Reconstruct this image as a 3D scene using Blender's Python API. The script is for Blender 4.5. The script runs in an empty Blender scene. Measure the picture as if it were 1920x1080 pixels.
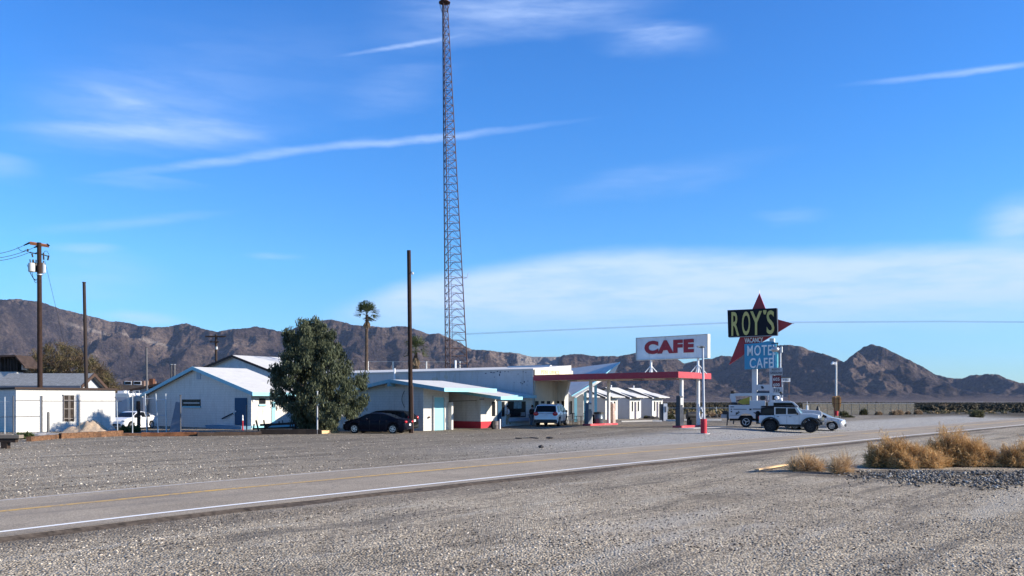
import bpy, bmesh, math, random
import numpy as np
from mathutils import Vector, Matrix
random.seed(11)
sc = bpy.context.scene
COL = sc.collection
R = math.radians
PI = math.pi
# ---------------------------------------------------------------- survey frame
F, CX, HY, H = 1600.0, 960.0, 752.0, 2.3      # focal length (px of a 1920 wide picture), horizon, eye height
TH = math.atan2(.767, .642)                   # direction of the highway
CU, SU = math.cos(TH), math.sin(TH)
def site(u, v, z=0.0): return Vector((CU*u-SU*v, SU*u+CU*v, z))
def to_uv(x, y): return (CU*x+SU*y, -SU*x+CU*y)
def depth(u, v): return SU*u+CU*v
def v_on(u, px):
    r = (px-CX)/F; return (CU*u-r*SU*u)/(SU+r*CU)
def u_on(v, px):
    r = (px-CX)/F; return (SU*v+r*CU*v)/(CU-r*SU)
def z_at(u, v, py): return H+(HY-py)*depth(u, v)/F
def P(px, py, Z): return Vector(((px-CX)/F*Z, Z, H+(HY-py)*Z/F))
def ss(a, b, x):
    t = min(1, max(0, (x-a)/(b-a))); return t*t*(3-2*t)
NEAR = [(-600, 1080), (0, 1000.5), (300, 965), (800, 911.5), (1200, 869), (1720, 816), (1920, 797)]
FAR = [(-600, 999), (0, 941), (300, 914), (800, 871), (1200, 839), (1720, 801), (1920, 785)]
def g0(px, py):
    Z = H*F/(py-HY); return Vector(((px-CX)/F*Z, Z, 0))
near_pts = [to_uv(*g0(*p)[:2]) for p in NEAR]
far_pts = [to_uv(*g0(*p)[:2]) for p in FAR]
def interp(pts, x):
    if x <= pts[0][0]: return pts[0][1]
    for a, b in zip(pts, pts[1:]):
        if x <= b[0]: return a[1]+(b[1]-a[1])*(x-a[0])/(b[0]-a[0])
    return pts[-1][1]
def gz(x, y):
    u, v = to_uv(x, y)
    s = ss(46, 58, u)*(1-ss(150, 260, u))*ss(2.0, 7.5, v-interp(far_pts, u))*(1-ss(120, 200, v))
    return .25*s
def gp(px, py):
    g = 0
    for _ in range(8):
        Z = (H-g)*F/(py-HY); x = (px-CX)/F*Z; g = gz(x, Z)
    return Vector((x, Z, g))
def gs(u, v): 
    p = site(u, v); return gz(p.x, p.y)
# ---------------------------------------------------------------- materials
MATS = {}
def newmat(name):
    m = bpy.data.materials.new(name); m.use_nodes = True
    nt = m.node_tree; return m, nt, nt.nodes['Principled BSDF']
def nd(nt, typ, **kw):
    n = nt.nodes.new(typ)
    for k, v in kw.items():
        if k == 'ins':
            for i, val in v.items(): n.inputs[i].default_value = val
        else: setattr(n, k, v)
    return n
def coords(nt, scale=(1, 1, 1), kind='Object'):
    tc = nd(nt, 'ShaderNodeTexCoord'); mp = nd(nt, 'ShaderNodeMapping'); mp.inputs['Scale'].default_value = scale
    nt.links.new(tc.outputs[kind], mp.inputs[0]); return mp.outputs[0]
def noise(nt, vec, scale, detail=4, rough=.6, dist=0):
    n = nd(nt, 'ShaderNodeTexNoise', ins={'Scale': scale, 'Detail': detail, 'Roughness': rough, 'Distortion': dist})
    nt.links.new(vec, n.inputs['Vector']); return n.outputs['Fac']
def ramp(nt, fac, stops, interp='LINEAR'):
    r = nd(nt, 'ShaderNodeValToRGB'); r.color_ramp.interpolation = interp
    e = r.color_ramp.elements
    while len(e) < len(stops): e.new(.5)
    for k, (p, c) in zip(e, stops):
        k.position = p; k.color = (*c, 1) if len(c) == 3 else c
    nt.links.new(fac, r.inputs[0]); return r.outputs[0]
def mix(nt, fac, a, b, mode='MIX'):
    m = nd(nt, 'ShaderNodeMix', data_type='RGBA', blend_type=mode)
    for s, val in ((0, fac), (6, a), (7, b)):
        if hasattr(val, 'is_linked') or isinstance(val, bpy.types.NodeSocket): nt.links.new(val, m.inputs[s])
        else: m.inputs[s].default_value = (*val, 1) if isinstance(val, tuple) else val
    return m.outputs[2]
def mth(nt, op, a, b=None, c=None, clamp=False):
    m = nd(nt, 'ShaderNodeMath', operation=op, use_clamp=clamp)
    for i, val in enumerate((a, b, c)):
        if val is None: continue
        if isinstance(val, bpy.types.NodeSocket): nt.links.new(val, m.inputs[i])
        else: m.inputs[i].default_value = val
    return m.outputs[0]
def mrange(nt, val, a, b, c=0, d=1, smooth=True):
    m = nd(nt, 'ShaderNodeMapRange', interpolation_type='SMOOTHSTEP' if smooth else 'LINEAR')
    nt.links.new(val, m.inputs[0])
    for i, x in zip((1, 2, 3, 4), (a, b, c, d)): m.inputs[i].default_value = x
    return m.outputs[0]
def bump(nt, bs, h, strength, dist=.01):
    b = nd(nt, 'ShaderNodeBump', ins={'Strength': strength, 'Distance': dist})
    nt.links.new(h, b.inputs['Height']); nt.links.new(b.outputs[0], bs.inputs['Normal'])
def M(name, col=None, rough=.75, metal=0.0, var=.12, scale=2.5, dirt=None, damt=.4, streak=False, bmp=0, bscale=25, bdist=.01, coat=0, spec=.5, block=0):
    if name in MATS: return MATS[name]
    m, nt, bs = newmat(name); MATS[name] = m
    vec = coords(nt)
    n1 = noise(nt, vec, scale, 5, .65)
    lo = tuple(max(0, c*(1-var*1.3)) for c in col); hi = tuple(min(1, c*(1+var)) for c in col)
    c = ramp(nt, n1, [(.3, lo), (.7, hi)])
    if dirt:
        dv = coords(nt, (3, 3, .35) if streak else (1, 1, 1))
        n2 = noise(nt, dv, 1.3 if not streak else 1.0, 6, .7)
        f = mrange(nt, n2, .5, .72, 0, damt)
        c = mix(nt, f, c, dirt)
    if block:
        s3 = nd(nt, 'ShaderNodeSeparateXYZ'); nt.links.new(vec, s3.inputs[0]); c3 = nd(nt, 'ShaderNodeCombineXYZ'); nt.links.new(mth(nt, 'ADD', s3.outputs[0], s3.outputs[1]), c3.inputs[0]); nt.links.new(s3.outputs[2], c3.inputs[1])
        bt = nd(nt, 'ShaderNodeTexBrick', ins={'Scale': 1.0, 'Mortar Size': .014, 'Mortar Smooth': .6, 'Brick Width': .41, 'Row Height': .205}); nt.links.new(c3.outputs[0], bt.inputs['Vector'])
        bt.inputs['Color1'].default_value = (.97, .97, .97, 1); bt.inputs['Color2'].default_value = (1.03, 1.03, 1.03, 1); bt.inputs['Mortar'].default_value = (.74, .74, .75, 1)
        c = mix(nt, block, c, bt.outputs[0], 'MULTIPLY')
    nt.links.new(c, bs.inputs['Base Color'])
    rr = mrange(nt, n1, .2, .8, max(.02, rough-.08), min(1, rough+.08)); nt.links.new(rr, bs.inputs['Roughness'])
    bs.inputs['Metallic'].default_value = metal
    bs.inputs['Specular IOR Level'].default_value = spec if rough < .7 else min(spec, .15)
    if coat: bs.inputs['Coat Weight'].default_value = coat; bs.inputs['Coat Roughness'].default_value = .06
    if bmp: bump(nt, bs, noise(nt, vec, bscale, 4, .7), bmp, bdist)
    return m
# ---------------------------------------------------------------- mesh builder
ORG = {}
class MB:
    def __init__(s): s.v = []; s.f = []
    def add(s, vs, fs):
        k = len(s.v); s.v += [tuple(p) for p in vs]; s.f += [tuple(i+k for i in f) for f in fs]; return s
    def box(s, x0, x1, y0, y1, z0, z1):
        x0, x1 = sorted((x0, x1)); y0, y1 = sorted((y0, y1)); z0, z1 = sorted((z0, z1))
        return s.add([(x0, y0, z0), (x1, y0, z0), (x1, y1, z0), (x0, y1, z0), (x0, y0, z1), (x1, y0, z1), (x1, y1, z1), (x0, y1, z1)],
                     [(0, 3, 2, 1), (4, 5, 6, 7), (0, 1, 5, 4), (1, 2, 6, 5), (2, 3, 7, 6), (3, 0, 4, 7)])
    def cbox(s, c, sx, sy, sz, rot=None):
        vs = []
        for dz in (-.5, .5):
            for dx, dy in ((-.5, -.5), (.5, -.5), (.5, .5), (-.5, .5)):
                p = Vector((dx*sx, dy*sy, dz*sz))
                if rot is not None: p = rot @ p
                vs.append(p+Vector(c))
        return s.add(vs, [(0, 3, 2, 1), (4, 5, 6, 7), (0, 1, 5, 4), (1, 2, 6, 5), (2, 3, 7, 6), (3, 0, 4, 7)])
    def cyl(s, p0, p1, r0, r1=None, n=10, caps=True):
        r1 = r0 if r1 is None else r1; p0 = Vector(p0); p1 = Vector(p1); d = (p1-p0).normalized()
        a = d.orthogonal().normalized(); b = d.cross(a)
        vs = []
        for p, r in ((p0, r0), (p1, r1)):
            for i in range(n):
                t = 2*PI*i/n; vs.append(p+(a*math.cos(t)+b*math.sin(t))*r)
        fs = [(i, (i+1) % n, n+(i+1) % n, n+i) for i in range(n)]
        if caps: fs += [tuple(range(n-1, -1, -1)), tuple(range(n, 2*n))]
        return s.add(vs, fs)
    def tube(s, pts, r, n=6):
        for a, b in zip(pts, pts[1:]): s.cyl(a, b, r if not isinstance(r, tuple) else r[0], None, n)
        return s
    def lathe(s, prof, c=(0, 0, 0), n=14, axis='z'):
        vs = []
        for r, h in prof:
            for i in range(n):
                t = 2*PI*i/n; a, b = r*math.cos(t), r*math.sin(t)
                q = (a, b, h) if axis == 'z' else ((h, a, b) if axis == 'x' else (b, h, a))
                vs.append((q[0]+c[0], q[1]+c[1], q[2]+c[2]))
        fs = []
        for k in range(len(prof)-1):
            for i in range(n):
                j = (i+1) % n; fs.append((k*n+i, k*n+j, (k+1)*n+j, (k+1)*n+i))
        fs += [tuple(range(n-1, -1, -1)), tuple((len(prof)-1)*n+i for i in range(n))]
        return s.add(vs, fs)
    def prism(s, pts, axis, a, b):
        def q(p, t): return {'x': (t, p[0], p[1]), 'y': (p[0], t, p[1]), 'z': (p[0], p[1], t)}[axis]
        n = len(pts); vs = [q(p, a) for p in pts]+[q(p, b) for p in pts]
        return s.add(vs, [tuple(range(n)), tuple(range(2*n-1, n-1, -1))]+[(i, n+i, n+(i+1) % n, (i+1) % n) for i in range(n)])
    def slab(s, q, t):
        """four (or three) corner points -> slab of vertical thickness t below them"""
        n = len(q); vs = [tuple(p) for p in q]+[(p[0], p[1], p[2]-t) for p in q]
        return s.add(vs, [tuple(range(n)), tuple(range(2*n-1, n-1, -1))]+[(i, n+i, n+(i+1) % n, (i+1) % n) for i in range(n)])
    def ell(s, c, rx, ry, rz, n=10, m=6, jit=0):
        prof = []; vs = []
        for k in range(m+1):
            ph = -PI/2+PI*k/m
            for i in range(n):
                t = 2*PI*i/n; j = 1+random.uniform(-jit, jit)
                vs.append((c[0]+rx*math.cos(ph)*math.cos(t)*j, c[1]+ry*math.cos(ph)*math.sin(t)*j, c[2]+rz*math.sin(ph)*j))
        fs = [(k*n+i, k*n+(i+1) % n, (k+1)*n+(i+1) % n, (k+1)*n+i) for k in range(m) for i in range(n)]
        return s.add(vs, fs)
    def build(s, name, mat, parent=None, org=None, smooth=False, bevel=0):
        par = parent
        if isinstance(parent, T):
            org = parent.org if org is None else org; par = parent.o
        elif parent is not None and org is None: org = ORG.get(parent.name)
        org = org or (0, 0, 0)
        vs = [(p[0]-org[0], p[1]-org[1], p[2]-org[2]) for p in s.v]
        me = bpy.data.meshes.new(name); me.from_pydata(vs, [], s.f); me.validate()
        bm = bmesh.new(); bm.from_mesh(me)
        bmesh.ops.remove_doubles(bm, verts=bm.verts, dist=1e-5)
        if len(bm.faces) < 20000: bmesh.ops.recalc_face_normals(bm, faces=bm.faces)
        if smooth:
            for f in bm.faces: f.smooth = True
        bm.to_mesh(me); bm.free()
        if smooth:
            try: me.set_sharp_from_angle(angle=R(38))
            except Exception: pass
        me.materials.append(mat)
        o = bpy.data.objects.new(name, me); COL.objects.link(o); ORG[o.name] = org
        if par is not None: o.parent = par
        if bevel:
            b = o.modifiers.new('bevel', 'BEVEL'); b.width = bevel; b.segments = 2; b.limit_method = 'ANGLE'; b.angle_limit = R(40)
        return o
def tag(o, label=None, cat=None, group=None, kind=None):
    for k, v in (('label', label), ('category', cat), ('group', group), ('kind', kind)):
        if v: o[k] = v
    return o
class T:
    """a thing: an Empty at its base; parts are given in a frame whose origin is org"""
    def __init__(s, name, label, cat, loc, rz=0, org=(0, 0, 0), group=None):
        o = bpy.data.objects.new(name, None); COL.objects.link(o); o.empty_display_size = .2
        o.location = loc; o.rotation_euler = (0, 0, rz); tag(o, label, cat, group); s.o = o; s.org = org
def ST(name, label, cat, u, v, group=None, z=None):
    g = gs(u, v) if z is None else z
    return T(name, label, cat, site(u, v, g), TH, (u, v, g), group)
def single(name, label, cat, mb, mat, loc=(0, 0, 0), rz=0, org=(0, 0, 0), group=None, kind=None, smooth=False, bevel=0):
    o = mb.build(name, mat, None, org, smooth, bevel); o.location = loc; o.rotation_euler = (0, 0, rz)
    return tag(o, label, cat, group, kind)
def SS(name, label, cat, mb, mat, u, v, group=None, kind=None, smooth=False):
    g = gs(u, v); return single(name, label, cat, mb, mat, site(u, v, g), TH, (u, v, g), group, kind, smooth)
def copy_thing(src, loc, rz, label, group=None):
    def cp(o, par):
        c = o.copy(); COL.objects.link(c); c.parent = par
        for ch in list(o.children): cp(ch, c)
        return c
    c = cp(src, None); c.location = loc; c.rotation_euler = (0, 0, rz); c['label'] = label
    if group: c['group'] = group
    return c
def text(name, body, w, h, c, rz, mat, parent=None, org=None, depth=.02, bold=0.0, label=None, sp=1.0, tilt=0.0):
    """letters standing upright; reading direction is +x before turning by rz, facing -y"""
    cu = bpy.data.curves.new(name, 'FONT'); cu.body = body; cu.extrude = .05; cu.offset = bold; cu.space_character = sp
    cu.resolution_u = 4
    ob = bpy.data.objects.new(name, cu); COL.objects.link(ob)
    bpy.context.view_layer.update()
    me = bpy.data.meshes.new_from_object(ob.evaluated_get(bpy.context.evaluated_depsgraph_get()))
    bpy.data.objects.remove(ob); bpy.data.curves.remove(cu)
    xs = [v.co.x for v in me.vertices]; ys = [v.co.y for v in me.vertices]
    x0, x1, y0, y1 = min(xs), max(xs), min(ys), max(ys)
    rot = Matrix.Rotation(rz, 3, 'Z')
    o0 = Vector(org if org is not None else (parent.org if isinstance(parent, T) else (0, 0, 0)))
    for v in me.vertices:
        p = Vector(((v.co.x-(x0+x1)/2)/(x1-x0)*w, -v.co.z/.1*depth, (v.co.y-(y0+y1)/2)/(y1-y0)*h))
        p.z += p.x*tilt
        v.co = rot @ p + Vector(c) - o0
    me.materials.clear(); me.materials.append(mat)
    o = bpy.data.objects.new(name, me); COL.objects.link(o)
    if parent is not None: o.parent = parent.o if isinstance(parent, T) else parent
    if label: o['label'] = label
    return o
# ---------------------------------------------------------------- numpy noise
_rng = np.random.RandomState(5)
_tab = _rng.rand(256, 256)
def vnoise(x, y):
    xi = np.floor(x).astype(int); yi = np.floor(y).astype(int); fx = x-xi; fy = y-yi
    fx = fx*fx*fx*(fx*(fx*6-15)+10); fy = fy*fy*fy*(fy*(fy*6-15)+10)
    a = _tab[xi % 256, yi % 256]; b = _tab[(xi+1) % 256, yi % 256]; c = _tab[xi % 256, (yi+1) % 256]; d = _tab[(xi+1) % 256, (yi+1) % 256]
    return (a*(1-fx)+b*fx)*(1-fy)+(c*(1-fx)+d*fx)*fy
def fbm(x, y, o=5, g=.5):
    t = 0; a = 1; n = 0
    for i in range(o): t = t+a*vnoise(x+i*17.3, y-i*9.1); n += a; a *= g; x = x*2.03; y = y*2.03
    return t/n
def ridged(x, y, o=6, g=.5):
    t = 0; a = 1; n = 0; w = 1
    for i in range(o):
        r = 1-np.abs(2*vnoise(x+i*31.7, y+i*11.9)-1); r = r*r; t = t+a*r*w; w = np.clip(r*1.6, 0, 1); n += a; a *= g; x = x*2.1; y = y*2.1
    return t/n
def grid_mesh(name, V, nx, ny, mat, smooth=True):
    """V: (nx*ny,3) array"""
    me = bpy.data.meshes.new(name); me.vertices.add(nx*ny); me.vertices.foreach_set('co', V.astype(np.float32).ravel())
    i = np.arange(nx-1)[:, None]*ny+np.arange(ny-1)[None, :]; i = i.ravel()
    q = np.stack([i, i+ny, i+ny+1, i+1], 1)
    nf = len(q); me.loops.add(nf*4); me.polygons.add(nf)
    me.loops.foreach_set('vertex_index', q.astype(np.int32).ravel())
    me.polygons.foreach_set('loop_start', np.arange(0, nf*4, 4, dtype=np.int32))
    me.polygons.foreach_set('use_smooth', np.full(nf, smooth)); me.update(calc_edges=True); me.validate()
    me.materials.append(mat); o = bpy.data.objects.new(name, me); COL.objects.link(o); return o
def cards(name, C, A, B, mat, parent=None, smooth=False):
    """quads with centre C, half axes A and B (n,3 arrays)"""
    n = len(C); V = np.stack([C-A-B, C+A-B, C+A+B, C-A+B], 1).reshape(-1, 3)
    me = bpy.data.meshes.new(name); me.vertices.add(n*4); me.vertices.foreach_set('co', V.astype(np.float32).ravel())
    me.loops.add(n*4); me.polygons.add(n); me.loops.foreach_set('vertex_index', np.arange(n*4, dtype=np.int32))
    me.polygons.foreach_set('loop_start', np.arange(0, n*4, 4, dtype=np.int32)); me.update(calc_edges=True)
    me.materials.append(mat); o = bpy.data.objects.new(name, me); COL.objects.link(o)
    if parent is not None: o.parent = parent
    return o
def runit(n):
    d = _rng.normal(size=(n, 3)); return d/np.linalg.norm(d, axis=1)[:, None]
# ================================================================ LIGHT, SKY, CAMERA
SUN_AZ, SUN_EL = R(-9), R(21.5)       # azimuth measured from +X towards +Y: the sun stands to the right
sd = Vector((math.cos(SUN_EL)*math.cos(SUN_AZ), math.cos(SUN_EL)*math.sin(SUN_AZ), math.sin(SUN_EL)))
sl = bpy.data.lights.new('sun', 'SUN'); sl.energy = 5.0; sl.angle = R(.53); sl.color = (1, .90, .75)
so = bpy.data.objects.new('sun', sl); COL.objects.link(so); so.rotation_euler = sd.to_track_quat('Z', 'Y').to_euler(); so.location = (60, 0, 60)
w = bpy.data.worlds.new('World'); sc.world = w; w.use_nodes = True
nt = w.node_tree; bg = nt.nodes['Background']
sky = nd(nt, 'ShaderNodeTexSky', sky_type='NISHITA'); sky.sun_disc = False; sky.sun_elevation = SUN_EL
sky.sun_rotation = math.atan2(sd.x, sd.y); sky.altitude = 200; sky.air_density = 1.0; sky.dust_density = .05; sky.ozone_density = 2.5
tc = nd(nt, 'ShaderNodeTexCoord'); sp = nd(nt, 'ShaderNodeSeparateXYZ'); nt.links.new(tc.outputs['Generated'], sp.inputs[0])
az = mth(nt, 'ARCTAN2', sp.outputs[0], sp.outputs[1]); el = mth(nt, 'ARCSINE', sp.outputs[2])
cb = nd(nt, 'ShaderNodeCombineXYZ'); nt.links.new(az, cb.inputs[0]); nt.links.new(el, cb.inputs[1]); pv = cb.outputs[0]
def warp(vec, scale, amt, sx=1.0, seed=0.0):
    mp = nd(nt, 'ShaderNodeMapping'); mp.inputs['Scale'].default_value = (sx, 1, 1); mp.inputs['Location'].default_value = (seed, seed, seed); nt.links.new(vec, mp.inputs[0])
    n = nd(nt, 'ShaderNodeTexNoise', ins={'Scale': scale, 'Detail': 5, 'Roughness': .6}); nt.links.new(mp.outputs[0], n.inputs['Vector'])
    s = nd(nt, 'ShaderNodeVectorMath', operation='SUBTRACT'); nt.links.new(n.outputs['Color'], s.inputs[0]); s.inputs[1].default_value = (.5, .5, .5)
    m = nd(nt, 'ShaderNodeVectorMath', operation='MULTIPLY_ADD'); nt.links.new(s.outputs[0], m.inputs[0]); m.inputs[1].default_value = (amt, amt, 0); nt.links.new(vec, m.inputs[2])
    return m.outputs[0], n.outputs['Fac']
pw, nz = warp(pv, 9, .035, .35)
pc, nf = warp(pv, 45, .006, .5, 3.0)
pf0, _n = warp(pv, 5, .10, .3, 5.0); pf, _n2 = warp(pf0, 26, .035, .15, 9.0)
def ang(px, py):
    d = Vector(((px-CX)/F, 1, (HY-py)/F)).normalized(); return math.atan2(d.x, d.y), math.asin(d.z)
def blob(x0, y0, x1, y1, hw, amt, vec, soft=.0):
    a = ang(x0, y0); b = ang(x1, y1); c = ((a[0]+b[0])/2, (a[1]+b[1])/2, 0)
    L = math.hypot(b[0]-a[0], b[1]-a[1])/2; ph = math.atan2(b[1]-a[1], b[0]-a[0])
    mp = nd(nt, 'ShaderNodeMapping', vector_type='TEXTURE'); mp.inputs['Location'].default_value = c
    mp.inputs['Rotation'].default_value = (0, 0, ph); mp.inputs['Scale'].default_value = (L, hw/F, 1); nt.links.new(vec, mp.inputs[0])
    ln = nd(nt, 'ShaderNodeVectorMath', operation='LENGTH'); nt.links.new(mp.outputs[0], ln.inputs[0])
    return mrange(nt, ln.outputs['Value'], 1, soft, 0, amt)
fsm = nd(nt, 'ShaderNodeMapping'); fsm.inputs['Scale'].default_value = (1, 6, 1); fsm.inputs['Rotation'].default_value = (0, 0, -.08); nt.links.new(pc, fsm.inputs[0]); nfs = noise(nt, fsm.outputs[0], 9, 6, .62)
ms = []
for q in [(110, 334, 760, 249, 12, .46, pc), (400, 284, 1160, 214, 10, .48, pc), (610, 108, 900, 58, 6, .55, pc), (1540, 162, 2140, 88, 8, .55, pc),
          (640, 55, 1330, 15, 62, .38, pf), (1060, 85, 1400, 122, 42, .32, pf), (-60, 255, 620, 215, 42, .36, pf), (130, 160, 380, 215, 22, .22, pf), (-80, 140, 900, 90, 120, .10, pf), (-60, 232, 460, 246, 16, .34, pc), (150, 168, 320, 205, 11, .30, pc), (240, 196, 560, 226, 20, .22, pf), (640, 20, 1250, 40, 26, .22, pf), (1120, 100, 1360, 108, 16, .25, pf),
          (-80, 200, 540, 180, 75, .22, pf), (600, 180, 900, 140, 34, .14, pf), (-80, 300, 120, 330, 34, .24, pf), (130, 345, 420, 340, 16, .24, pf),
          (-30, 440, 480, 392, 14, .22, pc), (60, 462, 250, 466, 12, .45, pc), (0, 500, 360, 510, 60, .2, pf), (150, 585, 380, 606, 16, .5, pc), (440, 478, 590, 482, 9, .25, pc),
          (960, 370, 1560, 290, 34, .16, pf), (1390, 405, 1600, 398, 18, .14, pf), (1800, 430, 2050, 390, 60, .75, pw)]:
    ms.append(blob(*q))
# the pale bank of cloud low on the right
sw = nd(nt, 'ShaderNodeSeparateXYZ'); nt.links.new(pw, sw.inputs[0]); sc2 = nd(nt, 'ShaderNodeSeparateXYZ'); nt.links.new(pc, sc2.inputs[0])
fc = nd(nt, 'ShaderNodeFloatCurve'); amin, amax, emax = -.3, .65, .3
pts = [(480, 640), (590, 580), (690, 542), (800, 508), (900, 492), (1000, 476), (1100, 462), (1200, 456), (1400, 459), (1560, 457), (1700, 450), (1920, 442), (2100, 430)]
tmp = sorted(((ang(x, y)[0]-amin)/(amax-amin), ang(x, y)[1]/emax) for x, y in pts)
cv = fc.mapping.curves[0]
while len(cv.points) < len(tmp): cv.points.new(.5, .5)
for p, t in zip(cv.points, tmp): p.location = t
fc.mapping.update()
nt.links.new(mrange(nt, sw.outputs[0], amin, amax, 0, 1, False), fc.inputs['Value'])
top = mth(nt, 'MULTIPLY', fc.outputs[0], emax)
dlt = mth(nt, 'SUBTRACT', top, sc2.outputs[1])
edge = mrange(nt, dlt, -.003, .024, 0, 1)
low = mrange(nt, el, .055, .125, .1, 1)
side = mth(nt, 'MULTIPLY', mrange(nt, az, -.26, -.12, 0, 1), mrange(nt, az, 1.3, .8, 0, 1))
fib, nfib = warp(pv, 14, .03, .22, 7.0)
bank = mth(nt, 'MULTIPLY', mth(nt, 'MULTIPLY', edge, low), mth(nt, 'MULTIPLY', side, mrange(nt, nfs, .3, .62, .62, .97)))
tot = bank
for m in ms: 
    tot = mth(nt, 'SUBTRACT', 1.0, mth(nt, 'MULTIPLY', mth(nt, 'SUBTRACT', 1.0, tot), mth(nt, 'SUBTRACT', 1.0, mth(nt, 'MULTIPLY', m, mrange(nt, nfs, .3, .68, .45, 1.15)))))
tot = mth(nt, 'MINIMUM', tot, 1.0)
hs = nd(nt, 'ShaderNodeHueSaturation', ins={'Saturation': 1.2, 'Value': 1.0}); nt.links.new(sky.outputs[0], hs.inputs['Color'])
SKYMUL = nd(nt, 'ShaderNodeMix', data_type='RGBA', blend_type='MULTIPLY'); SKYMUL.inputs[0].default_value = 1
nt.links.new(hs.outputs[0], SKYMUL.inputs[6]); nt.links.new(ramp(nt, mrange(nt, el, 0, .45, 0, 1, False), [(0, (.52, .82, 1.28)), (.12, (.60, .96, 1.45)), (.35, (.70, 1.22, 1.68)), (.7, (.66, 1.25, 1.85)), (1, (.66, 1.22, 1.85))]), SKYMUL.inputs[7])
col = mix(nt, tot, SKYMUL.outputs[2], (4.9, 6.4, 9.4))
nt.links.new(col, bg.inputs['Color']); bg.inputs['Strength'].default_value = .068
w.cycles.sampling_method = 'MANUAL'; w.cycles.sample_map_resolution = 512
cam = bpy.data.cameras.new('camera'); co = bpy.data.objects.new('camera', cam); COL.objects.link(co)
co.location = (0, 0, H); co.rotation_euler = (R(90), 0, 0)
cam.sensor_width = 36; cam.lens = 36*F/1920; cam.shift_y = (HY-540)/1920; cam.clip_end = 40000; cam.clip_start = .1
sc.camera = co
sc.view_settings.view_transform = 'Standard'; sc.view_settings.look = 'None'; sc.view_settings.exposure = .95; sc.view_settings.gamma = 1
sc.render.film_transparent = False
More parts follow.
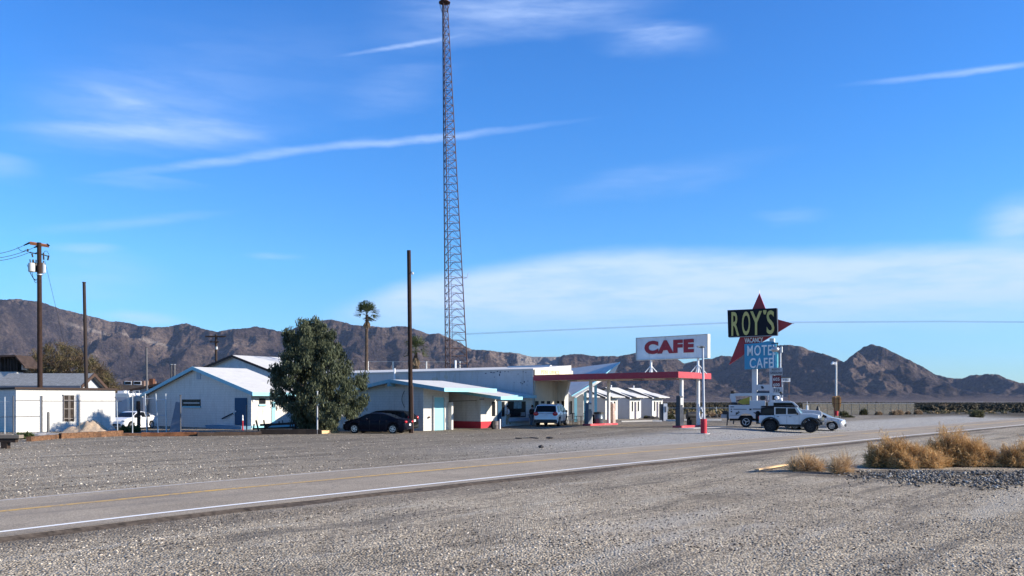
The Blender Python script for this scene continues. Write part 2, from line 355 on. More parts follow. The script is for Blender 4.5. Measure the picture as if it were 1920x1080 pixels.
# ================================================================ GROUND
def ground_mat():
    m, nt, bs = newmat('gravel_ground')
    vec = coords(nt)
    geo = nd(nt, 'ShaderNodeNewGeometry'); spn = nd(nt, 'ShaderNodeSeparateXYZ'); nt.links.new(vec, spn.inputs[0])
    big = noise(nt, vec, .09, 5, .6); mid = noise(nt, vec, .7, 5, .65); fine = noise(nt, vec, 14, 4, .75)
    st = coords(nt, (.22, 1.2, 1)); mpr = st.node; mpr.inputs['Rotation'].default_value = (0, 0, -TH)
    st2 = nd(nt, 'ShaderNodeTexNoise', ins={'Scale': .9, 'Detail': 5, 'Roughness': .6})
    rot = nd(nt, 'ShaderNodeVectorRotate', rotation_type='Z_AXIS'); rot.inputs['Angle'].default_value = -TH; tcn = nd(nt, 'ShaderNodeTexCoord'); nt.links.new(tcn.outputs['Object'], rot.inputs['Vector'])
    sc3 = nd(nt, 'ShaderNodeMapping'); sc3.inputs['Scale'].default_value = (.12, 1.0, 1); nt.links.new(rot.outputs[0], sc3.inputs[0]); nt.links.new(sc3.outputs[0], st2.inputs['Vector'])
    uv = nd(nt, 'ShaderNodeSeparateXYZ'); nt.links.new(rot.outputs[0], uv.inputs[0])
    vo = nd(nt, 'ShaderNodeTexVoronoi', ins={'Scale': 25.0, 'Randomness': 1}); nt.links.new(vec, vo.inputs['Vector'])
    vo2 = nd(nt, 'ShaderNodeTexVoronoi', ins={'Scale': 55.0}); nt.links.new(vec, vo2.inputs['Vector'])
    base = ramp(nt, big, [(.3, (.20, .168, .124)), (.5, (.335, .286, .214)), (.7, (.45, .39, .30))])
    base = mix(nt, mrange(nt, mid, .35, .7, 0, .55), base, (.48, .42, .325))
    # pebbles: each stone its own tone
    tone = nd(nt, 'ShaderNodeSeparateColor'); nt.links.new(vo.outputs['Color'], tone.inputs[0])
    tone2 = nd(nt, 'ShaderNodeSeparateColor'); nt.links.new(vo2.outputs['Color'], tone2.inputs[0])
    peb = ramp(nt, tone.outputs[0], [(0, (.16, .15, .14)), (.14, (.45, .43, .41)), (.4, (.9, .89, .87)), (.75, (1.15, 1.13, 1.1)), (1, (1.75, 1.72, 1.65))])
    peb2 = ramp(nt, tone2.outputs[1], [(0, (.22, .21, .2)), (.25, (.7, .69, .67)), (.5, (1.0, .99, .97)), (1, (1.65, 1.62, 1.58))])
    c = mix(nt, .85, base, peb, 'MULTIPLY'); c = mix(nt, .75, c, peb2, 'MULTIPLY')
    # worn wheel tracks along the highway
    c = mix(nt, mrange(nt, st2.outputs['Fac'], .52, .68, 0, .42), c, (.145, .122, .098))
    c = mix(nt, mrange(nt, st2.outputs['Fac'], .46, .33, 0, .35), c, (.45, .415, .35))
    # pale grey crushed stone spread beyond the carriageway on the right, brown earth of the lot
    dv = mth(nt, 'ADD', uv.outputs[1], mth(nt, 'MULTIPLY', mid, 4.0))
    far = mrange(nt, dv, 23, 25.5, 0, 1)
    lot = mix(nt, mrange(nt, mid, .3, .7, .25, .7), (.145, .125, .098), (.235, .205, .16)); lot = mix(nt, .6, lot, peb, 'MULTIPLY')
    c = mix(nt, mth(nt, 'MULTIPLY', far, mrange(nt, uv.outputs[0], 10, 30, .35, .75)), c, lot)
    c = mix(nt, mrange(nt, st2.outputs['Fac'], .5, .66, 0, .5), c, (.11, .095, .075)); c = mix(nt, mrange(nt, st2.outputs['Fac'], .44, .34, 0, .3), c, (.40, .36, .29))
    pale = mth(nt, 'MULTIPLY', mth(nt, 'MULTIPLY', mrange(nt, dv, 22.0, 24.0, 0, 1), mrange(nt, dv, 34, 29, 0, 1)), mrange(nt, uv.outputs[0], 22, 44, 0, .8))
    c = mix(nt, pale, c, mix(nt, .9, (.42, .41, .38), peb, 'MULTIPLY'))
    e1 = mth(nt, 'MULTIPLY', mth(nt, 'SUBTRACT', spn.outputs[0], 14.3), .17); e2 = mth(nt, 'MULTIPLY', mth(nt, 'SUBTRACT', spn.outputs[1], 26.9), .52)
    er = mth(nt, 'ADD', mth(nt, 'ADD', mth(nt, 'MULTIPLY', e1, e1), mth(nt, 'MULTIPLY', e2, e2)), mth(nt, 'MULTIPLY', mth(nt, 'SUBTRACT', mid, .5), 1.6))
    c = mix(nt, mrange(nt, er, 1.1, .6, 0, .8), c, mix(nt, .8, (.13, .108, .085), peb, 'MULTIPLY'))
    ed = mth(nt, 'ADD', mth(nt, 'SUBTRACT', uv.outputs[1], 15.4), mth(nt, 'MULTIPLY', mth(nt, 'SUBTRACT', mid, .5), 1.8))
    c = mix(nt, mth(nt, 'MULTIPLY', mrange(nt, ed, -1.3, -.3, 0, .55), mrange(nt, ed, 3, 2, 0, 1)), c, mix(nt, .8, (.15, .125, .098), peb, 'MULTIPLY'))
    # open desert floor beyond the station
    dd = nd(nt, 'ShaderNodeVectorMath', operation='LENGTH'); nt.links.new(vec, dd.inputs[0])
    n3 = noise(nt, coords(nt, (.3, 1, 1)), .045, 5, .65)
    des = ramp(nt, n3, [(.3, (.040, .034, .022)), (.52, (.065, .055, .038)), (.68, (.14, .12, .09)), (.85, (.22, .19, .15))])
    c = mix(nt, mrange(nt, mth(nt, 'ADD', dd.outputs['Value'], mth(nt, 'MULTIPLY', n3, 40.0)), 140, 175, 0, 1), c, des)
    c = mix(nt, mrange(nt, dd.outputs['Value'], 1400, 2600, 0, 1), c, (.15, .125, .11))
    nt.links.new(c, bs.inputs['Base Color']); bs.inputs['Roughness'].default_value = .95; bs.inputs['Specular IOR Level'].default_value = .2
    hgt = mth(nt, 'ADD', mth(nt, 'MULTIPLY', vo.outputs['Distance'], -1.0), mth(nt, 'MULTIPLY', fine, .6))
    hgt = mth(nt, 'ADD', hgt, mth(nt, 'MULTIPLY', mid, 3.0))
    bump(nt, bs, hgt, .8, .05)
    return m
az1 = np.concatenate([np.linspace(-180, -46, 46)[:-1], np.linspace(-46, 46, 231), np.linspace(46, 180, 46)[1:]])
rr = np.concatenate([[.3, 1, 2], np.arange(3, 125, .5), np.geomspace(125, 16000, 85)])
A_, R_ = np.meshgrid(np.radians(az1), rr, indexing='ij')
X_ = R_*np.sin(A_); Y_ = R_*np.cos(A_)
def sstep(a, b, x): t = np.clip((x-a)/(b-a), 0, 1); return t*t*(3-2*t)
U_ = CU*X_+SU*Y_; V_ = -SU*X_+CU*Y_
fu = np.array([p[0] for p in far_pts]); fv = np.array([p[1] for p in far_pts]); nu = np.array([p[0] for p in near_pts]); nv = np.array([p[1] for p in near_pts])
VF = np.interp(U_, fu, fv); VN = np.interp(U_, nu, nv)
Z_ = .25*sstep(46, 58, U_)*(1-sstep(150, 260, U_))*sstep(2, 7.5, V_-VF)*(1-sstep(120, 200, V_))
off = sstep(.9, 3.0, VN-V_)
und = (fbm(X_*.35, Y_*.35, 4)-.5)*.14*off*(1-sstep(40, 80, R_))
Z_ = Z_+und-.03*sstep(.5, 1.5, VN-V_)*(1-sstep(40, 90, R_))
Z_ = Z_+sstep(150, 320, R_)*(fbm(X_*.02, Y_*.02, 4)-.55)*.5*(1-sstep(900, 1500, R_))
gnd = grid_mesh('ground', np.stack([X_, Y_, Z_], -1).reshape(-1, 3), len(az1), len(rr), ground_mat()); gnd['kind'] = 'structure'
gnd['label'] = 'grey and tan desert gravel'
# ---------------------------------------------------------------- highway
def asphalt():
    m, nt, bs = newmat('asphalt'); vec = coords(nt)
    vo = nd(nt, 'ShaderNodeTexVoronoi', ins={'Scale': 55.0}); nt.links.new(vec, vo.inputs['Vector'])
    t = nd(nt, 'ShaderNodeSeparateColor'); nt.links.new(vo.outputs['Color'], t.inputs[0])
    c = ramp(nt, noise(nt, vec, .5, 5, .6), [(.3, (.255, .212, .158)), (.7, (.335, .282, .212))])
    c = mix(nt, .7, c, ramp(nt, t.outputs[0], [(0, (.5, .5, .5)), (.5, (1, 1, 1)), (1, (1.6, 1.6, 1.6))]), 'MULTIPLY')
    rot = nd(nt, 'ShaderNodeVectorRotate', rotation_type='Z_AXIS'); rot.inputs['Angle'].default_value = -TH; nt.links.new(vec, rot.inputs['Vector'])
    mp = nd(nt, 'ShaderNodeMapping'); mp.inputs['Scale'].default_value = (.06, 1.1, 1); nt.links.new(rot.outputs[0], mp.inputs[0])
    c = mix(nt, mrange(nt, noise(nt, mp.outputs[0], 1.0, 3, .5), .5, .7, 0, .35), c, (.14, .12, .1))
    wn = nd(nt, 'ShaderNodeTexNoise', ins={'Scale': .9, 'Detail': 4}); nt.links.new(vec, wn.inputs['Vector']); wa = nd(nt, 'ShaderNodeVectorMath', operation='MULTIPLY_ADD'); nt.links.new(wn.outputs['Color'], wa.inputs[0]); wa.inputs[1].default_value = (1.6, 1.6, 0); nt.links.new(vec, wa.inputs[2])
    ck = nd(nt, 'ShaderNodeTexVoronoi', feature='DISTANCE_TO_EDGE', ins={'Scale': .28}); nt.links.new(wa.outputs[0], ck.inputs['Vector'])
    c = mix(nt, mth(nt, 'MULTIPLY', mrange(nt, ck.outputs['Distance'], .014, .004, 0, .22), mrange(nt, noise(nt, vec, .25, 2, .5), .42, .56, 0, 1)), c, (.05, .043, .038))
    c = mix(nt, mrange(nt, noise(nt, vec, .18, 3, .5), .60, .64, 0, .35), c, (.17, .15, .13))
    nt.links.new(c, bs.inputs['Base Color']); bs.inputs['Roughness'].default_value = .9; bs.inputs['Specular IOR Level'].default_value = .25
    bump(nt, bs, t.outputs[0], .5, .01); return m
def paint(name, col, cover=.5, patch=False):
    m, nt, bs = newmat(name); vec = coords(nt)
    n = noise(nt, vec, 9, 5, .75)
    f_ = mrange(nt, n, cover, cover+.16, 0, .9)
    if patch: f_ = mth(nt, 'MAXIMUM', f_, mrange(nt, noise(nt, vec, .11, 3, .5), .50, .62, 0, .85))
    c = mix(nt, f_, col, (.25, .212, .165))
    nt.links.new(c, bs.inputs['Base Color']); bs.inputs['Roughness'].default_value = .75; return m
def dense(pts, n=12):
    out = []
    for k in range(len(pts)-1):
        p0 = Vector(pts[max(0, k-1)]); p1 = Vector(pts[k]); p2 = Vector(pts[k+1]); p3 = Vector(pts[min(len(pts)-1, k+2)])
        for i in range(n):
            t = i/n; out.append(p1.lerp(p2, t))
    out.append(Vector(pts[-1])); return out
nl = [(-40.0, near_pts[0][1]+.3)]+near_pts+[(near_pts[-1][0]+60, near_pts[-1][1]+.4), (400, near_pts[-1][1]+.4)]
u_all = np.concatenate([np.arange(-40, 120, 2.0), np.arange(120, 900, 20)])
sm = lambda pts, u: sum(interp(pts, u+d) for d in (-4, -2, 0, 2, 4))/5
vn = [sm(near_pts, u) for u in u_all]; vf = [sm(far_pts, u) for u in u_all]
def strip(a, b, z, u=u_all):
    V = []; F2 = []
    for i, x in enumerate(u): V += [site(x, a[i], z), site(x, b[i], z)]
    for i in range(len(u)-1): F2.append((2*i, 2*i+2, 2*i+3, 2*i+1))
    return V, F2
mb = MB(); prev = None
for i, x in enumerate(u_all):
    jit = random.uniform(-.05, .05)
    ring = [site(x, vn[i]-.62+jit, -.1), site(x, vn[i]-.55+jit, .05), site(x, vf[i]+.2+jit, .05), site(x, vf[i]+.28+jit, -.1)]
    k = len(mb.v); mb.v += [tuple(p) for p in ring]
    if prev is not None: mb.f += [(prev+j, k+j, k+j+1, prev+j+1) for j in range(3)]
    prev = k
road = mb.build('highway', asphalt()); road['kind'] = 'structure'; road['label'] = 'two lane asphalt highway'
def road_mark(name, label, offs, wdt, m, a=0, b=None, zz=.054):
    idx = [i for i, x in enumerate(u_all) if x >= a and (b is None or x <= b)]
    mb = MB(); V, Fc = strip([offs(i)-wdt/2 for i in idx], [offs(i)+wdt/2 for i in idx], zz, [u_all[i] for i in idx]); mb.add(V, Fc)
    o = mb.build(name, m); o['kind'] = 'structure'; o['label'] = label; return o
road_mark('edge_line', 'bright white painted line along the near edge of the highway', lambda i: vn[i], .14, paint('line_white', (.85, .85, .83), .62), -40)
road_mark('edge_line', 'thin white painted line along the far edge of the highway', lambda i: vf[i]-.1, .09, paint('line_white_worn', (.6, .58, .55), .5), -40)
road_mark('centre_line', 'worn yellow painted line down the middle of the highway', lambda i: vn[i]*.42+vf[i]*.58, .24, paint('line_yellow', (.62, .36, .06), .45, True), -40)

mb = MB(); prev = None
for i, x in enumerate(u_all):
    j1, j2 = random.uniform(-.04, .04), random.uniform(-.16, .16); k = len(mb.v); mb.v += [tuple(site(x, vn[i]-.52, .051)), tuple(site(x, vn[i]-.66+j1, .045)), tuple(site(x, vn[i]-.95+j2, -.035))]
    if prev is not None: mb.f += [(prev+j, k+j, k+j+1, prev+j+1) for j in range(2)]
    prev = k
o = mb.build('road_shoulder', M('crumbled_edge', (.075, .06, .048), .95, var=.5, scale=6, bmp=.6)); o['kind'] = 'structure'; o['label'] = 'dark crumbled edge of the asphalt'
# ================================================================ MOUNTAINS
SIL = [(-500, 640), (-300, 600), (-120, 575), (0, 562), (35, 560), (80, 567), (110, 578), (160, 590), (205, 602), (238, 605), (262, 611), (285, 614), (322, 612), (350, 605), (385, 618), (405, 622), (440, 617),
       (480, 613), (505, 617), (533, 622), (560, 612), (605, 600), (622, 599), (640, 604), (660, 610), (700, 612), (727, 614), (750, 611), (775, 615), (805, 627), (822, 624), (850, 638), (885, 656), (910, 656),
       (935, 660), (970, 663), (998, 669), (1046, 669), (1060, 666), (1090, 663), (1110, 667), (1130, 667), (1160, 668), (1200, 661), (1235, 657), (1255, 664), (1283, 682), (1300, 677), (1335, 671), (1352, 667), (1375, 668),
       (1400, 662), (1440, 650), (1475, 645), (1500, 649), (1530, 660), (1560, 668), (1575, 675), (1582, 678), (1600, 664), (1618, 651), (1634, 646), (1655, 650), (1680, 663), (1700, 672), (1730, 688), (1755, 703),
       (1780, 709), (1803, 710), (1820, 704), (1850, 701), (1872, 703), (1890, 711), (1920, 719), (2100, 735), (2400, 742), (3000, 746)]
def mountain_mat():
    m, nt, bs = newmat('mountain_rock'); vec = coords(nt)
    a = noise(nt, vec, .0022, 7, .62, .4); b = noise(nt, coords(nt, (1, 1, 3)), .011, 6, .7); c0 = noise(nt, vec, .05, 4, .7)
    c = ramp(nt, a, [(.32, (.024, .018, .020)), (.45, (.048, .035, .034)), (.54, (.11, .08, .066)), (.66, (.29, .215, .165))])
    c = mix(nt, mrange(nt, b, .5, .72, 0, .7), c, (.17, .132, .11))
    c = mix(nt, mrange(nt, b, .44, .3, 0, .7), c, (.03, .024, .028))
    c = mix(nt, mrange(nt, c0, .35, .6, .75, 0), c, (.018, .014, .016)); c = mix(nt, mrange(nt, noise(nt, coords(nt, (1, 1, 2.5)), .09, 3, .7), .55, .7, 0, .5), c, (.22, .165, .13))
    s = nd(nt, 'ShaderNodeSeparateXYZ'); nt.links.new(vec, s.inputs[0])
    # outwash fans at the foot are paler
    c = mix(nt, mrange(nt, mth(nt, 'ADD', s.outputs[2], mth(nt, 'MULTIPLY', b, 60.0)), 75, 20, 0, .65), c, (.14, .105, .09))
    # pale scar on the left shoulder and the terraced quarry face in the middle
    def patch(px, py, Z, rx, ry, ang_, col, amt):
        nonlocal c
        p = P(px, py, Z); r = nd(nt, 'ShaderNodeMath', operation='DIVIDE'); nt.links.new(s.outputs[0], r.inputs[0]); nt.links.new(s.outputs[1], r.inputs[1])
        return
    sx = mth(nt, 'DIVIDE', s.outputs[0], s.outputs[1])
    q = mth(nt, 'MULTIPLY', mrange(nt, sx, .0, .012, 0, 1), mrange(nt, sx, .058, .05, 0, 1))
    q = mth(nt, 'MULTIPLY', q, mrange(nt, s.outputs[2], 190, 235, 0, 1))
    c = mix(nt, mth(nt, 'MULTIPLY', q, .85), c, mix(nt, noise(nt, coords(nt, (1, 1, .12)), .03, 3, .6), (.27, .235, .21), (.42, .38, .34)))
    dd = mth(nt, 'ADD', mth(nt, 'ADD', mth(nt, 'MULTIPLY', sx, 1.0), .497), mth(nt, 'MULTIPLY', mth(nt, 'SUBTRACT', s.outputs[2], 470.0), .00075))
    sc_ = mth(nt, 'MULTIPLY', mrange(nt, mth(nt, 'ABSOLUTE', mth(nt, 'ADD', dd, mth(nt, 'MULTIPLY', mth(nt, 'SUBTRACT', b, .5), .06))), .014, .002, 0, 1), mth(nt, 'MULTIPLY', mrange(nt, s.outputs[2], 300, 360, 0, 1), mrange(nt, sx, -.54, -.5, 0, 1)))
    c = mix(nt, mth(nt, 'MULTIPLY', sc_, .55), c, (.34, .29, .25))
    nt.links.new(c, bs.inputs['Base Color']); bs.inputs['Roughness'].default_value = .95; bs.inputs['Specular IOR Level'].default_value = .1
    bump(nt, bs, noise(nt, vec, .014, 9, .74), 1.0, 75); return m
naz, nr = 1600, 360
azs = np.radians(np.linspace(-44, 50, naz)); t = np.linspace(0, 1, nr); rads = 3300+3000*t
A_, R_ = np.meshgrid(azs, rads, indexing='ij'); X_ = R_*np.sin(A_); Y_ = R_*np.cos(A_); Tt = np.broadcast_to(t, A_.shape)
DX = 25.0; ex_ = np.arange(-8200, 9600, DX); ey_ = np.arange(3300, 7000, DX); EX, EY = np.meshgrid(ex_, ey_, indexing='ij'); NX, NY = EX.shape
pxe = np.clip(CX+F*EX/5200.0, -500, 3000); Pk = (HY-np.interp(pxe, [p[0] for p in SIL], [p[1] for p in SIL]))/F*5200
yr_ = 5350+700*(fbm(EX*.0007+3, EX*0+2.5, 3)-.5); sg = np.where(EY < yr_, 780.0, 900.0)
UP = Pk*np.exp(-((EY-yr_)/sg)**2)*(.55+.9*fbm(EX*.0012, EY*.0012, 4))+Pk*.35*np.exp(-((EY-4350-300*fbm(EX*.001+9, EX*0, 2))/260)**2)*sstep(.45, .65, fbm(EX*.0011+30, EY*.0011, 3))
UP *= sstep(3400, 3900, EY)*(.35+1.5*ridged(EX*.0019+2, EY*.0006+5, 3, .5)); EH = UP*.15*fbm(EX*.004, EY*.004, 5)+_rng.uniform(0, 2, EX.shape)
idx = np.arange(NX*NY).reshape(NX, NY); AREA = np.full(NX*NY, DX*DX); nst = 110; dt_ = 1.0/nst
offs = [(a, b, math.hypot(a, b)*DX) for a in (-1, 0, 1) for b in (-1, 0, 1) if a or b]
for st_ in range(nst):
    EH += UP*dt_*1.9; best = np.zeros_like(EH); rec = idx.copy(); dst = np.full(EH.shape, DX)
    pad = np.pad(EH, 1, mode='constant', constant_values=1e9); pidx = np.pad(idx, 1)
    for a, b, d in offs:
        nb = pad[1+a:1+a+NX, 1+b:1+b+NY]; sl_ = (EH-nb)/d; k = sl_ > best
        best = np.where(k, sl_, best); rec = np.where(k, pidx[1+a:1+a+NX, 1+b:1+b+NY], rec); dst = np.where(k, d, dst)
    r_ = rec.ravel(); selfr = r_ == idx.ravel()
    for _i in range(14): AREA = DX*DX+np.bincount(r_[~selfr], AREA[~selfr], NX*NY)
    AREA = np.minimum(AREA, 4e6); hr = EH.ravel()[r_].reshape(NX, NY); f = 5.0*dt_*np.sqrt(AREA).reshape(NX, NY)/dst; f = np.where(selfr.reshape(NX, NY), 0, f)
    EH = (EH+f*hr)/(1+f); EH = np.minimum(EH, hr+.85*dst); EH[:, 0] = 0
    pits = selfr.reshape(NX, NY); q4 = (np.roll(EH, 1, 0)+np.roll(EH, -1, 0)+np.roll(EH, 1, 1)+np.roll(EH, -1, 1))/4; EH = np.where(pits, q4+.5, EH*.99+q4*.01); EH[:, 0] = 0

def bil(G, x, y):
    fx = np.clip((x-ex_[0])/DX, 0, NX-1.001); fy = np.clip((y-ey_[0])/DX, 0, NY-1.001); i = fx.astype(int); j = fy.astype(int); fx = fx-i; fy = fy-j
    return (G[i, j]*(1-fx)+G[i+1, j]*fx)*(1-fy)+(G[i, j+1]*(1-fx)+G[i+1, j+1]*fx)*fy
wx = X_+(fbm(X_*.012+7, Y_*.012, 3)-.5)*26; wy = Y_+(fbm(X_*.012-3, Y_*.012+9, 3)-.5)*26
hgt = bil(EH, wx, wy); rel = np.clip(hgt/120, 0, 1)
hgt = hgt+rel*((ridged(wx*.0065, wy*.0065+4, 3, .6)-.4)*78+(ridged(X_*.017+5, Y_*.017+4, 3, .6)-.4)*26+(ridged(wx*.04, wy*.04, 2, .5)-.4)*5)
hgt = hgt+14*sstep(0, .5, Tt)
tanp = np.degrees(azs)*0; pxs = CX+F*np.tan(azs); sy = np.interp(pxs, [p[0] for p in SIL], [p[1] for p in SIL])
jag = (fbm(pxs*.16, pxs*0+.5, 3)-.5)*3.0+(fbm(pxs*.045, pxs*0+4.5, 3)-.5)*3.0
jag = jag*np.where((pxs > 990) & (pxs < 1050), .15, 1)
target = np.maximum(.5, (HY-sy-jag))/F           # height over ground distance along +Y
E = hgt/(Y_)                                     # apparent height
mx = E.max(axis=1)
kk = np.exp(np.convolve(np.pad(np.log(target/mx), 4, 'edge'), np.ones(9)/9, 'valid'))
# blend: smooth scale, then pull only the crest onto the skyline
Zm = hgt*kk[:, None]; cur = (Zm/Y_).max(axis=1); ratio = target/cur
crest = sstep(.55, 1.0, (Zm/Y_)/cur[:, None])
Zm = Zm*(1+(ratio[:, None]-1)*crest)
cur = (Zm/Y_).max(axis=1); Zm = Zm*(target/cur)[:, None]
Zm = Zm+H*sstep(0, .2, Tt)-1.5*(1-sstep(0, .12, Tt))
mt = grid_mesh('mountains', np.stack([X_, Y_, Zm], -1).reshape(-1, 3), naz, nr, mountain_mat()); mt['kind'] = 'structure'; mt['label'] = 'bare brown desert mountains'
# ================================================================ LOOSE STONES AND DESERT SCRUB
def stones(name, label, pts, smin, smax, mat):
    base = np.array([(1, 0, 0), (-1, 0, 0), (0, 1, 0), (0, -1, 0), (0, 0, 1), (0, 0, -1)], float); fc = [(0, 2, 4), (2, 1, 4), (1, 3, 4), (3, 0, 4), (2, 0, 5), (1, 2, 5), (3, 1, 5), (0, 3, 5)]
    n = len(pts); pts = np.array(pts); s = _rng.uniform(0, 1, n)**2.2*(smax-smin)+smin
    V = base[None]*(s[:, None, None]*_rng.uniform(.6, 1.3, (n, 6, 1)))*np.array([1, 1, .6]); a = _rng.uniform(0, 6.28, n); ca, sa = np.cos(a)[:, None], np.sin(a)[:, None]
    Vx = V[..., 0]*ca-V[..., 1]*sa; Vy = V[..., 0]*sa+V[..., 1]*ca; V = np.stack([Vx, Vy, V[..., 2]], -1)+pts[:, None]
    me = bpy.data.meshes.new(name); me.vertices.add(n*6); me.vertices.foreach_set('co', V.astype(np.float32).ravel())
    fi = (np.arange(n)[:, None, None]*6+np.array(fc)[None]).reshape(-1, 3); nf = len(fi); me.loops.add(nf*3); me.polygons.add(nf)
    me.loops.foreach_set('vertex_index', fi.astype(np.int32).ravel()); me.polygons.foreach_set('loop_start', np.arange(0, nf*3, 3, dtype=np.int32)); me.update(calc_edges=True)
    me.materials.append(mat); o = bpy.data.objects.new(name, me); COL.objects.link(o); o['kind'] = 'stuff'; o['label'] = label; return o
def island_mat(name, stops, rough=.9, scale=None, bmp=None):
    m, nt, bs = newmat(name); g = nd(nt, 'ShaderNodeNewGeometry')
    c = ramp(nt, g.outputs['Random Per Island'], stops); nt.links.new(c, bs.inputs['Base Color']); bs.inputs['Roughness'].default_value = rough
    bs.inputs['Specular IOR Level'].default_value = .25; return m
pt = []
while len(pt) < 22000:
    Z = 9.5*math.exp(random.random()*1.35); x = random.uniform(-.64, .64)*Z; u, v = to_uv(x, Z)
    if v > sm(near_pts, u)-.6: continue
    if fbm(np.array([x*.5]), np.array([Z*.5]), 3)[0] < random.uniform(.3, .62): continue
    pt.append((x, Z, (fbm(np.array([x*.35]), np.array([Z*.35]), 4)[0]-.5)*.14*ss(.9, 3, sm(near_pts, u)-v)-.03))
stones('gravel', 'loose gravel scattered in front of the highway', pt, .008, .034, island_mat('gravel_stone', [(0, (.025, .02, .018)), (.45, (.10, .085, .07)), (.6, (.34, .29, .23)), (1, (.62, .55, .45))]))
pt = []
while len(pt) < 5000:
    px = random.uniform(1540, 1990); py = 884+abs(random.gauss(0, 9+(px-1540)*.022)); 
    if random.random() > ss(1540, 1800, px)*1.1 or fbm(np.array([px*.02]), np.array([py*.12]), 3)[0] < random.uniform(.3, .6): continue
    if py > 918: continue
    p = g0(px, py); pt.append((p.x, p.y, random.uniform(-.01, .05)*ss(1560, 1680, px)))
stones('rubble', 'grey broken rock heaped along the roadside below the dry bushes', pt, .012, .07, island_mat('rubble_stone', [(0, (.03, .027, .024)), (.5, (.12, .11, .098)), (.85, (.25, .23, .2)), (1, (.5, .47, .42))]))
pt = []
while len(pt) < 9000:
    px = random.uniform(-20, 1940); py = random.uniform(806, 940); p = g0(px, py); u, v = to_uv(p.x, p.y)
    if v < sm(far_pts, u)+.5: continue
    if random.random() > (p.y/75)**1.0: continue
    pt.append((p.x, p.y, gz(p.x, p.y)))
stones('lot_gravel', 'loose stones scattered across the far side of the highway', pt, .012, .05, MATS.get('x') or bpy.data.materials['gravel_stone'])
def tufts(name, label, spots, mat, per=14):
    C = []; A = []; B = []
    for (x, y, z, r, h) in spots:
        n = per; d = _rng.normal(size=(n, 3)); d /= np.linalg.norm(d, axis=1)[:, None]; q = _rng.uniform(.3, 1, n)[:, None]
        c = d*q*np.array([r, r, h*.5]); c[:, 2] = np.abs(c[:, 2])*1.6; C.append(c+np.array([x, y, z]))
        s = r*.34; a = runit(n)*s; b = runit(n)*s; A.append(a); B.append(b)
    return cards(name, np.concatenate(C), np.concatenate(A), np.concatenate(B), mat)
sp_ = []
for k in range(17000):
    Z = 150*math.exp(random.random()*2.1); x = random.uniform(-.15, .68)*Z
    if fbm(np.array([x*.012]), np.array([Z*.012]), 3)[0] < random.uniform(.25, .45): continue
    if Z < 170 and x/Z < .33: continue
    sp_.append((x, Z, gz(x, Z)-.05, random.uniform(.5, 1.1), random.uniform(.7, 1.35)))
o = tufts('desert_scrub', 'dark low creosote scrub covering the desert floor', sp_, island_mat('scrub_leaf', [(0, (.018, .015, .009)), (.5, (.04, .034, .02)), (.88, (.07, .055, .03)), (1, (.15, .11, .065))]), 10); o['kind'] = 'stuff'
# part
# ================================================================ SHARED MATERIALS
stucco = M('white_stucco', (.55, .545, .52), .85, var=.05, scale=1.2, dirt=(.34, .31, .27), damt=.5, streak=True, bmp=.25, bscale=40, block=.8)
stucco_old = M('weathered_stucco', (.46, .465, .465), .88, var=.07, scale=.6, dirt=(.30, .28, .25), damt=.65, streak=True, bmp=.3, bscale=30, block=.35)
tan_wall = M('tan_wall', (.50, .46, .38), .88, var=.08, scale=1, dirt=(.3, .26, .2), damt=.4, streak=True)
roofw = M('white_roof', (.56, .555, .53), .8, var=.06, scale=1.5, dirt=(.45, .43, .4), damt=.55, bmp=.3, bscale=12)
teal = M('teal_trim', (.16, .40, .50), .55, var=.1, scale=2, dirt=(.5, .55, .55), damt=.3)
teal_door = M('teal_door', (.22, .52, .62), .5, var=.06, scale=2)
blue_door = M('blue_door', (.022, .07, .135), .7, var=.1, spec=.2)
redp = M('red_paint', (.36, .018, .035), .55, var=.1, scale=2, dirt=(.3, .1, .1), damt=.3)
redbase = M('red_base', (.42, .035, .05), .7, var=.12, scale=2)
black = M('black_metal', (.012, .012, .013), .55, var=.2)
darkwin = M('dark_glass', (.012, .014, .017), .3, var=.1, spec=.08)
white_metal = M('white_metal', (.72, .73, .74), .45, var=.05, scale=3, dirt=(.4, .38, .35), damt=.3)
galv = M('galvanised', (.42, .43, .44), .4, .6, var=.1, scale=4)
rust = M('rusty_metal', (.12, .055, .035), .8, var=.25, scale=6)
rust_pole = M('dark_rusty_pole', (.035, .026, .024), .75, var=.2, scale=6)
wood_dark = M('dark_timber', (.045, .032, .026), .85, var=.3, scale=5, bmp=.5, bscale=30)
wood_pole = M('creosoted_pole', (.032, .019, .015), .85, var=.3, scale=4, bmp=.5)
wood_tan = M('weathered_timber', (.15, .08, .045), .85, var=.5, scale=7, dirt=(.06, .035, .025), damt=.95, bmp=.6)
wood_light = M('pale_plank', (.62, .42, .23), .8, var=.15, scale=5)
concrete = M('concrete', (.46, .45, .43), .9, var=.12, scale=2, bmp=.3)
rubber = M('tyre_rubber', (.018, .018, .019), .85, var=.15)
def shingle():
    m, nt, bs = newmat('shingles'); vec = coords(nt); br = nd(nt, 'ShaderNodeTexBrick', ins={'Scale': 2.2, 'Mortar Size': .03, 'Brick Width': .6, 'Row Height': .22})
    nt.links.new(vec, br.inputs['Vector']); br.inputs['Color1'].default_value = (.20, .215, .225, 1); br.inputs['Color2'].default_value = (.27, .285, .295, 1); br.inputs['Mortar'].default_value = (.1, .1, .1, 1)
    c = mix(nt, .6, br.outputs[0], ramp(nt, noise(nt, vec, 3, 5, .7), [(.3, (.6, .6, .6)), (.7, (1.2, 1.2, 1.2))]), 'MULTIPLY'); nt.links.new(c, bs.inputs['Base Color']); bs.inputs['Roughness'].default_value = .9; return m
grey_roof = shingle()
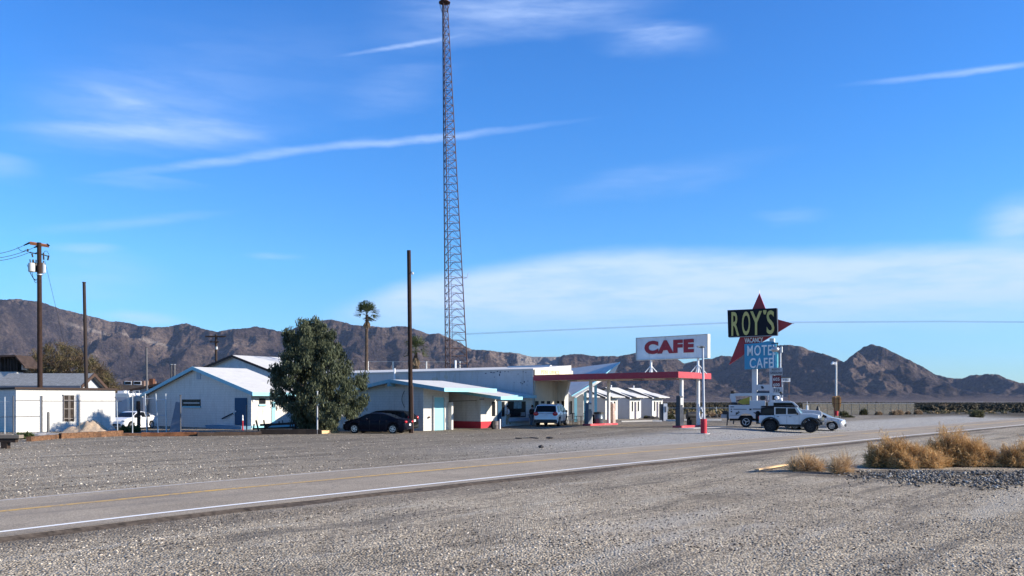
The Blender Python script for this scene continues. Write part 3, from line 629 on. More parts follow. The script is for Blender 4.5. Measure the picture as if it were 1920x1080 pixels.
def wallU(mb, u, px0, px1, py0, py1, d=.03, t=.03):
    """a box lying on a wall that faces -u, given by the picture columns and rows it covers"""
    va, vb = v_on(u, px0), v_on(u, px1); vm = (va+vb)/2; mb.box(u-d, u+t-.03-d*0, va, vb, z_at(u, vm, py1), z_at(u, vm, py0)); return mb
def wallV(mb, v, px0, px1, py0, py1, d=.03, t=.03):
    ua, ub = u_on(v, px0), u_on(v, px1); um = (ua+ub)/2; mb.box(ua, ub, v-d, v, z_at(um, v, py1), z_at(um, v, py0)); return mb
def gable(mb, u0, u1, prof, t=.16):
    """roof slab following a (v,z) polyline, from u0 to u1"""
    pts = prof+[(v, z-t) for v, z in reversed(prof)]
    for (a, b) in zip(prof, prof[1:]): mb.prism([a, b, (b[0], b[1]-t), (a[0], a[1]-t)], 'x', u0, u1)
    return mb
def fascia(mb, u, prof, h=.26, d=.05, up=.03):
    for a, b in zip(prof, prof[1:]): mb.prism([(a[0], a[1]+up), (b[0], b[1]+up), (b[0], b[1]+up-h), (a[0], a[1]+up-h)], 'x', u-d, u-.003)
    return mb
# ---------------------------------------------------------------- gabled white house on the left
B = ST('gabled_house', 'white gabled house with teal eaves and a blue door, left of the big tree', 'house', 39.6, 60.8)
u0, v0, v1 = 39.6, 60.8, 77.9; ua = 44.6; vr = v_on(39.6, 368); zr = z_at(39.6, vr, 688)
g = B.org[2]; ez = 2.98
MB().prism([(v0, g-.3), (v0, ez), (vr, zr-.2), (v1, ez-.1), (v1, g-.3)], 'x', u0, ua-.5).build('wall', stucco, B)
prof = [(v0-.75, ez+.02), (vr, zr), (v1+.75, ez-.1)]
rf = gable(MB(), u0-.35, ua, prof, .14).build('roof', roofw, B)
fascia(MB(), u0-.35, prof, .3).build('fascia', teal, B)
MB().box(u0-.4, ua, v0-.80, v0-.753, ez-.26, ez+.03).build('eave_board', teal_door, B)
w = wallU(MB(), u0, 342, 376, 749, 763, .05).build('window', darkwin, B); w['label'] = 'low wide dark window in the shaded gable wall'
wallU(MB(), u0, 344, 377, 761.5, 764.5, .10).build('sill', teal, w); wallU(MB(), u0, 345, 375, 755, 756.2, .07).build('frame', white_metal, w)
wallU(MB(), u0, 369, 376.5, 697, 711, .04).build('vent', M('vent_grey', (.3, .36, .42), .7), B)
dz = wallU(MB(), u0, 441, 463.5, 746, 797, .05).build('door', blue_door, B); wallU(MB(), u0, 442.5, 443.8, 770, 772.5, .1).build('handle', white_metal, dz)
wallU(MB(), u0, 403, 471, 797.5, 806, .9).build('step', M('blue_step', (.12, .22, .32), .8), B)
MB().cyl((u0-.14, v_on(u0, 419), z_at(u0, v_on(u0, 419), 785)), (u0-.14, v_on(u0, 439), z_at(u0, v_on(u0, 439), 775)), .05).build('handrail', wood_dark, B)
MB().ell((u0-.1, v_on(u0, 452), z_at(u0, v_on(u0, 452), 728.5)), .12, .14, .14).build('wall_lamp', black, B)
w = wallV(MB(), v0, 486, 497.5, 747, 757, .05).build('window', darkwin, B); w['label'] = 'small square window in the sunlit side wall'
wallV(MB(), v0, 485, 499, 758.2, 761, .09).build('sill', teal_door, w)
wallV(MB(), v0, 509.5, 516, 753, 794, .05).build('door', teal_door, B); wallV(MB(), v0, 472, 556, 797, 801.5, .05).build('skirting', teal_door, B)
wallV(MB(), v0, 474, 477, 749, 754, .06).build('meter_box', white_metal, B)
# ---------------------------------------------------------------- low block building at the far left
u0, v0 = to_uv(*gp(30, 811)[:2]); ub = u_on(v0, 216)
B = ST('flat_roofed_block', 'long low white flat roofed block with a dark metal door, at the left edge', 'building', u0, v0)
zt = z_at(u0, v0, 730); MB().box(u0, ub, v0, v0+9, -.2, zt).build('wall', stucco, B)
MB().box(u0-.12, ub+.12, v0-.14, v0+9.1, zt+.002, zt+.16).build('roof', M('dark_roof_edge', (.05, .035, .03), .8), B)
d = wallV(MB(), v0, 119, 137.5, 742.5, 789.5, .06).build('door', M('scorched_door', (.03, .024, .02), .8, var=.6, scale=3), B)
f = MB(); 
for px in (118.6, 127.5, 129.6, 137.6): wallV(f, v0, px, px+.9, 741.5, 790, .10)
for py in (750, 766, 784): wallV(f, v0, 119, 137, py, py+1, .085)
f.build('bars', M('door_bars', (.2, .18, .17), .6, .3), d); wallV(MB(), v0, 117.8, 139, 739.6, 741.2, .14).build('lintel', concrete, d)
# ---------------------------------------------------------------- shingled house behind it
Z = 84.0; g = 0.0; zr = P(100, 700, Z+2.6).z; xl, xr = P(16, 700, Z+2.6).x, P(176, 700, Z+2.6).x; ze = P(100, 723.5, Z).z
B = T('shingled_house', 'house with a grey shingled roof rising behind the flat roofed block', 'house', ((xl+xr)/2, Z, 0), 0, ((xl+xr)/2, Z, 0))
MB().prism([(Z+.5, 0), (Z+5.1, 0), (Z+5.1, ze-.1), (Z+2.7, zr-.25), (Z+.5, ze-.1)], 'x', xl+.8, xr-.5).build('wall', M('blue_grey_wall', (.35, .38, .43), .85), B)
MB().prism([(Z, ze), (Z+2.6, zr), (Z+2.6, zr-.14), (Z, ze-.14)], 'x', xl, xr).build('roof', grey_roof, B)
MB().prism([(Z+2.6, zr), (Z+5.6, ze-.2), (Z+5.6, ze-.34), (Z+2.6, zr-.14)], 'x', xl, xr).build('rear_roof', grey_roof, B)
m = MB()
for a, b in (((Z, ze), (Z+2.6, zr)), ((Z+2.6, zr), (Z+5.6, ze-.2))): m.prism([(a[0], a[1]+.03), (b[0], b[1]+.03), (b[0], b[1]-.3), (a[0], a[1]-.3)], 'x', xr+.003, xr+.1)
m.build('fascia', M('brown_trim', (.07, .045, .035), .8), B); MB().box(xl, xr, Z-.09, Z-.003, ze-.3, ze+.02).build('gutter', M('slate_blue', (.10, .12, .16), .7), B)
# derelict raised shed at the far left
Z = 96.0; xa, xb, xc = P(-14, 0, Z).x, P(31.5, 0, Z).x, P(43, 0, Z+2.5).x; zt = P(0, 669, Z).z; zb = P(0, 697, Z).z; zl = P(0, 704, Z).z
B = T('derelict_shed', 'derelict dark open shed on a pale base rising behind the shingled roof, far left', 'shed', ((xa+xc)/2, Z, 0), 0, ((xa+xc)/2, Z, 0))
MB().prism([(xa, Z), (xb, Z), (xc, Z+2.5), (xa, Z+3)], 'z', 0, zb).build('base', stucco_old, B)
m = MB()
for px in (1, 9, 15, 20, 26, 31): x = P(px, 0, Z+.1).x; MB().cbox((x, Z+.12, (zb+zt)/2), .16, .1, zt-zb).build('post', wood_dark, B)
m.cbox((xc-.4, Z+2.1, (zb+zt)/2-.4), .2, .16, zt-zb-.8); m.build('post', wood_dark, B)
MB().box(xa, xb, Z+1.6, Z+1.7, zb+.002, zt-.15).build('back_wall', M('charred_boards', (.03, .025, .022), .9, var=.5, scale=4), B)
MB().prism([(xa-1, zt-.3), (P(6, 0, Z).x, zt+.15), (xb, zt+.2), (P(50, 0, Z).x, zt-1.1), (P(50, 0, Z).x, zt-1.28), (xb, zt), (P(6, 0, Z).x, zt-.05), (xa-1, zt-.45)], 'y', Z-.4, Z+3).build('roof', M('old_boards', (.05, .035, .03), .9, var=.4), B)
MB().box(xb+.2, xb+.28, Z+.6, Z+1.6, zb+.25, zb+.9).build('window', white_metal, B)
# dark roofed shed between the motorhome and the gabled house
Z = 88.0
B = T('grey_shed', 'blue grey shed with a dark low roof behind the parked motorhome', 'shed', (P(275, 0, Z).x, Z, 0), 0, (P(275, 0, Z).x, Z, 0))
q = [(P(208, 0, Z).x, P(0, 738, Z).z), (P(345, 0, Z).x, P(0, 709, Z).z), (P(420, 0, Z).x, P(0, 722, Z).z)]
MB().prism([(q[0][0]+.4, 0), (q[0][0]+.4, q[0][1]-.1), (q[1][0], q[1][1]-.2), (q[2][0], q[2][1]-.1), (q[2][0], 0)], 'y', Z, Z+6).build('wall', M('blue_grey_wall', (.3, .3, .3)), B)
m = MB(); [m.prism([a, b, (b[0], b[1]-.2), (a[0], a[1]-.2)], 'y', Z-.4, Z+6.4) for a, b in zip(q, q[1:])]; m.build('roof', M('dark_roof_edge', (.05, .04, .03)), B)
c_ = MB().box(P(280, 0, Z).x, P(287.5, 0, Z).x, Z-.1, Z+.5, P(0, 734, Z).z, P(0, 710, Z).z).build('chimney', rust, B)
# small brown cabin far behind
Z = 170.0; B = T('brown_cabin', 'tiny distant brown roofed cabin with white framed windows behind the motorhome', 'cabin', (P(250, 0, Z).x, Z, 0), 0, (P(250, 0, Z).x, Z, 0))
MB().box(P(231, 0, Z).x, P(270, 0, Z).x, Z, Z+6, 0, P(0, 714, Z).z).build('wall', M('brown_wall', (.16, .11, .09)), B)
for a, b in ((234, 247), (251, 265)):
    f = MB().box(P(a, 0, Z).x, P(b, 0, Z).x, Z-.1, Z-.003, P(0, 722, Z).z, P(0, 714.6, Z).z).build('window', white_metal, B)
    MB().box(P(a+1, 0, Z).x, P(b-1, 0, Z).x, Z-.14, Z-.103, P(0, 720.5, Z).z, P(0, 715.6, Z).z).build('pane', darkwin, f)
x0, x1, x2 = P(218, 0, Z).x, P(240, 0, Z).x, P(282, 0, Z).x
MB().prism([(x0-.5, P(0, 733, Z).z), (x1, P(0, 721.5, Z).z), (x2, P(0, 722.5, Z).z), (x2, P(0, 735, Z).z), (x0, P(0, 735, Z).z)], 'y', Z-3, Z-.15).build('porch_roof', M('brown_shingle', (.15, .11, .085)), B)
# ---------------------------------------------------------------- large pale hall behind the gabled house
ux = 62.0; va, vb_, vr = v_on(ux, 560), v_on(ux, 395), v_on(ux, 441); 
B = ST('pale_hall', 'large pale hall with a white gabled roof standing behind the gabled house', 'building', ux, va)
zr = z_at(ux, vr, 666); ze = z_at(ux, vb_, 686); zf = z_at(ux, va, 712)
MB().prism([(va, -.2), (va, zf), (vr, zr-.2), (vb_+1, ze), (vb_+1, -.2)], 'x', ux, ux+9).build('wall', M('pale_wall', (.60, .60, .60), .85, streak=True, dirt=(.4, .38, .36)), B)
pr = [(va-1.0, zf-.3), (vr, zr), (vb_+2, ze-.35)]; gable(MB(), ux-.5, ux+9.5, pr, .14).build('roof', roofw, B); fascia(MB(), ux-.5, pr, .3).build('fascia', M('brown_trim', (.1, .1, .1)), B)
# ---------------------------------------------------------------- front building with roller door
B = ST('garage_wing', 'low white wing with shallow gable and turquoise roller door beside the bare pole', 'building', 46, 47.4)
g = B.org[2]; vr = v_on(45.5, 731); zr = z_at(45.5, vr, 711.5); vE = v_on(45.5, 833); zE = z_at(45.5, vE, 728)
pr = [(vE, zE), (vr, zr), (58.6, zr-1.15)]
zw = zE+(zr-zE)*(47.4-vE)/(vr-vE)-.16
MB().prism([(47.4, -.2), (47.4, zw), (vr, zr-.17), (57.8, zr-1.2), (57.8, -.2)], 'x', 46, 48.75).build('wall', stucco, B)
MB().box(48.6, 51.0, 49.5, 57.5, -.2, zw).build('rear_wall', stucco, B)
gable(MB(), 45.5, 51.4, pr, .14).build('roof', roofw, B); fascia(MB(), 45.5, pr, .27).build('fascia', teal, B)
MB().box(45.45, 51.4, vE-.06, vE-.003, zE-.25, zE+.03).build('eave_board', teal_door, B)
MB().box(45.3, 46, vr-.09, vr+.09, zr-.55, zr-.2).build('ridge_beam', teal, B)
d = wallV(MB(), 47.4, 812, 831, 745, 806, .02)
dd = MB(); ua_, ub_ = u_on(47.4, 812), u_on(47.4, 831); ztop = z_at(47, 47.4, 745)
n = 22
for i in range(n): 
    za = g+.02+(ztop-g)*i/n; zb = g+.02+(ztop-g)*(i+1)/n; dd.prism([(47.33, za), (47.37, za+.01), (47.37, zb-.01), (47.33, zb)], 'x', ua_, ub_)
dd.build('roller_door', teal_door, B)
f = MB(); f.box(ua_-.08, ua_-.003, 47.25, 47.4, g, ztop+.08); f.box(ub_+.003, ub_+.08, 47.25, 47.4, g, ztop+.08); f.box(ua_-.08, ub_+.08, 47.27, 47.4, ztop+.003, ztop+.1); f.build('door_frame', stucco, B)
MB().box(48.7, 48.9, 47.0, 47.42, g, z_at(48.8, 47.2, 754)).build('wing_wall', stucco, B)
MB().cbox((46.55, 47.3, 1.05), .1, .12, .12).build('tap', rust, B)
MB().box(51.0, 51.2, 48.8, 49.1, zr-.6, zr-.35).build('roof_vent', white_metal, B)
m = MB().tube([(45.8, 49.3+.1*math.sin(i/9*PI)*3, zr-.9-1.3*i/9) for i in range(10)], .025); m.build('cable', black, B)
# ---------------------------------------------------------------- lower wing with porch
B = ST('porch_wing', 'low white wing with red painted wall base and sloping teal edged porch roof', 'building', 51.15, 46.1)
g = B.org[2]; zE = z_at(50.7, 43.6, 744.3); zi = z_at(50.7, 49.5, 730)
pr = [(43.6, zE), (49.5, zi), (52, zi+.25)]
MB().prism([(46.1, -.2), (46.1, zE+.1), (52, zi+.05), (52, -.2)], 'x', 51.15, 57.85).build('wall', stucco, B)
gable(MB(), 50.7, 53.35, pr, .12).build('roof', roofw, B); gable(MB(), 53.36, 57.7, [(45.6, zE+.15), (49.5, zi), (52, zi+.25)], .12).build('rear_roof', roofw, B)
fascia(MB(), 50.7, pr, .24).build('fascia', teal, B); MB().box(50.65, 53.35, 43.53, 43.597, zE-.22, zE+.03).build('eave_board', teal_door, B)
MB().box(53.36, 57.7, 45.53, 45.597, zE-.08, zE+.18).build('eave_board', teal, B)
MB().box(51.08, 51.147, 46.05, 52, -.1, g+.55).build('red_base', redbase, B); MB().box(51.08, u_on(46.1, 926), 46.03, 46.097, -.1, g+.55).build('red_base', redbase, B)
MB().cyl((50.75, 46.2, 2.35), (51.1, 52, 2.2), .02).build('conduit', black, B); MB().cbox((50.72, 45.6, 2.45), .25, .3, .12).build('floodlight', M('lamp_grey', (.25, .25, .25)), B)
w = wallV(MB(), 46.1, 922.5, 928, 753, 780, .04).build('window', darkwin, B); w['label'] = 'narrow upright window beside the blue door'
d = wallV(MB(), 46.1, 932.5, 939.5, 752, 800, .06).build('door', blue_door, B); wallV(MB(), 46.1, 938, 938.8, 775, 779, .12).build('handle', galv, d)
wallV(MB(), 46.1, 941, 945.5, 753, 781, .05).build('window', darkwin, B)
w = wallV(MB(), 46.1, 952, 985, 752.5, 782, .05).build('shop_window', darkwin, B)
wallV(MB(), 46.1, 962, 976, 753, 766, .10).build('poster', M('faded_poster', (.16, .25, .27), .6, var=.5, scale=3), w)
wallV(MB(), 46.1, 975.5, 983, 773, 780, .10).build('notice', M('faded_notice', (.3, .3, .28), .6, var=.3, scale=6), w)
wallV(MB(), 46.1, 951, 990, 784, 790, .22).build('counter', M('blue_grey_wall', (.3, .3, .3)), B)
# ---------------------------------------------------------------- main building
B = ST('main_building', 'long tall white building with peeling paint behind the low porch roof', 'building', 57.9, 46.1)
g = B.org[2]; vL = 78.0; zT = z_at(57.9, 46.1, 691.2); zL = z_at(57.9, v_on(57.9, 690), 698.5)
zL2 = zT+(zL-zT)*(vL-46.1)/(v_on(57.9, 690)-46.1)
MB().prism([(46.1, -.2), (46.1, zT), (vL, zL2), (vL, -.2)], 'x', 57.9, 63.1).build('wall', stucco_old, B)
MB().prism([(46.75, -.2), (46.75, zT-.1), (vL, zL2-.1), (vL, -.2)], 'x', 63.1, 63.2).build('rear_wall', stucco_old, B)
m = MB(); m.add([(57.8, 46.0, zT), (57.8, vL, zL2), (63.4, vL, zL2+.5), (63.4, 46.0, zT+.45), (57.8, 46.0, zT-.08), (57.8, vL, zL2-.08), (63.4, vL, zL2-.1), (63.4, 46.0, zT-.1)],
      [(0, 1, 2, 3), (0, 4, 5, 1), (1, 5, 6, 2), (2, 6, 7, 3), (3, 7, 4, 0), (4, 7, 6, 5)]); m.build('roof', roofw, B)
# tan frontage under the canopy, flaring out to the right at the top
a_ = u_on(46.05, 1002); b_ = c_ = 61.25
MB().box(a_, c_, 45.98, 46.097, g, 4.07).build('frontage', tan_wall, B)
MB().prism([(46.09, g-.1), (45.25, g-.1), (45.2, 2.4), (44.75, 4.06), (46.09, 4.06)], 'x', 61.25, 61.26).build('pier_face', tan_wall, B); MB().prism([(46.09, g-.1), (45.24, g-.1), (45.19, 2.4), (44.74, 4.06), (46.09, 4.06)], 'x', 61.263, 61.6).build('flared_pier', stucco, B)
MB().box(58.0, 63.6, 45.95, 46.097, 4.56, zT-.05).build('parapet', M('cream_wall', (.66, .58, .42), .85), B)
text('letters', 'POST OFFICE', 2.6, .32, (60.2, 45.93, 4.86), 0, M('faded_letters', (.50, .42, .28), .85), B, bold=.01)
for k, px in enumerate((1003.5, 1014.5, 1025.5)):
    w = wallV(MB(), 45.97, px, px+6, 752, 775, .03).build('window', darkwin, B); wallV(MB(), 45.97, px-.6, px+6.6, 775, 776.3, .1).build('sill', tan_wall, w)
for px in (1043.5, 1053): wallU(MB(), 61.245, px, px+5, 752, 775, .02).build('window', darkwin, B)
# small gablet on the roof
vv = 47.2; um = u_on(vv, 1031.5); zb = z_at(um, vv, 697.5); za = z_at(um, vv, 687.5)
MB().prism([(um-.75, zb), (um+.75, zb), (um, za)], 'y', vv, vv+5).build('gablet', M('orange_boards', (.50, .24, .12), .8), B)
m = MB(); 
for s in (-1, 1): m.prism([(um, za+.08), (um+s*.95, zb-.1), (um+s*.95, zb-.02), (um, za+.17)], 'y', vv-.1, vv+5)
m.build('gablet_roof', roofw, B)
for px, py in ((744, 706), (854, 681)):
    vq = v_on(57.9 if px < 800 else 59, px); MB().cyl((57.6 if px < 800 else 59, vq, z_at(58, vq, py+9)), (57.6 if px < 800 else 59, vq, z_at(58, vq, py-15 if px < 800 else py-6)), .09).build('vent_pipe', white_metal, B)
# flaked paint: bare dark patches low in relief on the shaded wall
for (x, y, sx, sy) in ((911, 700, 1.8, 1), (921, 698.2, 3, 1), (926, 699, 3.5, .8), (933, 696.5, 2, .8), (938, 698, 1.6, 1.6), (936.5, 703, 1.2, 2.6), (947, 697, 2, .6), (953, 697.2, 1.8, .7), (971.5, 701.3, .9, 1.1), (927, 707, .9, .8),
                       (981, 697, 1, .6), (986, 698.5, .8, .9), (979.5, 719.5, 2, .9), (983, 716, 1.4, 1.6), (976.5, 717.5, 1, 1.2), (990, 714.5, .8, 1.0), (964, 717, .7, .6), (988, 722, 1.2, .5)):
    vq = v_on(57.9, x); zq = z_at(57.9, vq, y); k = depth(57.9, vq)/F*1.15; n = 11
    pts_ = [(vq+k*sx*math.cos(2*PI*i/n)*random.uniform(.6, 1.15), zq+k*sy*math.sin(2*PI*i/n)*random.uniform(.6, 1.15)) for i in range(n)]
    MB().prism(pts_, 'x', 57.893, 57.9).build('bare_patch', M('bare_patch', (.035, .045, .08), .9), B)
for (x, y, sx, sy, c) in ((816, 711, 9, 4, 1), (837, 707, 6, 5, 1), (853, 706, 1, 6, 0), (886, 705, .8, 8, 0), (927, 716, .6, 5, 0)):
    vq = v_on(57.9, x); zq = z_at(57.9, vq, y); k = depth(57.9, vq)/F; n = 12
    pts_ = [(vq+k*sx*math.cos(2*PI*i/n)*random.uniform(.6, 1.15), zq+k*sy*math.sin(2*PI*i/n)*random.uniform(.6, 1.15)) for i in range(n)]
    MB().prism(pts_, 'x', 57.895, 57.9).build('worn_patch', M('worn_patch', (.46, .44, .38) , .9, var=.2), B)
# ---------------------------------------------------------------- reception with the upswept roof
o0 = P(1100, 752, 86); o0.z = gz(o0.x, o0.y)
B = T('reception_building', 'reception building with a dramatic upswept white roof on turquoise posts behind the canopy', 'building', o0, 0, tuple(o0))
q = [P(1071, 741, 84), P(1118, 714, 85.5), P(1162, 679, 88), P(1040, 694.5, 93), P(1000, 700, 93), P(1030, 741, 88)]
MB().add([*q, *[p-Vector((0, 0, .18)) for p in q]], [(0, 1, 2, 3), (0, 3, 4, 5), (6, 9, 8, 7), (6, 11, 10, 9)]+[(i, 6+i, 6+(i+1) % 6, (i+1) % 6) for i in range(6)]).build('roof', roofw, B)
e = [P(1071, 743, 83.9), P(1118, 715, 85.4), P(1162, 679.3, 87.9)]; e2 = [P(1079, 744.5, 83.6), P(1119, 719, 85.2), P(1152, 700.5, 87.6)]
m = MB(); m.add([e[0], e[1], e2[1], e2[0]], [(0, 1, 2, 3)]); m.add([e[1], e[2], e2[2], e2[1]], [(0, 1, 2, 3)])
ob = m.build('gable_board', roofw, B); sol = ob.modifiers.new('thick', 'SOLIDIFY'); sol.thickness = .12
m = MB(); m.tube([p+Vector((.02, -.08, .02)) for p in e], .055); m.build('trim', teal_door, B)
for px, yt, yb, Zp in ((1079.5, 742, 787, 84), (1097.5, 733, 786, 87), (1117, 717, 785, 88)):
    p = P(px, yb, Zp); MB().box(p.x-.15, p.x+.12, Zp-.13, Zp+.13, .1, P(px, yt, Zp).z).build('post', teal_door, B)
p = P(1067, 0, 89); p2 = P(1094, 0, 89)
MB().box(P(1030, 0, 89).x, p2.x, 89, 93, 0, P(0, 739, 89).z).build('wall', M('grey_wall', (.36, .37, .38), .85), B)
MB().box(P(1070, 0, 88.97).x, P(1072.4, 0, 89).x, 88.94, 88.997, P(0, 776, 89).z, P(0, 752, 89).z).build('window', darkwin, B)
# ---------------------------------------------------------------- motel cottages
def cottage():
    g = .25; t = T('motel_cottage', 'x', 'cottage', (0, 0, 0), 0, (0, 0, 0), 'white motel cottages in a row')
    Wd, L = 6.6, 2.5
    MB().prism([(0, -.3), (0, 2.25), (3.25, 3.45), (Wd, 2.25), (Wd, -.3)], 'x', 0, L).build('wall', M('cottage_grey', (.50, .51, .53), .85, var=.05), t)
    pr = [(-.3, 2.44), (3.25, 3.66), (Wd+.4, 2.44)]; gable(MB(), -.3, L+.2, pr, .1).build('roof', roofw, t); fascia(MB(), -.3, pr, .16).build('fascia', M('grey_fascia', (.10, .10, .11), .8), t)
    m = MB(); m.box(.02, L-.02, -.05, -.003, -.3, 2.2); m.build('front_wall', stucco, t)
    m = MB(); m.slab([(.35, 1.35, 3.06), (L+.3, 1.35, 3.06), (L+.32, -.85, 2.52), (.2, -.85, 2.52)], .07); m.build('awning', roofw, t)
    for s in (.45, 1.75):
        w = MB().box(s, s+.26, -.08, -.053, .85, 2.0).build('window', darkwin, t); MB().box(s-.04, s+.3, -.11, -.083, .8, .85).build('sill', white_metal, w)
    d = MB().box(1.02, 1.42, -.08, -.053, -.2, 1.95).build('door', M('dark_door', (.03, .025, .06), .6), t); MB().cbox((1.36, -.12, .95), .04, .05, .06).build('handle', galv, d)
    MB().cyl((1.2, 3.25, 3.6), (1.2, 3.25, 3.95), .07).build('vent_pipe', white_metal, t)
    MB().box(L+.03, L+.25, .1, .5, .8, 2.0).build('shutter', M('cottage_shade', (.12, .12, .13)), t)
    return t
ct = cottage(); labs = ['farthest right motel cottage, nearest to the open desert', 'motel cottage second from the right, beside a small shrub', 'motel cottage seen just behind the black lidded bin', 'motel cottage mostly hidden behind the left pumps and columns', 'motel cottage glimpsed under the upswept roof by the white car']
cu_, cv_ = 89.0, 52.7
for k in range(5):
    u = cu_-5.2*k; p = site(u, cv_-.12*k, gs(u, cv_))
    if k == 0: ct.o.location = p; ct.o.rotation_euler = (0, 0, TH); ct.o['label'] = labs[0]
    elif k < 4: copy_thing(ct.o, p, TH, labs[k])
# ---------------------------------------------------------------- fuel canopy
g = .25
B = ST('fuel_canopy', 'flat fuel station canopy with a red fascia on slim pale columns', 'canopy', 60, 39, z=g)
cu0, cu1, cv0, cv1 = 57.72, 62.95, 31.9, 45.85
MB().box(cu0, cu1, cv0, cv1, 4.08, 4.46).build('deck', M('soffit', (.62, .58, .50), .8, var=.06), B)
m = MB(); m.box(cu0-.08, cu0-.003, cv0-.08, cv1, 4.06, 4.54); m.box(cu1+.003, cu1+.08, cv0-.08, cv1, 4.06, 4.54); m.box(cu0, cu1, cv0-.08, cv0-.003, 4.06, 4.54); m.box(cu0, cu1, cv1+.003, cv1+.03, 4.06, 4.54)
m.build('fascia', redp, B, bevel=.01)
for u, v in ((59.0, 32.3), (61.7, 32.3), (59.0, 40.8), (61.7, 40.8)): MB().cyl((u, v, g), (u, v, 4.078), .15, None, 16).build('column', M('column_paint', (.66, .65, .63), .6, var=.08, scale=2, dirt=(.35, .32, .3), streak=True), B, smooth=True)
for v in (33.5, 36.4, 43):
    MB().cbox((59.4, v, 4.04), .3, .9, .07).build('light', M('lamp_grey', (.2, .2, .2)), B)
# sign on the canopy roof
B = ST('cafe_sign', 'long white sign board reading CAFE in red on the canopy roof', 'sign', 61.7, 34.6, z=4.46)
s0, s1 = 31.4, 37.9; zb, zt = 5.76, 7.55
MB().box(61.55, 61.9, s0, s1, zb, zt).build('board', M('sign_face', (.74, .74, .73), .6, var=.1, scale=.9, dirt=(.38, .36, .34), damt=.5, streak=True), B)
m = MB(); 
for a in ((s0, s1, zb-.05, zb-.003), (s0, s1, zt+.003, zt+.05), (s0-.05, s0-.003, zb-.05, zt+.05), (s1+.003, s1+.05, zb-.05, zt+.05)): m.box(61.5, 61.93, a[0], a[1], a[2], a[3])
m.build('frame', M('sign_frame', (.52, .50, .45), .6), B)
text('letters', 'CAFE', 4.55, 1.10, (61.52, 34.85, 6.73), -PI/2, M('sign_red', (.30, .008, .018), .5, var=.08), B, depth=.03, bold=.06, sp=1.12)
for v in (32.3, 36.6):
    MB().cyl((61.7, v, 4.462), (61.7, v, zb-.06), .09).build('post', white_metal, B)
    for du, dv in ((-.5, .5), (.5, -.5), (-.5, -.5), (.5, .5)): MB().cyl((61.7+du, v+dv, 4.462), (61.7, v, 5.25), .035).build('brace', white_metal, B)
# ---------------------------------------------------------------- pump islands
def island(label, u0, u1, v0, v1):
    m = MB(); m.box(u0, u1, v0, v1, g-.1, g+.15); o = SS('pump_island', label, 'island', m, M('island_red', (.52, .07, .09), .75, var=.15, scale=3, dirt=(.3, .25, .25), damt=.6), (u0+u1)/2, (v0+v1)/2, 'red kerbed pump islands')
    b = o.modifiers.new('bevel', 'BEVEL'); b.width = .03; b.segments = 2; return o
island('red kerbed concrete island under the right canopy columns', 58.4, 62.6, 31.95, 32.75); island('red kerbed concrete island under the left canopy columns', 58.4, 62.6, 40.4, 41.2)
MB_ = MB().box(57.0, 64.2, 30.2, 31.5, g-.1, g+.015); SS('concrete_pad', 'pale worn concrete slab edge in front of the right pump island', 'slab', MB_, concrete, 60, 31)
def pump(label, u, v, rz, hgt, bodym, kind=0):
    z = g+.15; t = T('fuel_pump', label, 'fuel pump', site(u, v, z), TH+rz, (0, 0, 0), 'old fuel pumps')
    MB().box(-.28, .28, -.2, .2, 0, hgt*.62).build('cabinet', bodym, t, bevel=.02)
    MB().box(-.24, .24, -.17, .17, hgt*.62+.002, hgt).build('head', bodym, t, bevel=.03)
    MB().box(-.19, .19, -.2, -.172, hgt*.70, hgt*.93).build('dial', M('dial_face', (.5, .5, .48), .3), t)
    MB().tube([(.3, -.05, hgt*.75), (.42, -.1, hgt*.55), (.44, -.12, .35), (.36, -.1, .18), (.31, 0, .4), (.3, 0, hgt*.58)], .02).build('hose', rubber, t)
    MB().cbox((.33, -.05, hgt*.78), .06, .05, .22).build('nozzle', black, t); return t
grey_p = M('pump_grey', (.10, .12, .15), .5, var=.15); pale_p = M('pump_pale', (.5, .47, .42), .5, var=.15)
pump('dark blue grey fuel pump on the left island, left of its columns', 58.65, 40.8, 0, 1.75, grey_p); pump('pale fuel pump on the left island beside the black lidded bin', 62.2, 40.8, PI/2, 1.7, M('pump_rose', (.42, .3, .26), .5, var=.3, scale=2))
pump('dark fuel pump on the right island beside the front column', 58.7, 32.3, 0, 2.3, M('pump_black', (.03, .035, .05), .4, var=.2)); 
p = gp(1243, 789); t = T('fuel_pump', 'tall slim white fuel pump standing by the rocks in front of the cottages', 'fuel pump', p, 0, (0, 0, 0), 'old fuel pumps')
MB().box(-.35, 0, -.3, .3, 0, 1.75).build('cabinet', M('pump_black', (.03, .03, .05)), t); MB().box(.003, .4, -.32, .32, 0, 1.8).build('head', white_metal, t); MB().box(.1, .3, -.35, -.322, .9, 1.5).build('dial', M('pump_grey', (.1, .1, .1)), t)
# ---------------------------------------------------------------- bins, tables, planters
def bin_(label, p, r, h, m, lid=None, group=None):
    t = T('waste_bin', label, 'bin', p, 0, (0, 0, 0), group); MB().lathe([(r*.92, 0), (r, .04), (r, h*.5), (r*1.03, h*.52), (r, h*.55), (r, h)], n=16).build('drum', m, t, smooth=True)
    if lid: MB().lathe([(r*1.15, h+.002), (r*1.15, h+.16), (r*.3, h+.2)], n=16).build('lid', lid, t)
    return t
q = site(60.2, 40.8, g+.15); bin_('grey metal bin with a wide black lid on the left island', q, .38, .8, M('bin_steel', (.13, .15, .18), .35, .5), black)
q = site(61.2, 40.9, g+.15); q2 = site(60.4, 41.6, g); bin_('black drum standing behind the grey lidded bin', q2, .36, .9, black)
p = gp(929, 804); bin_('grey tub beside the end of the red wall base', p, .3, .62, M('tub', (.2, .17, .16), .7)); p = gp(937.5, 804)
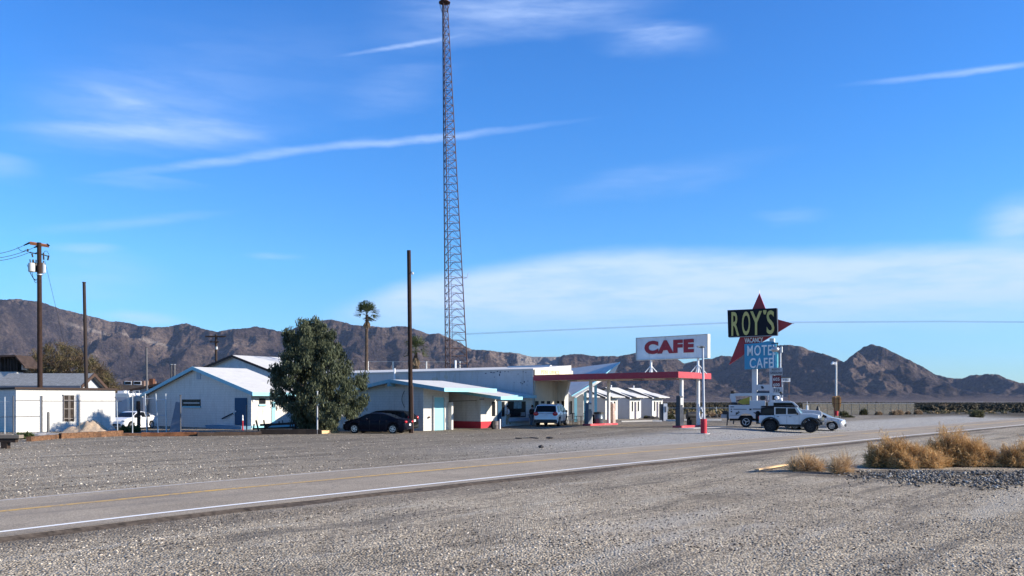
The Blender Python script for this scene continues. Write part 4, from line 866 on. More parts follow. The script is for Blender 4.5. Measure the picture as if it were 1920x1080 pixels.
single('corner_post', 'short pale post standing beside the blue door', 'post', MB().cyl((0, 0, 0), (0, 0, .78), .06, None, 10), white_metal, p)
t = T('stacked_tyres', 'dark tyre leaning against the end of the red wall base', 'tyre', gp(926, 804.5), R(60)); MB().lathe([(.2, -.1), (.33, -.09), (.35, 0), (.33, .09), (.2, .1)], (0, 0, .35), 18, 'y').build('tread', rubber, t, smooth=True)
MB().lathe([(.05, -.04), (.19, -.03), (.19, .03), (.05, .04)], (0, 0, .35), 14, 'y').build('rim', rust, t)
def cafe_table():
    t = T('cafe_table', 'x', 'table', (0, 0, 0), 0, (0, 0, 0), 'black outdoor tables'); MB().cbox((0, 0, .74), .9, .9, .04).build('tabletop', black, t)
    for a in (-.36, .36):
        for b in (-.36, .36): MB().cyl((a, b, 0), (a*.8, b*.8, .72), .022).build('leg', black, t)
    return t
def chair():
    t = T('patio_chair', 'x', 'chair', (0, 0, 0), 0, (0, 0, 0), 'black metal patio chairs'); MB().cbox((0, 0, .45), .44, .44, .03).build('seat', black, t)
    m = MB(); [m.cbox((-.2+.1*i, .2, .75), .025, .02, .5) for i in range(5)]; m.cbox((0, .2, 1.0), .46, .03, .05); m.build('backrest', black, t)
    for a in (-.2, .2):
        for b in (-.2, .2): MB().cyl((a, b, 0), (a*.95, b*.95, .44), .018).build('leg', black, t)
    return t
tb = cafe_table(); ch = chair()
tabs = [(59.0, 43.6, 'black table beside the right flank of the white car'), (60.6, 42.9, 'black table with chairs between the two left columns')]
for k, (u, v, l) in enumerate(tabs):
    if k == 0: tb.o.location = site(u, v, g); tb.o.rotation_euler = (0, 0, .3); tb.o['label'] = l
    else: copy_thing(tb.o, site(u, v, g), .6, l)
chs = [(58.5, 43.1, .2, 'black chair nearest the white car, back towards the road'), (59.3, 42.8, 2.6, 'black chair just left of the dark blue grey pump'), (59.8, 43.0, 1.2, 'black chair on the left of the table between the columns'),
       (60.5, 42.3, 3.0, 'black chair in front of the table between the columns'), (61.3, 42.6, 4.4, 'black chair right of the table, behind the black drum')]
for k, (u, v, a, l) in enumerate(chs):
    if k == 0: ch.o.location = site(u, v, g); ch.o.rotation_euler = (0, 0, a); ch.o['label'] = l
    else: copy_thing(ch.o, site(u, v, g), a, l)
p = site(62.9, 33.4, g); t = T('barbecue_smoker', 'black barrel smoker standing behind the right pump island', 'smoker', p, .2)
MB().lathe([(.05, -.55), (.3, -.5), (.32, 0), (.3, .5), (.05, .55)], (0, 0, .85), 14, 'x').build('barrel', black, t, smooth=True); MB().box(-.35, .45, -.3, .3, .1, .7).build('firebox', black, t); MB().cyl((-.45, 0, 1.0), (-.45, 0, 1.35), .08).build('chimney', black, t)
for a in (-.4, .4):
    for b in (-.22, .22): MB().cyl((a, b, 0), (a, b, .6), .03).build('leg', black, t)
# part
# ================================================================ VEHICLES
def carpaint(name, col, metal=.0, rough=.3):
    dk_ = max(col) < .1
    return M(name, col, rough, metal, var=.03, scale=2, coat=.03 if dk_ else .7, dirt=None if dk_ else (.35, .32, .28), damt=.12, spec=.06 if dk_ else .5)
lens_red = M('lens_red', (.45, .01, .015), .15, spec=.8); lens_white = M('lens_clear', (.75, .77, .78), .12, .3); rimm = M('alloy', (.55, .56, .58), .3, .7); arch = M('arch_black', (.01, .01, .011), .9)
chrome = M('chrome', (.75, .76, .78), .12, .95); plate = M('number_plate', (.6, .62, .66), .5); trimb = M('black_plastic', (.02, .021, .023), .6)
carglass = M('car_glass', (.006, .007, .009), .12, spec=.18)
def lerp(tab, x): return interp(tab, x)
def wheel(t, x, y, r, wd, rim=rimm, spokes=6, side=1, rr=.66):
    w = MB().lathe([(r*.62, -wd/2), (r*.93, -wd/2), (r, -wd*.36), (r, wd*.36), (r*.93, wd/2), (r*.62, wd/2)], (x, y, r), 28, 'y').build('wheel', rubber, t, smooth=True)
    m = MB(); ys = y+side*(wd/2+.004)
    n = 28
    def ring(r0, r1, ya, yb):
        for i in range(n):
            a, b = 2*PI*i/n, 2*PI*(i+1)/n
            m.add([(x+r0*math.cos(a), ya, r+r0*math.sin(a)), (x+r1*math.cos(a), yb, r+r1*math.sin(a)), (x+r1*math.cos(b), yb, r+r1*math.sin(b)), (x+r0*math.cos(b), ya, r+r0*math.sin(b))], [(0, 1, 2, 3)])
    ring(r*rr*.86, r*rr, ys, ys); ring(r*rr*.8, r*rr*.86, ys-side*.05, ys)
    for k in range(spokes):
        a = 2*PI*k/spokes+.3; c, s = math.cos(a), math.sin(a); h = r*rr*.13
        m.add([(x+c*.04-s*h, ys, r+s*.04+c*h), (x+c*.04+s*h, ys, r+s*.04-c*h), (x+c*r*rr*.88+s*h*.8, ys+side*.001, r+s*r*rr*.88-c*h*.8), (x+c*r*rr*.88-s*h*.8, ys+side*.001, r+s*r*rr*.88+c*h*.8)], [(0, 1, 2, 3)])
    m.lathe([(r*.14, 0), (r*.12, .012)], (x, ys-(0 if side > 0 else .012), r), 12, 'y')
    m.build('rim', rim, w)
    return w
def loft_car(name, label, p, rz, spec, paint):
    t = T(name, label, spec.get('cat', 'car'), p, rz)
    top, belt, wid = spec['top'], spec['belt'], spec['wid']; cl = spec['clear']; xr, xf, rw = spec['xr'], spec['xf'], spec['rw']
    x0, x1 = top[0][0], top[-1][0]; ra = rw+.065
    xs = set([x0, x1]+[a for a, _ in top]+[a for w in spec['side'] for a in w]+list(spec['wind'])+list(spec['rear'])); k = x0
    while k < x1: xs.add(round(k, 3)); k += .09
    for xc in (xr, xf):
        for a in np.linspace(-1, 1, 17): xs.add(round(xc+ra*math.sin(a*PI/2), 4))
    xs = sorted(xs); xs = [x for i, x in enumerate(xs) if i == 0 or x-xs[i-1] > .012 or any(abs(x-b) < 1e-6 for w in spec['side']+[spec['wind'], spec['rear']] for b in w)]
    rings = []
    for x in xs:
        zt = lerp(top, x); zb = min(lerp(belt, x), zt-.03); w = lerp(wid, x); bot = cl
        for e in (.0, ): bot = max(bot, cl+.12*ss(x1-.35, x1, x)+.1*ss(x0+.3, x0, x) if True else 0)
        for xc in (xr, xf):
            if abs(x-xc) < ra: bot = max(bot, rw+math.sqrt(max(0, ra*ra-(x-xc)**2))-.02)
        bot = min(bot, zb-.06); gH = max(0, zt-zb); tin = spec.get('tumble', .42)
        yr = w*.95-tin*gH*.9
        rings.append([(w*.93, bot), (w*.995, bot+.3*(zb-bot)), (w, bot+.62*(zb-bot)), (w*.975, bot+.9*(zb-bot)), (w*.95, zb), (w*.94-tin*.06*gH, zb+.07*gH), (yr+.04, zb+.86*gH), (yr-.02, zb+.96*gH), (yr*.6, zt-.004), (0, zt+.006)])
    nR = len(rings[0]); body = MB(); glass = {}
    def pt(i, j, s): y, z = rings[i][j]; return (xs[i], s*y, z)
    for i in range(len(xs)-1):
        xm = (xs[i]+xs[i+1])/2
        for j in range(nR-1):
            for s in (-1, 1):
                q = [pt(i, j, s), pt(i+1, j, s), pt(i+1, j+1, s), pt(i, j+1, s)]
                key = None
                if j == 5:
                    for k, w in enumerate(spec['side']):
                        if w[0] < xm < w[1]: key = ('side_window', k, s)
                if j >= 7 or (j == 6 and False):
                    if spec['wind'][0] < xm < spec['wind'][1]: key = ('windscreen', 0, 0)
                    if spec['rear'][0] < xm < spec['rear'][1]: key = ('rear_window', 0, 0)
                if key: glass.setdefault(key, MB()).add(q, [(0, 1, 2, 3)])
                else: body.add(q, [(0, 1, 2, 3)])
        body.add([pt(i, 0, 1), pt(i+1, 0, 1), pt(i+1, 0, -1), pt(i, 0, -1)], [(0, 1, 2, 3)])
    for i in (0, len(xs)-1): body.add([pt(i, j, 1) for j in range(nR)]+[pt(i, j, -1) for j in range(nR-2, -1, -1)], [tuple(range(2*nR-1))])
    bo = body.build('body', paint, t, smooth=True)
    for (n_, k, s), g_ in glass.items(): g_.build(n_, carglass, t, smooth=True)
    # dark liner inside the arches
    lin = MB(); wm = lerp(wid, 0); lin.box(xr-ra+.01, xr+ra-.01, -wm*.9, wm*.9, rw+.05, rw+ra*.5); lin.box(xf-ra+.01, xf+ra-.01, -wm*.9, wm*.9, rw+.05, rw+ra*.5); lin.build('wheel_arch', arch, t)
    for x in (xr, xf):
        for s in (-1, 1): wheel(t, x, s*(lerp(wid, x)-.13), rw, .23, spec.get('rim', rimm), spec.get('spokes', 6), s)
    for s in (-1, 1): MB().box(xr+ra, xf-ra, s*(wm*.9), s*(wm*1.0+.004), cl-.03, cl+spec.get('sillh', .08)).build('sill', spec.get('sill', paint if 'sillh' not in spec else trimb), t)
    for s in (-1, 1):
        xm = spec['wind'][0]-.05 if 'mir' not in spec else spec['mir']; zb = lerp(belt, xm)
        m = MB().ell((xm, s*(lerp(wid, xm)*.95+.12), zb+.10), .09, .12, .09); m.build('mirror', spec.get('mirm', paint), t, smooth=True)
        h = spec['lamp']
        for (xx, zz, mm, nm, sx, sy, sz) in ((x1-h[0], h[1], lens_white, 'headlight', h[4], h[5], h[6]), (x0+h[2], h[3], lens_red, 'taillight', h[7], h[8], h[9])):
            MB().ell((xx, s*(lerp(wid, xx)-sy*.62), zz), sx, sy, sz, 12, 8).build(nm, mm, t, smooth=True)
        m = MB()
        for xd in spec['doors']: m.cbox((xd, s*(lerp(wid, xd)*.992), lerp(belt, xd)-.12), .16, .03, .03)
        m.build('door_handle', spec.get('handle', paint), t)
        sm_ = MB()
        for xd in spec['seams']: sm_.box(xd-.006, xd+.006, s*(lerp(wid, xd)*.9), s*(lerp(wid, xd)*1.0+.003), cl+.05, lerp(belt, xd)-.02)
        sm_.build('door_gap', trimb, t)
    MB().cbox((x0-.012, 0, spec['plz']), .02, .34, .16).build('number_plate', plate, t)
    MB().box(x1-.2, x1+.012, -wm*.55, wm*.55, cl+.16, cl+.30).build('grille', trimb, t)
    return t
SEDAN = dict(top=[(-2.45, .62), (-2.42, .93), (-2.3, 1.03), (-1.75, 1.09), (-1.1, 1.33), (-.75, 1.42), (-.3, 1.47), (.25, 1.46), (.6, 1.38), (1.25, 1.06), (1.7, .98), (2.2, .84), (2.38, .72), (2.45, .55)],
             belt=[(-2.45, .55), (-2.4, .84), (-1.9, .97), (-.5, .95), (.9, .92), (1.7, .84), (2.3, .68), (2.45, .5)], wid=[(-2.45, .68), (-2.3, .82), (-1.9, .9), (0, .925), (1.6, .91), (2.1, .82), (2.35, .68), (2.45, .5)],
             clear=.19, xr=-1.48, xf=1.42, rw=.335, side=[(-1.15, -.55), (-.5, .22), (.28, 1.0)], wind=(.5, 1.27), rear=(-1.72, -.85), lamp=(.13, .68, .06, .80, .17, .16, .085, .08, .19, .085), doors=(-.42, .4), seams=(-1.0, -.52, .25, 1.05), plz=.62)
c = gp(708, 812); c.z += 0
loft_car('parked_sedan', 'dark navy sedan with silver wheels parked nearest the tall bare pole', c, PI-R(13), dict(SEDAN, lamp=(.16, .70, .07, .83, .17, .17, .08, .10, .2, .1)), carpaint('navy_black', (.006, .007, .014)))
SUVB = dict(top=[(-2.3, .7), (-2.28, 1.0), (-2.2, 1.25), (-1.75, 1.66), (-1.2, 1.73), (-.2, 1.76), (.5, 1.70), (.85, 1.58), (1.4, 1.17), (1.75, 1.1), (2.1, .98), (2.3, .8), (2.36, .6)],
            belt=[(-2.3, .62), (-2.25, 1.0), (-1.8, 1.14), (0, 1.1), (1.2, 1.04), (2.1, .88), (2.36, .55)], wid=[(-2.3, .78), (-2.15, .88), (-1.6, .93), (0, .95), (1.6, .93), (2.1, .86), (2.36, .6)],
            clear=.22, xr=-1.36, xf=1.36, rw=.36, side=[(-1.85, -1.15), (-1.08, -.2), (-.12, .95)], wind=(.78, 1.42), rear=(-2.17, -1.72), lamp=(.15, .82, .12, 1.05, .18, .16, .1, .12, .13, .16), doors=(-.95, .1), seams=(-1.12, -.16, 1.0), plz=.85, tumble=.3)
p = P(724, 752, 64.0); p.z = 0
SUVB['top'] = [(x, z*.93) for x, z in SUVB['top']]; SUVB['belt'] = [(x, z*.93) for x, z in SUVB['belt']]
loft_car('parked_suv', 'black hatchback SUV parked just behind the dark navy sedan', p, PI-R(16), SUVB, carpaint('black_paint', (.007, .007, .008)))
SUVW = dict(top=[(-2.5, .6), (-2.49, 1.0), (-2.42, 1.14), (-2.2, 1.68), (-2.05, 1.75), (-1.2, 1.80), (0, 1.80), (.55, 1.72), (.9, 1.6), (1.5, 1.22), (1.9, 1.15), (2.3, 1.05), (2.45, .85), (2.5, .6)],
            belt=[(-2.5, .55), (-2.45, 1.06), (-2.2, 1.12), (0, 1.12), (1.3, 1.1), (2.2, .98), (2.5, .55)], wid=[(-2.5, .9), (-2.4, .97), (-1.6, 1.0), (0, 1.0), (1.6, .98), (2.3, .88), (2.5, .65)],
            clear=.26, xr=-1.45, xf=1.42, rw=.385, side=[(-2.0, -1.2), (-1.12, -.15), (-.05, 1.02)], wind=(.85, 1.5), rear=(-2.41, -2.2), lamp=(.15, .9, .05, 1.02, .18, .18, .1, .10, .22, .17), doors=(-.95, .12), seams=(-1.16, -.1, 1.1), plz=.98, tumble=.24, sillh=.16, spokes=10, mirm=trimb)
p = P(1035, 752, 71.6); p.z = gz(p.x, p.y)
t = loft_car('parked_suv', 'white SUV seen from behind under the canopy beside two standing people', p, R(90-15), SUVW, carpaint('white_paint', (.66, .67, .68), 0, .35))
MB().box(-2.54, -2.3, -.93, .93, .30, .56).build('bumper', trimb, t, bevel=.03); MB().box(-2.52, -2.497, -.62, .62, 1.055, 1.085).build('trim_strip', trimb, t)
m = MB(); [m.box(-1.6, .6, s*.68-.02, s*.68+.02, 1.80, 1.84) for s in (-1, 1)]; m.build('roof_rail', galv, t)
SILV = dict(SEDAN, top=[(-2.3, .6), (-2.25, .95), (-2.1, 1.02), (-1.7, 1.08), (-1.2, 1.28), (-.8, 1.40), (-.2, 1.48), (.2, 1.46), (.6, 1.35), (1.3, 1.0), (1.7, .93), (2.1, .82), (2.25, .68), (2.3, .5)], xf=1.38, xr=-1.32, wid=[(-2.3, .7), (-2.1, .84), (0, .91), (1.5, .89), (2.0, .78), (2.2, .62), (2.3, .42)],
            belt=[(-2.3, .52), (-2.2, .86), (-1.7, .97), (0, .95), (1.2, .9), (2.0, .74), (2.3, .45)], wind=(.45, 1.3), rear=(-1.68, -.9), spokes=10, lamp=(.28, .74, .08, .85, .2, .15, .085, .08, .2, .09))
p = P(1527, 752, 67.0); p.z = gz(p.x, p.y)
t = loft_car('parked_sedan', 'silver sedan with its sunlit nose showing past the white off road car', p, R(-27), SILV, carpaint('silver_paint', (.46, .46, .47), .25, .35))
MB().box(2.22, 2.33, -.38, .38, .28, .40).build('intake', trimb, t)
p = P(249, 752, 70); p.z = 0
loft_car('parked_sedan', 'white sedan with dark windscreen parked nose out behind the wire fence', p, R(-101), dict(SILV, rw=.32), carpaint('white_paint', (.58, .59, .6)))
# ---------------------------------------------------------------- off road car
def arc(cx, cz, r, a0, a1, n=10): return [(cx+r*math.cos(R(a0+(a1-a0)*i/n)), cz+r*math.sin(R(a0+(a1-a0)*i/n))) for i in range(n+1)]
p = P(1481, 752, 62.6); p.z = gz(p.x, p.y)+.0
J = T('off_road_car', 'white boxy off road car with black soft top parked in front of the service truck', 'car', p, R(-24))
jw = carpaint('offroad_white', (.56, .575, .59)); soft = M('soft_top', (.015, .016, .02), .8, var=.2)
W = .80; rw = .44; xr, xf = -1.28, 1.5
bodyp = [(-2.05, .62), *arc(xr, rw+.12, .56, 168, 12)[0:], (-.55, .56), (.75, .56)]
side = [(-2.1, .68), (-1.9, .62)]+arc(xr, rw, .60, 160, 20, 10)+[(-.6, .58), (.82, .58)]+arc(xf, rw+.02, .60, 160, 78, 8)+[(1.72, 1.04), (2.02, 1.02), (2.06, 1.10), (2.03, 1.26), (1.6, 1.30), (.82, 1.34), (.78, 1.26), (-2.08, 1.22)]
MB().prism([(x, z) for x, z in side if x < .85 or True], 'y', -W, W).build('body', jw, J, bevel=.03)
for s in (-1, 1):
    for xc in (xr, xf): MB().prism(arc(xc, rw, .68, 172, 8, 12)+arc(xc, rw, .58, 8, 172, 12), 'y', s*(W-.05), s*(W+.17)).build('fender', trimb, J)
MB().box(-2.0, 2.0, -.55, .55, .42, .62).build('chassis', trimb, J); MB().box(xr-.5, xr+.5, -W+.02, W-.02, .6, .95).build('wheel_arch', arch, J)
# cabin: doors, windows, windscreen, soft top
cab = [(-1.02, 1.24), (.80, 1.28), (.50, 1.80), (-1.02, 1.84)]
MB().prism(cab, 'y', -W+.045, W-.045).build('door_frame', jw, J, bevel=.015)
MB().prism([(-2.04, 1.235), (-1.025, 1.245), (-1.025, 1.83), (-1.94, 1.80)], 'y', -W+.05, W-.05).build('soft_top_rear', soft, J, bevel=.03)
MB().prism([(-2.0, 1.82), (.52, 1.82), (.38, 1.90), (-.3, 1.95), (-1.9, 1.92)], 'y', -W+.03, W-.03).build('soft_top', soft, J, bevel=.03)
for s in (-1, 1):
    y0_, y1_ = s*(W-.044), s*(W-.035)
    for q in ([(-.08, 1.33), (.62, 1.35), (.43, 1.75), (-.08, 1.76)], [(-.92, 1.31), (-.18, 1.33), (-.18, 1.77), (-.92, 1.77)], [(-1.88, 1.33), (-1.1, 1.33), (-1.1, 1.72), (-1.8, 1.72)]): MB().prism(q, 'y', y0_, y1_).build('side_window', M('tinted_window', (.012, .02, .025), .1, spec=.25), J)
    m = MB(); [m.cbox((x, s*(W+.012), 1.14), .17, .03, .035) for x in (-.75, .1)]; m.build('door_handle', trimb, J)
    m = MB(); [m.box(x-.007, x+.007, s*(W-.02), s*(W+.003), .64, 1.23) for x in (-.13, .72, -.98)]; m.build('door_gap', trimb, J)
    MB().cbox((.62, s*(W+.14), 1.36), .1, .2, .16).build('mirror', trimb, J, bevel=.02)
    MB().ell((2.04, s*.52, 1.10), .05, .11, .11, 12, 8).build('headlight', lens_white, J, smooth=True)
    MB().cbox((-2.12, s*.68, 1.05), .06, .14, .22).build('taillight', lens_red, J)
    wheel(J, xr, s*(W+.02), rw, .30, trimb, 5, s, .55); wheel(J, xf, s*(W+.02), rw, .30, trimb, 5, s, .55)
MB().add([(.86, -W+.1, 1.32), (.86, W-.1, 1.32), (.53, W-.12, 1.78), (.53, -W+.12, 1.78)], [(0, 1, 2, 3)]).build('windscreen', M('windscreen_blue', (.10, .22, .26), .05, spec=.8), J)
m = MB(); m.add([(.80, -W+.04, 1.28), (.80, W-.04, 1.28), (.90, W-.1, 1.31), (.90, -W+.1, 1.31)], [(0, 1, 2, 3)])
for s in (-1, 1): m.prism([(.81, 1.27), (.90, 1.30), (.56, 1.83), (.47, 1.83)], 'y', s*(W-.10), s*(W-.03))
m.build('windscreen_frame', jw, J)
MB().prism([(.82, 1.345), (1.6, 1.305), (2.03, 1.265), (2.03, 1.285), (1.6, 1.36), (.9, 1.40), (.82, 1.40)], 'y', -.6, .6).build('hood', jw, J, bevel=.02)
m = MB(); [m.box(2.06, 2.075, -.36+.11*i, -.30+.11*i, .88, 1.2) for i in range(7)]; m.build('grille', trimb, J)
MB().box(2.1, 2.32, -.75, .75, .58, .78).build('bumper', trimb, J, bevel=.02); MB().box(-2.3, -2.1, -.8, .8, .6, .78).build('bumper', trimb, J, bevel=.02)
sw_ = MB().lathe([(.2, -.12), (.38, -.12), (.42, -.06), (.42, .06), (.38, .12), (.2, .12)], (-2.28, .05, 1.12), 24, 'x').build('spare_wheel', rubber, J, smooth=True)
# ---------------------------------------------------------------- service truck with crane
p = P(1388, 752, 67.6); p.z = gz(p.x, p.y)
S = T('service_truck', 'white utility truck with crane boom and yellow hoist, behind the white off road car', 'truck', p, R(-16))
tw = carpaint('fleet_white', (.50, .515, .54), 0, .4); rwt = .44
xw = .45
side = [(-.85, .72), (-.3, .68)]+arc(xw, rwt+.03, .62, 165, 15, 12)+[(1.45, .62), (1.75, .62), (1.75, 2.3), (.3+.6, 2.3), (.3+.6, 1.98), (-.85, 1.96)]
side = [(-.85, .68), (-.2, .68)]+arc(xw, rwt+.05, .60, 160, 20, 12)+[(1.3, .68), (1.9, .68), (1.9, 2.36), (.72, 2.36), (.72, 1.92), (-.85, 1.92)]
MB().prism(side, 'y', -1.08, 1.08).build('utility_bed', tw, S, bevel=.02)
MB().box(-.8, 6.2, -.5, .5, .5, .70).build('chassis', trimb, S)
m = MB()
for (x, z, w_, h_) in ((-.65, 1.52, .09, .09), (.78, 1.5, .16, .16), (-.65, 1.28, .11, .12), (-.1, 1.3, .10, .07)): m.cbox((x, -1.09, z), w_, .03, h_)
m.build('lock', trimb, S); MB().box(-.5, .5, -1.095, -1.083, 1.48, 1.55).build('door_strip', M('strip_grey', (.12, .13, .15), .5), S)
m = MB(); m.box(-.72, .0, -1.095, -1.083, .93, .96); m.box(-.72, -.45, -1.095, -1.083, 1.70, 1.80); m.build('decal', M('strip_grey', (.12, .13, .15), .5), S)
MB().box(.95, 1.9, -1.11, -1.083, 1.50, 1.58).build('rub_rail', trimb, S)
m = MB(); m.prism([(-.32, .95), (-.32, 1.22), (.02, 1.22)], 'y', -1.1, -1.083); m.prism([(.98, 1.22), (1.3, 1.22), (1.3, .95)], 'y', -1.1, -1.083); m.build('step_panel', trimb, S)
for xx in (-.70, ): MB().box(-1.45, -.87, -.9, .9, .72, 1.0).build('tail_step', M('step_grey', (.3, .31, .33), .6), S)
MB().box(-1.35, -1.0, -.8, -.4, 1.002, 1.35).build('vice', black, S); MB().box(-1.0, -.88, -1.0, .9, .55, 1.3).build('tailgate', trimb, S)
m = MB(); m.cyl((-.95, -.9, .75), (-1.0, -.9, .12), .045); m.cyl((-.45, -.9, .7), (-.5, -.9, .25), .045); m.build('stabiliser_leg', trimb, S)
for s in (-1, 1):
    wheel(S, xw, s*.95, rwt, .3, M('steel_rim', (.45, .46, .48), .4, .4), 3, s, .62); wheel(S, 4.9, s*.92, rwt, .28, M('steel_rim', (.45, .46, .48), .4, .4), 3, s, .62)
MB().box(xw-.62, xw+.62, -1.0, 1.0, rwt+.1, rwt+.45).build('wheel_arch', arch, S)
cabp = [(2.1, .62), (4.2, .62)]+arc(4.9, rwt+.04, .58, 160, 20, 8)+[(6.0, .62), (6.05, 1.25), (5.9, 1.38), (4.6, 1.5), (4.0, 2.22), (3.7, 2.32), (2.3, 2.32), (2.1, 2.2)]
MB().prism(cabp, 'y', -.98, .98).build('cab', tw, S, bevel=.04)
for s in (-1, 1): MB().prism([(2.5, 1.5), (4.35, 1.5), (3.85, 2.15), (2.5, 2.15)], 'y', s*.982, s*.99).build('side_window', carglass, S); MB().cbox((4.4, s*1.15, 1.7), .12, .2, .35).build('mirror', trimb, S)
MB().add([(4.63, -.85, 1.5), (4.63, .85, 1.5), (4.03, .8, 2.2), (4.03, -.8, 2.2)], [(0, 1, 2, 3)]).build('windscreen', carglass, S)
for s in (-1, 1): MB().cbox((6.06, s*.75, 1.05), .06, .25, .25).build('headlight', lens_white, S)
MB().box(5.98, 6.2, -1, 1, .55, .8).build('bumper', chrome, S)
# crane: turret, boom lying forward, hoist
MB().lathe([(.28, 1.925), (.28, 2.15), (.2, 2.2)], (-.48, -.4, 0), 14).build('turret', trimb, S)
b_ = MB(); b_.prism([(-.62, 2.15), (-.30, 2.15), (-.38, 2.95), (-.72, 3.0), (-.8, 2.75)], 'y', -.55, -.25); b_.build('crane_post', tw, S)
b_ = MB().prism([(-.75, 2.78), (3.0, 2.88), (3.0, 3.08), (-.1, 3.10), (-.75, 3.02)], 'y', -.52, -.28).build('crane_boom', tw, S)
MB().prism([(3.002, 2.9), (3.9, 2.92), (3.9, 3.04), (3.002, 3.05)], 'y', -.48, -.32).build('boom_extension', M('strip_grey', (.3, .3, .3)), b_)
MB().ell((-.55, -.4, 3.2), .2, .16, .18).build('winch', black, S); MB().ell((3.05, -.42, 3.12), .13, .12, .13).build('boom_sheave', black, S)
MB().cyl((-.3, -.42, 2.3), (.45, -.42, 2.55), .07).build('hydraulic_ram', black, S)
MB().prism([(.18, 2.0), (.72, 2.02), (.82, 2.5), (.7, 2.72), (.05, 2.45), (-.2, 2.2)], 'y', -.75, -.25).build('yellow_hoist', M('hoist_yellow', (.42, .30, .03), .5, var=.1), S, bevel=.02)
MB().box(.72, .82, -.78, -.76+.1, 2.1, 2.72).build('hoist_edge', M('pale_yellow', (.75, .68, .4), .5), S)
MB().lathe([(.12, -.06), (.22, -.05), (.22, .05), (.12, .06)], (1.7, -.6, 2.6), 16, 'y').build('cable_reel', black, S)
m = MB(); m.cyl((3.0, -.5, 2.33), (3.0, -.5, 2.87), .05); m.cyl((2.1, -.6, 2.33), (2.1, -.6, 2.85), .05); m.box(2.2, 3.1, -.9, -.3, 2.34, 2.42); m.build('boom_rest', tw, S)
m = MB(); m.ell((2.75, -.7, 2.62), .18, .16, .2); m.ell((3.05, -.6, 2.45), .14, .14, .2); m.build('worklight', white_metal, S, smooth=True)
bpy.context.view_layer.update()
def squash(o):
    for ch in o.children:
        if ch.name.startswith(('wheel', 'rim')) and not ch.name.startswith('wheel_arch'): continue
        for v in ch.data.vertices:
            if v.co.z > 1.0: v.co.z = 1+(v.co.z-1)*.80
        squash(ch)
squash(S.o)
# ---------------------------------------------------------------- motorhome behind the fence
Z = 79; p = P(243, 752, Z); p.z = 0
V = T('motorhome', 'tall white motorhome with grey striped side parked behind the wire fence', 'motorhome', p, R(-6))
vm = carpaint('motorhome_white', (.56, .56, .54)); hh = P(0, 737, Z).z
MB().prism([(-7, .45), (-.1, .45), (0, .6), (0, hh-.25), (-.12, hh), (-7, hh)], 'y', 0, 2.4).build('body', vm, V, bevel=.04)
MB().box(-6.9, -.25, -.012, -.003, .95, hh-.35).build('side_panel', M('panel_grey', (.42, .43, .45), .5), V)
m = MB(); m.box(-6.9, -.05, -.02, -.013, .82, .93); m.box(-6.9, -.05, -.02, -.013, .62, .66); m.build('stripe', M('stripe_grey', (.14, .15, .17), .5), V)
text('lettering', 'OGA', .62, .16, (-.85, -.03, 1.18), 0, M('stripe_grey', (.14, .15, .17)), V.o, (0, 0, 0), depth=.005)
MB().box(.003, .03, 1.15, 1.75, hh-1.55, hh-.75).build('rear_window', carglass, V)
m = MB()
for y in (.3, .7): m.tube([(.14, y, .6), (.14, y, hh+.15), (-.15, y, hh+.15)], .025)
for i in range(9): m.cyl((.14, .3, .75+i*.3), (.14, .7, .75+i*.3), .02)
m.build('ladder', galv, V)
MB().box(-1.6, -.9, .7, 1.4, hh+.003, hh+.22).build('roof_unit', white_metal, V)
m = MB(); m.tube([(-.8, .3, hh), (-.8, .3, hh+.25), (-.2, .3, hh+.25), (-.2, .3, hh)], .03); m.tube([(-.8, 2, hh), (-.8, 2, hh+.25), (-.2, 2, hh+.25), (-.2, 2, hh)], .03); m.build('roof_rack', galv, V)
for x in (-1.6, -5.4):
    for y, s in ((.12, -1), (2.28, 1)): wheel(V, x, y, .38, .25, rimm, 4, s)
MB().box(.003, .2, .1, 2.3, .45, .62).build('bumper', galv, V)
for y in (.15, 2.25): MB().cbox((.02, y, .95), .04, .14, .25).build('taillight', lens_red, V)
# part
# ================================================================ POLES, TOWER, WIRES
def leanpole(name, label, cat, px0, py0, Z, px1, py1, r0, r1, mat, group=None, ground=True):
    b = P(px0, HY, Z); b.z = gz(b.x, b.y); a = P(px1, py1, Z)
    t = T(name, label, cat, b, 0, tuple(b), group); MB().cyl(b, a, r0, r1, 12).build('shaft', mat, t, smooth=True); return t, b, a
# utility pole with transformers
t, b, a = leanpole('utility_pole', 'tall wooden utility pole with crossarm and grey transformers, far left', 'utility pole', 75.5, 0, 75, 73.5, 455, .23, .18, wood_pole)
def q(px, py, dz=0): return P(px, py, 75+dz)
ca = MB(); ca.cyl(q(56, 454.5, -.3), q(92, 460.5, .3), .09, None, 6); ca.cyl(q(56, 457.5, .1), q(92, 463, .8), .06, None, 6); c1 = ca.build('crossarm', M('crossarm_wood', (.26, .11, .06), .8, var=.3), t)
m = MB(); 
for s, e in (((56, 455), (45, 460)), ((70, 462), (64, 464)), ((92, 461), (88, 457))): m.cyl(q(*s), q(*e), .09, .05, 8)
m.build('insulator', black, c1)
m = MB(); m.cyl(q(55, 473.5, -.4), q(79, 477, 0), .05); m.cyl(q(52, 467, -.4), q(52, 472, -.4), .08); m.cyl(q(79, 477, 0), q(92, 481, .4), .05); m.build('cutout_arm', black, t)
for (x0, y0, x1, y1) in ((60, 476, 61.5, 482), (81.5, 474, 82, 487), (91.5, 479, 89.5, 488), (66, 476, 69, 474)): MB().cyl(q(x0, y0, -.4), q(x1, y1, -.4), .07, None, 8).build('fuse_cutout', black, t)
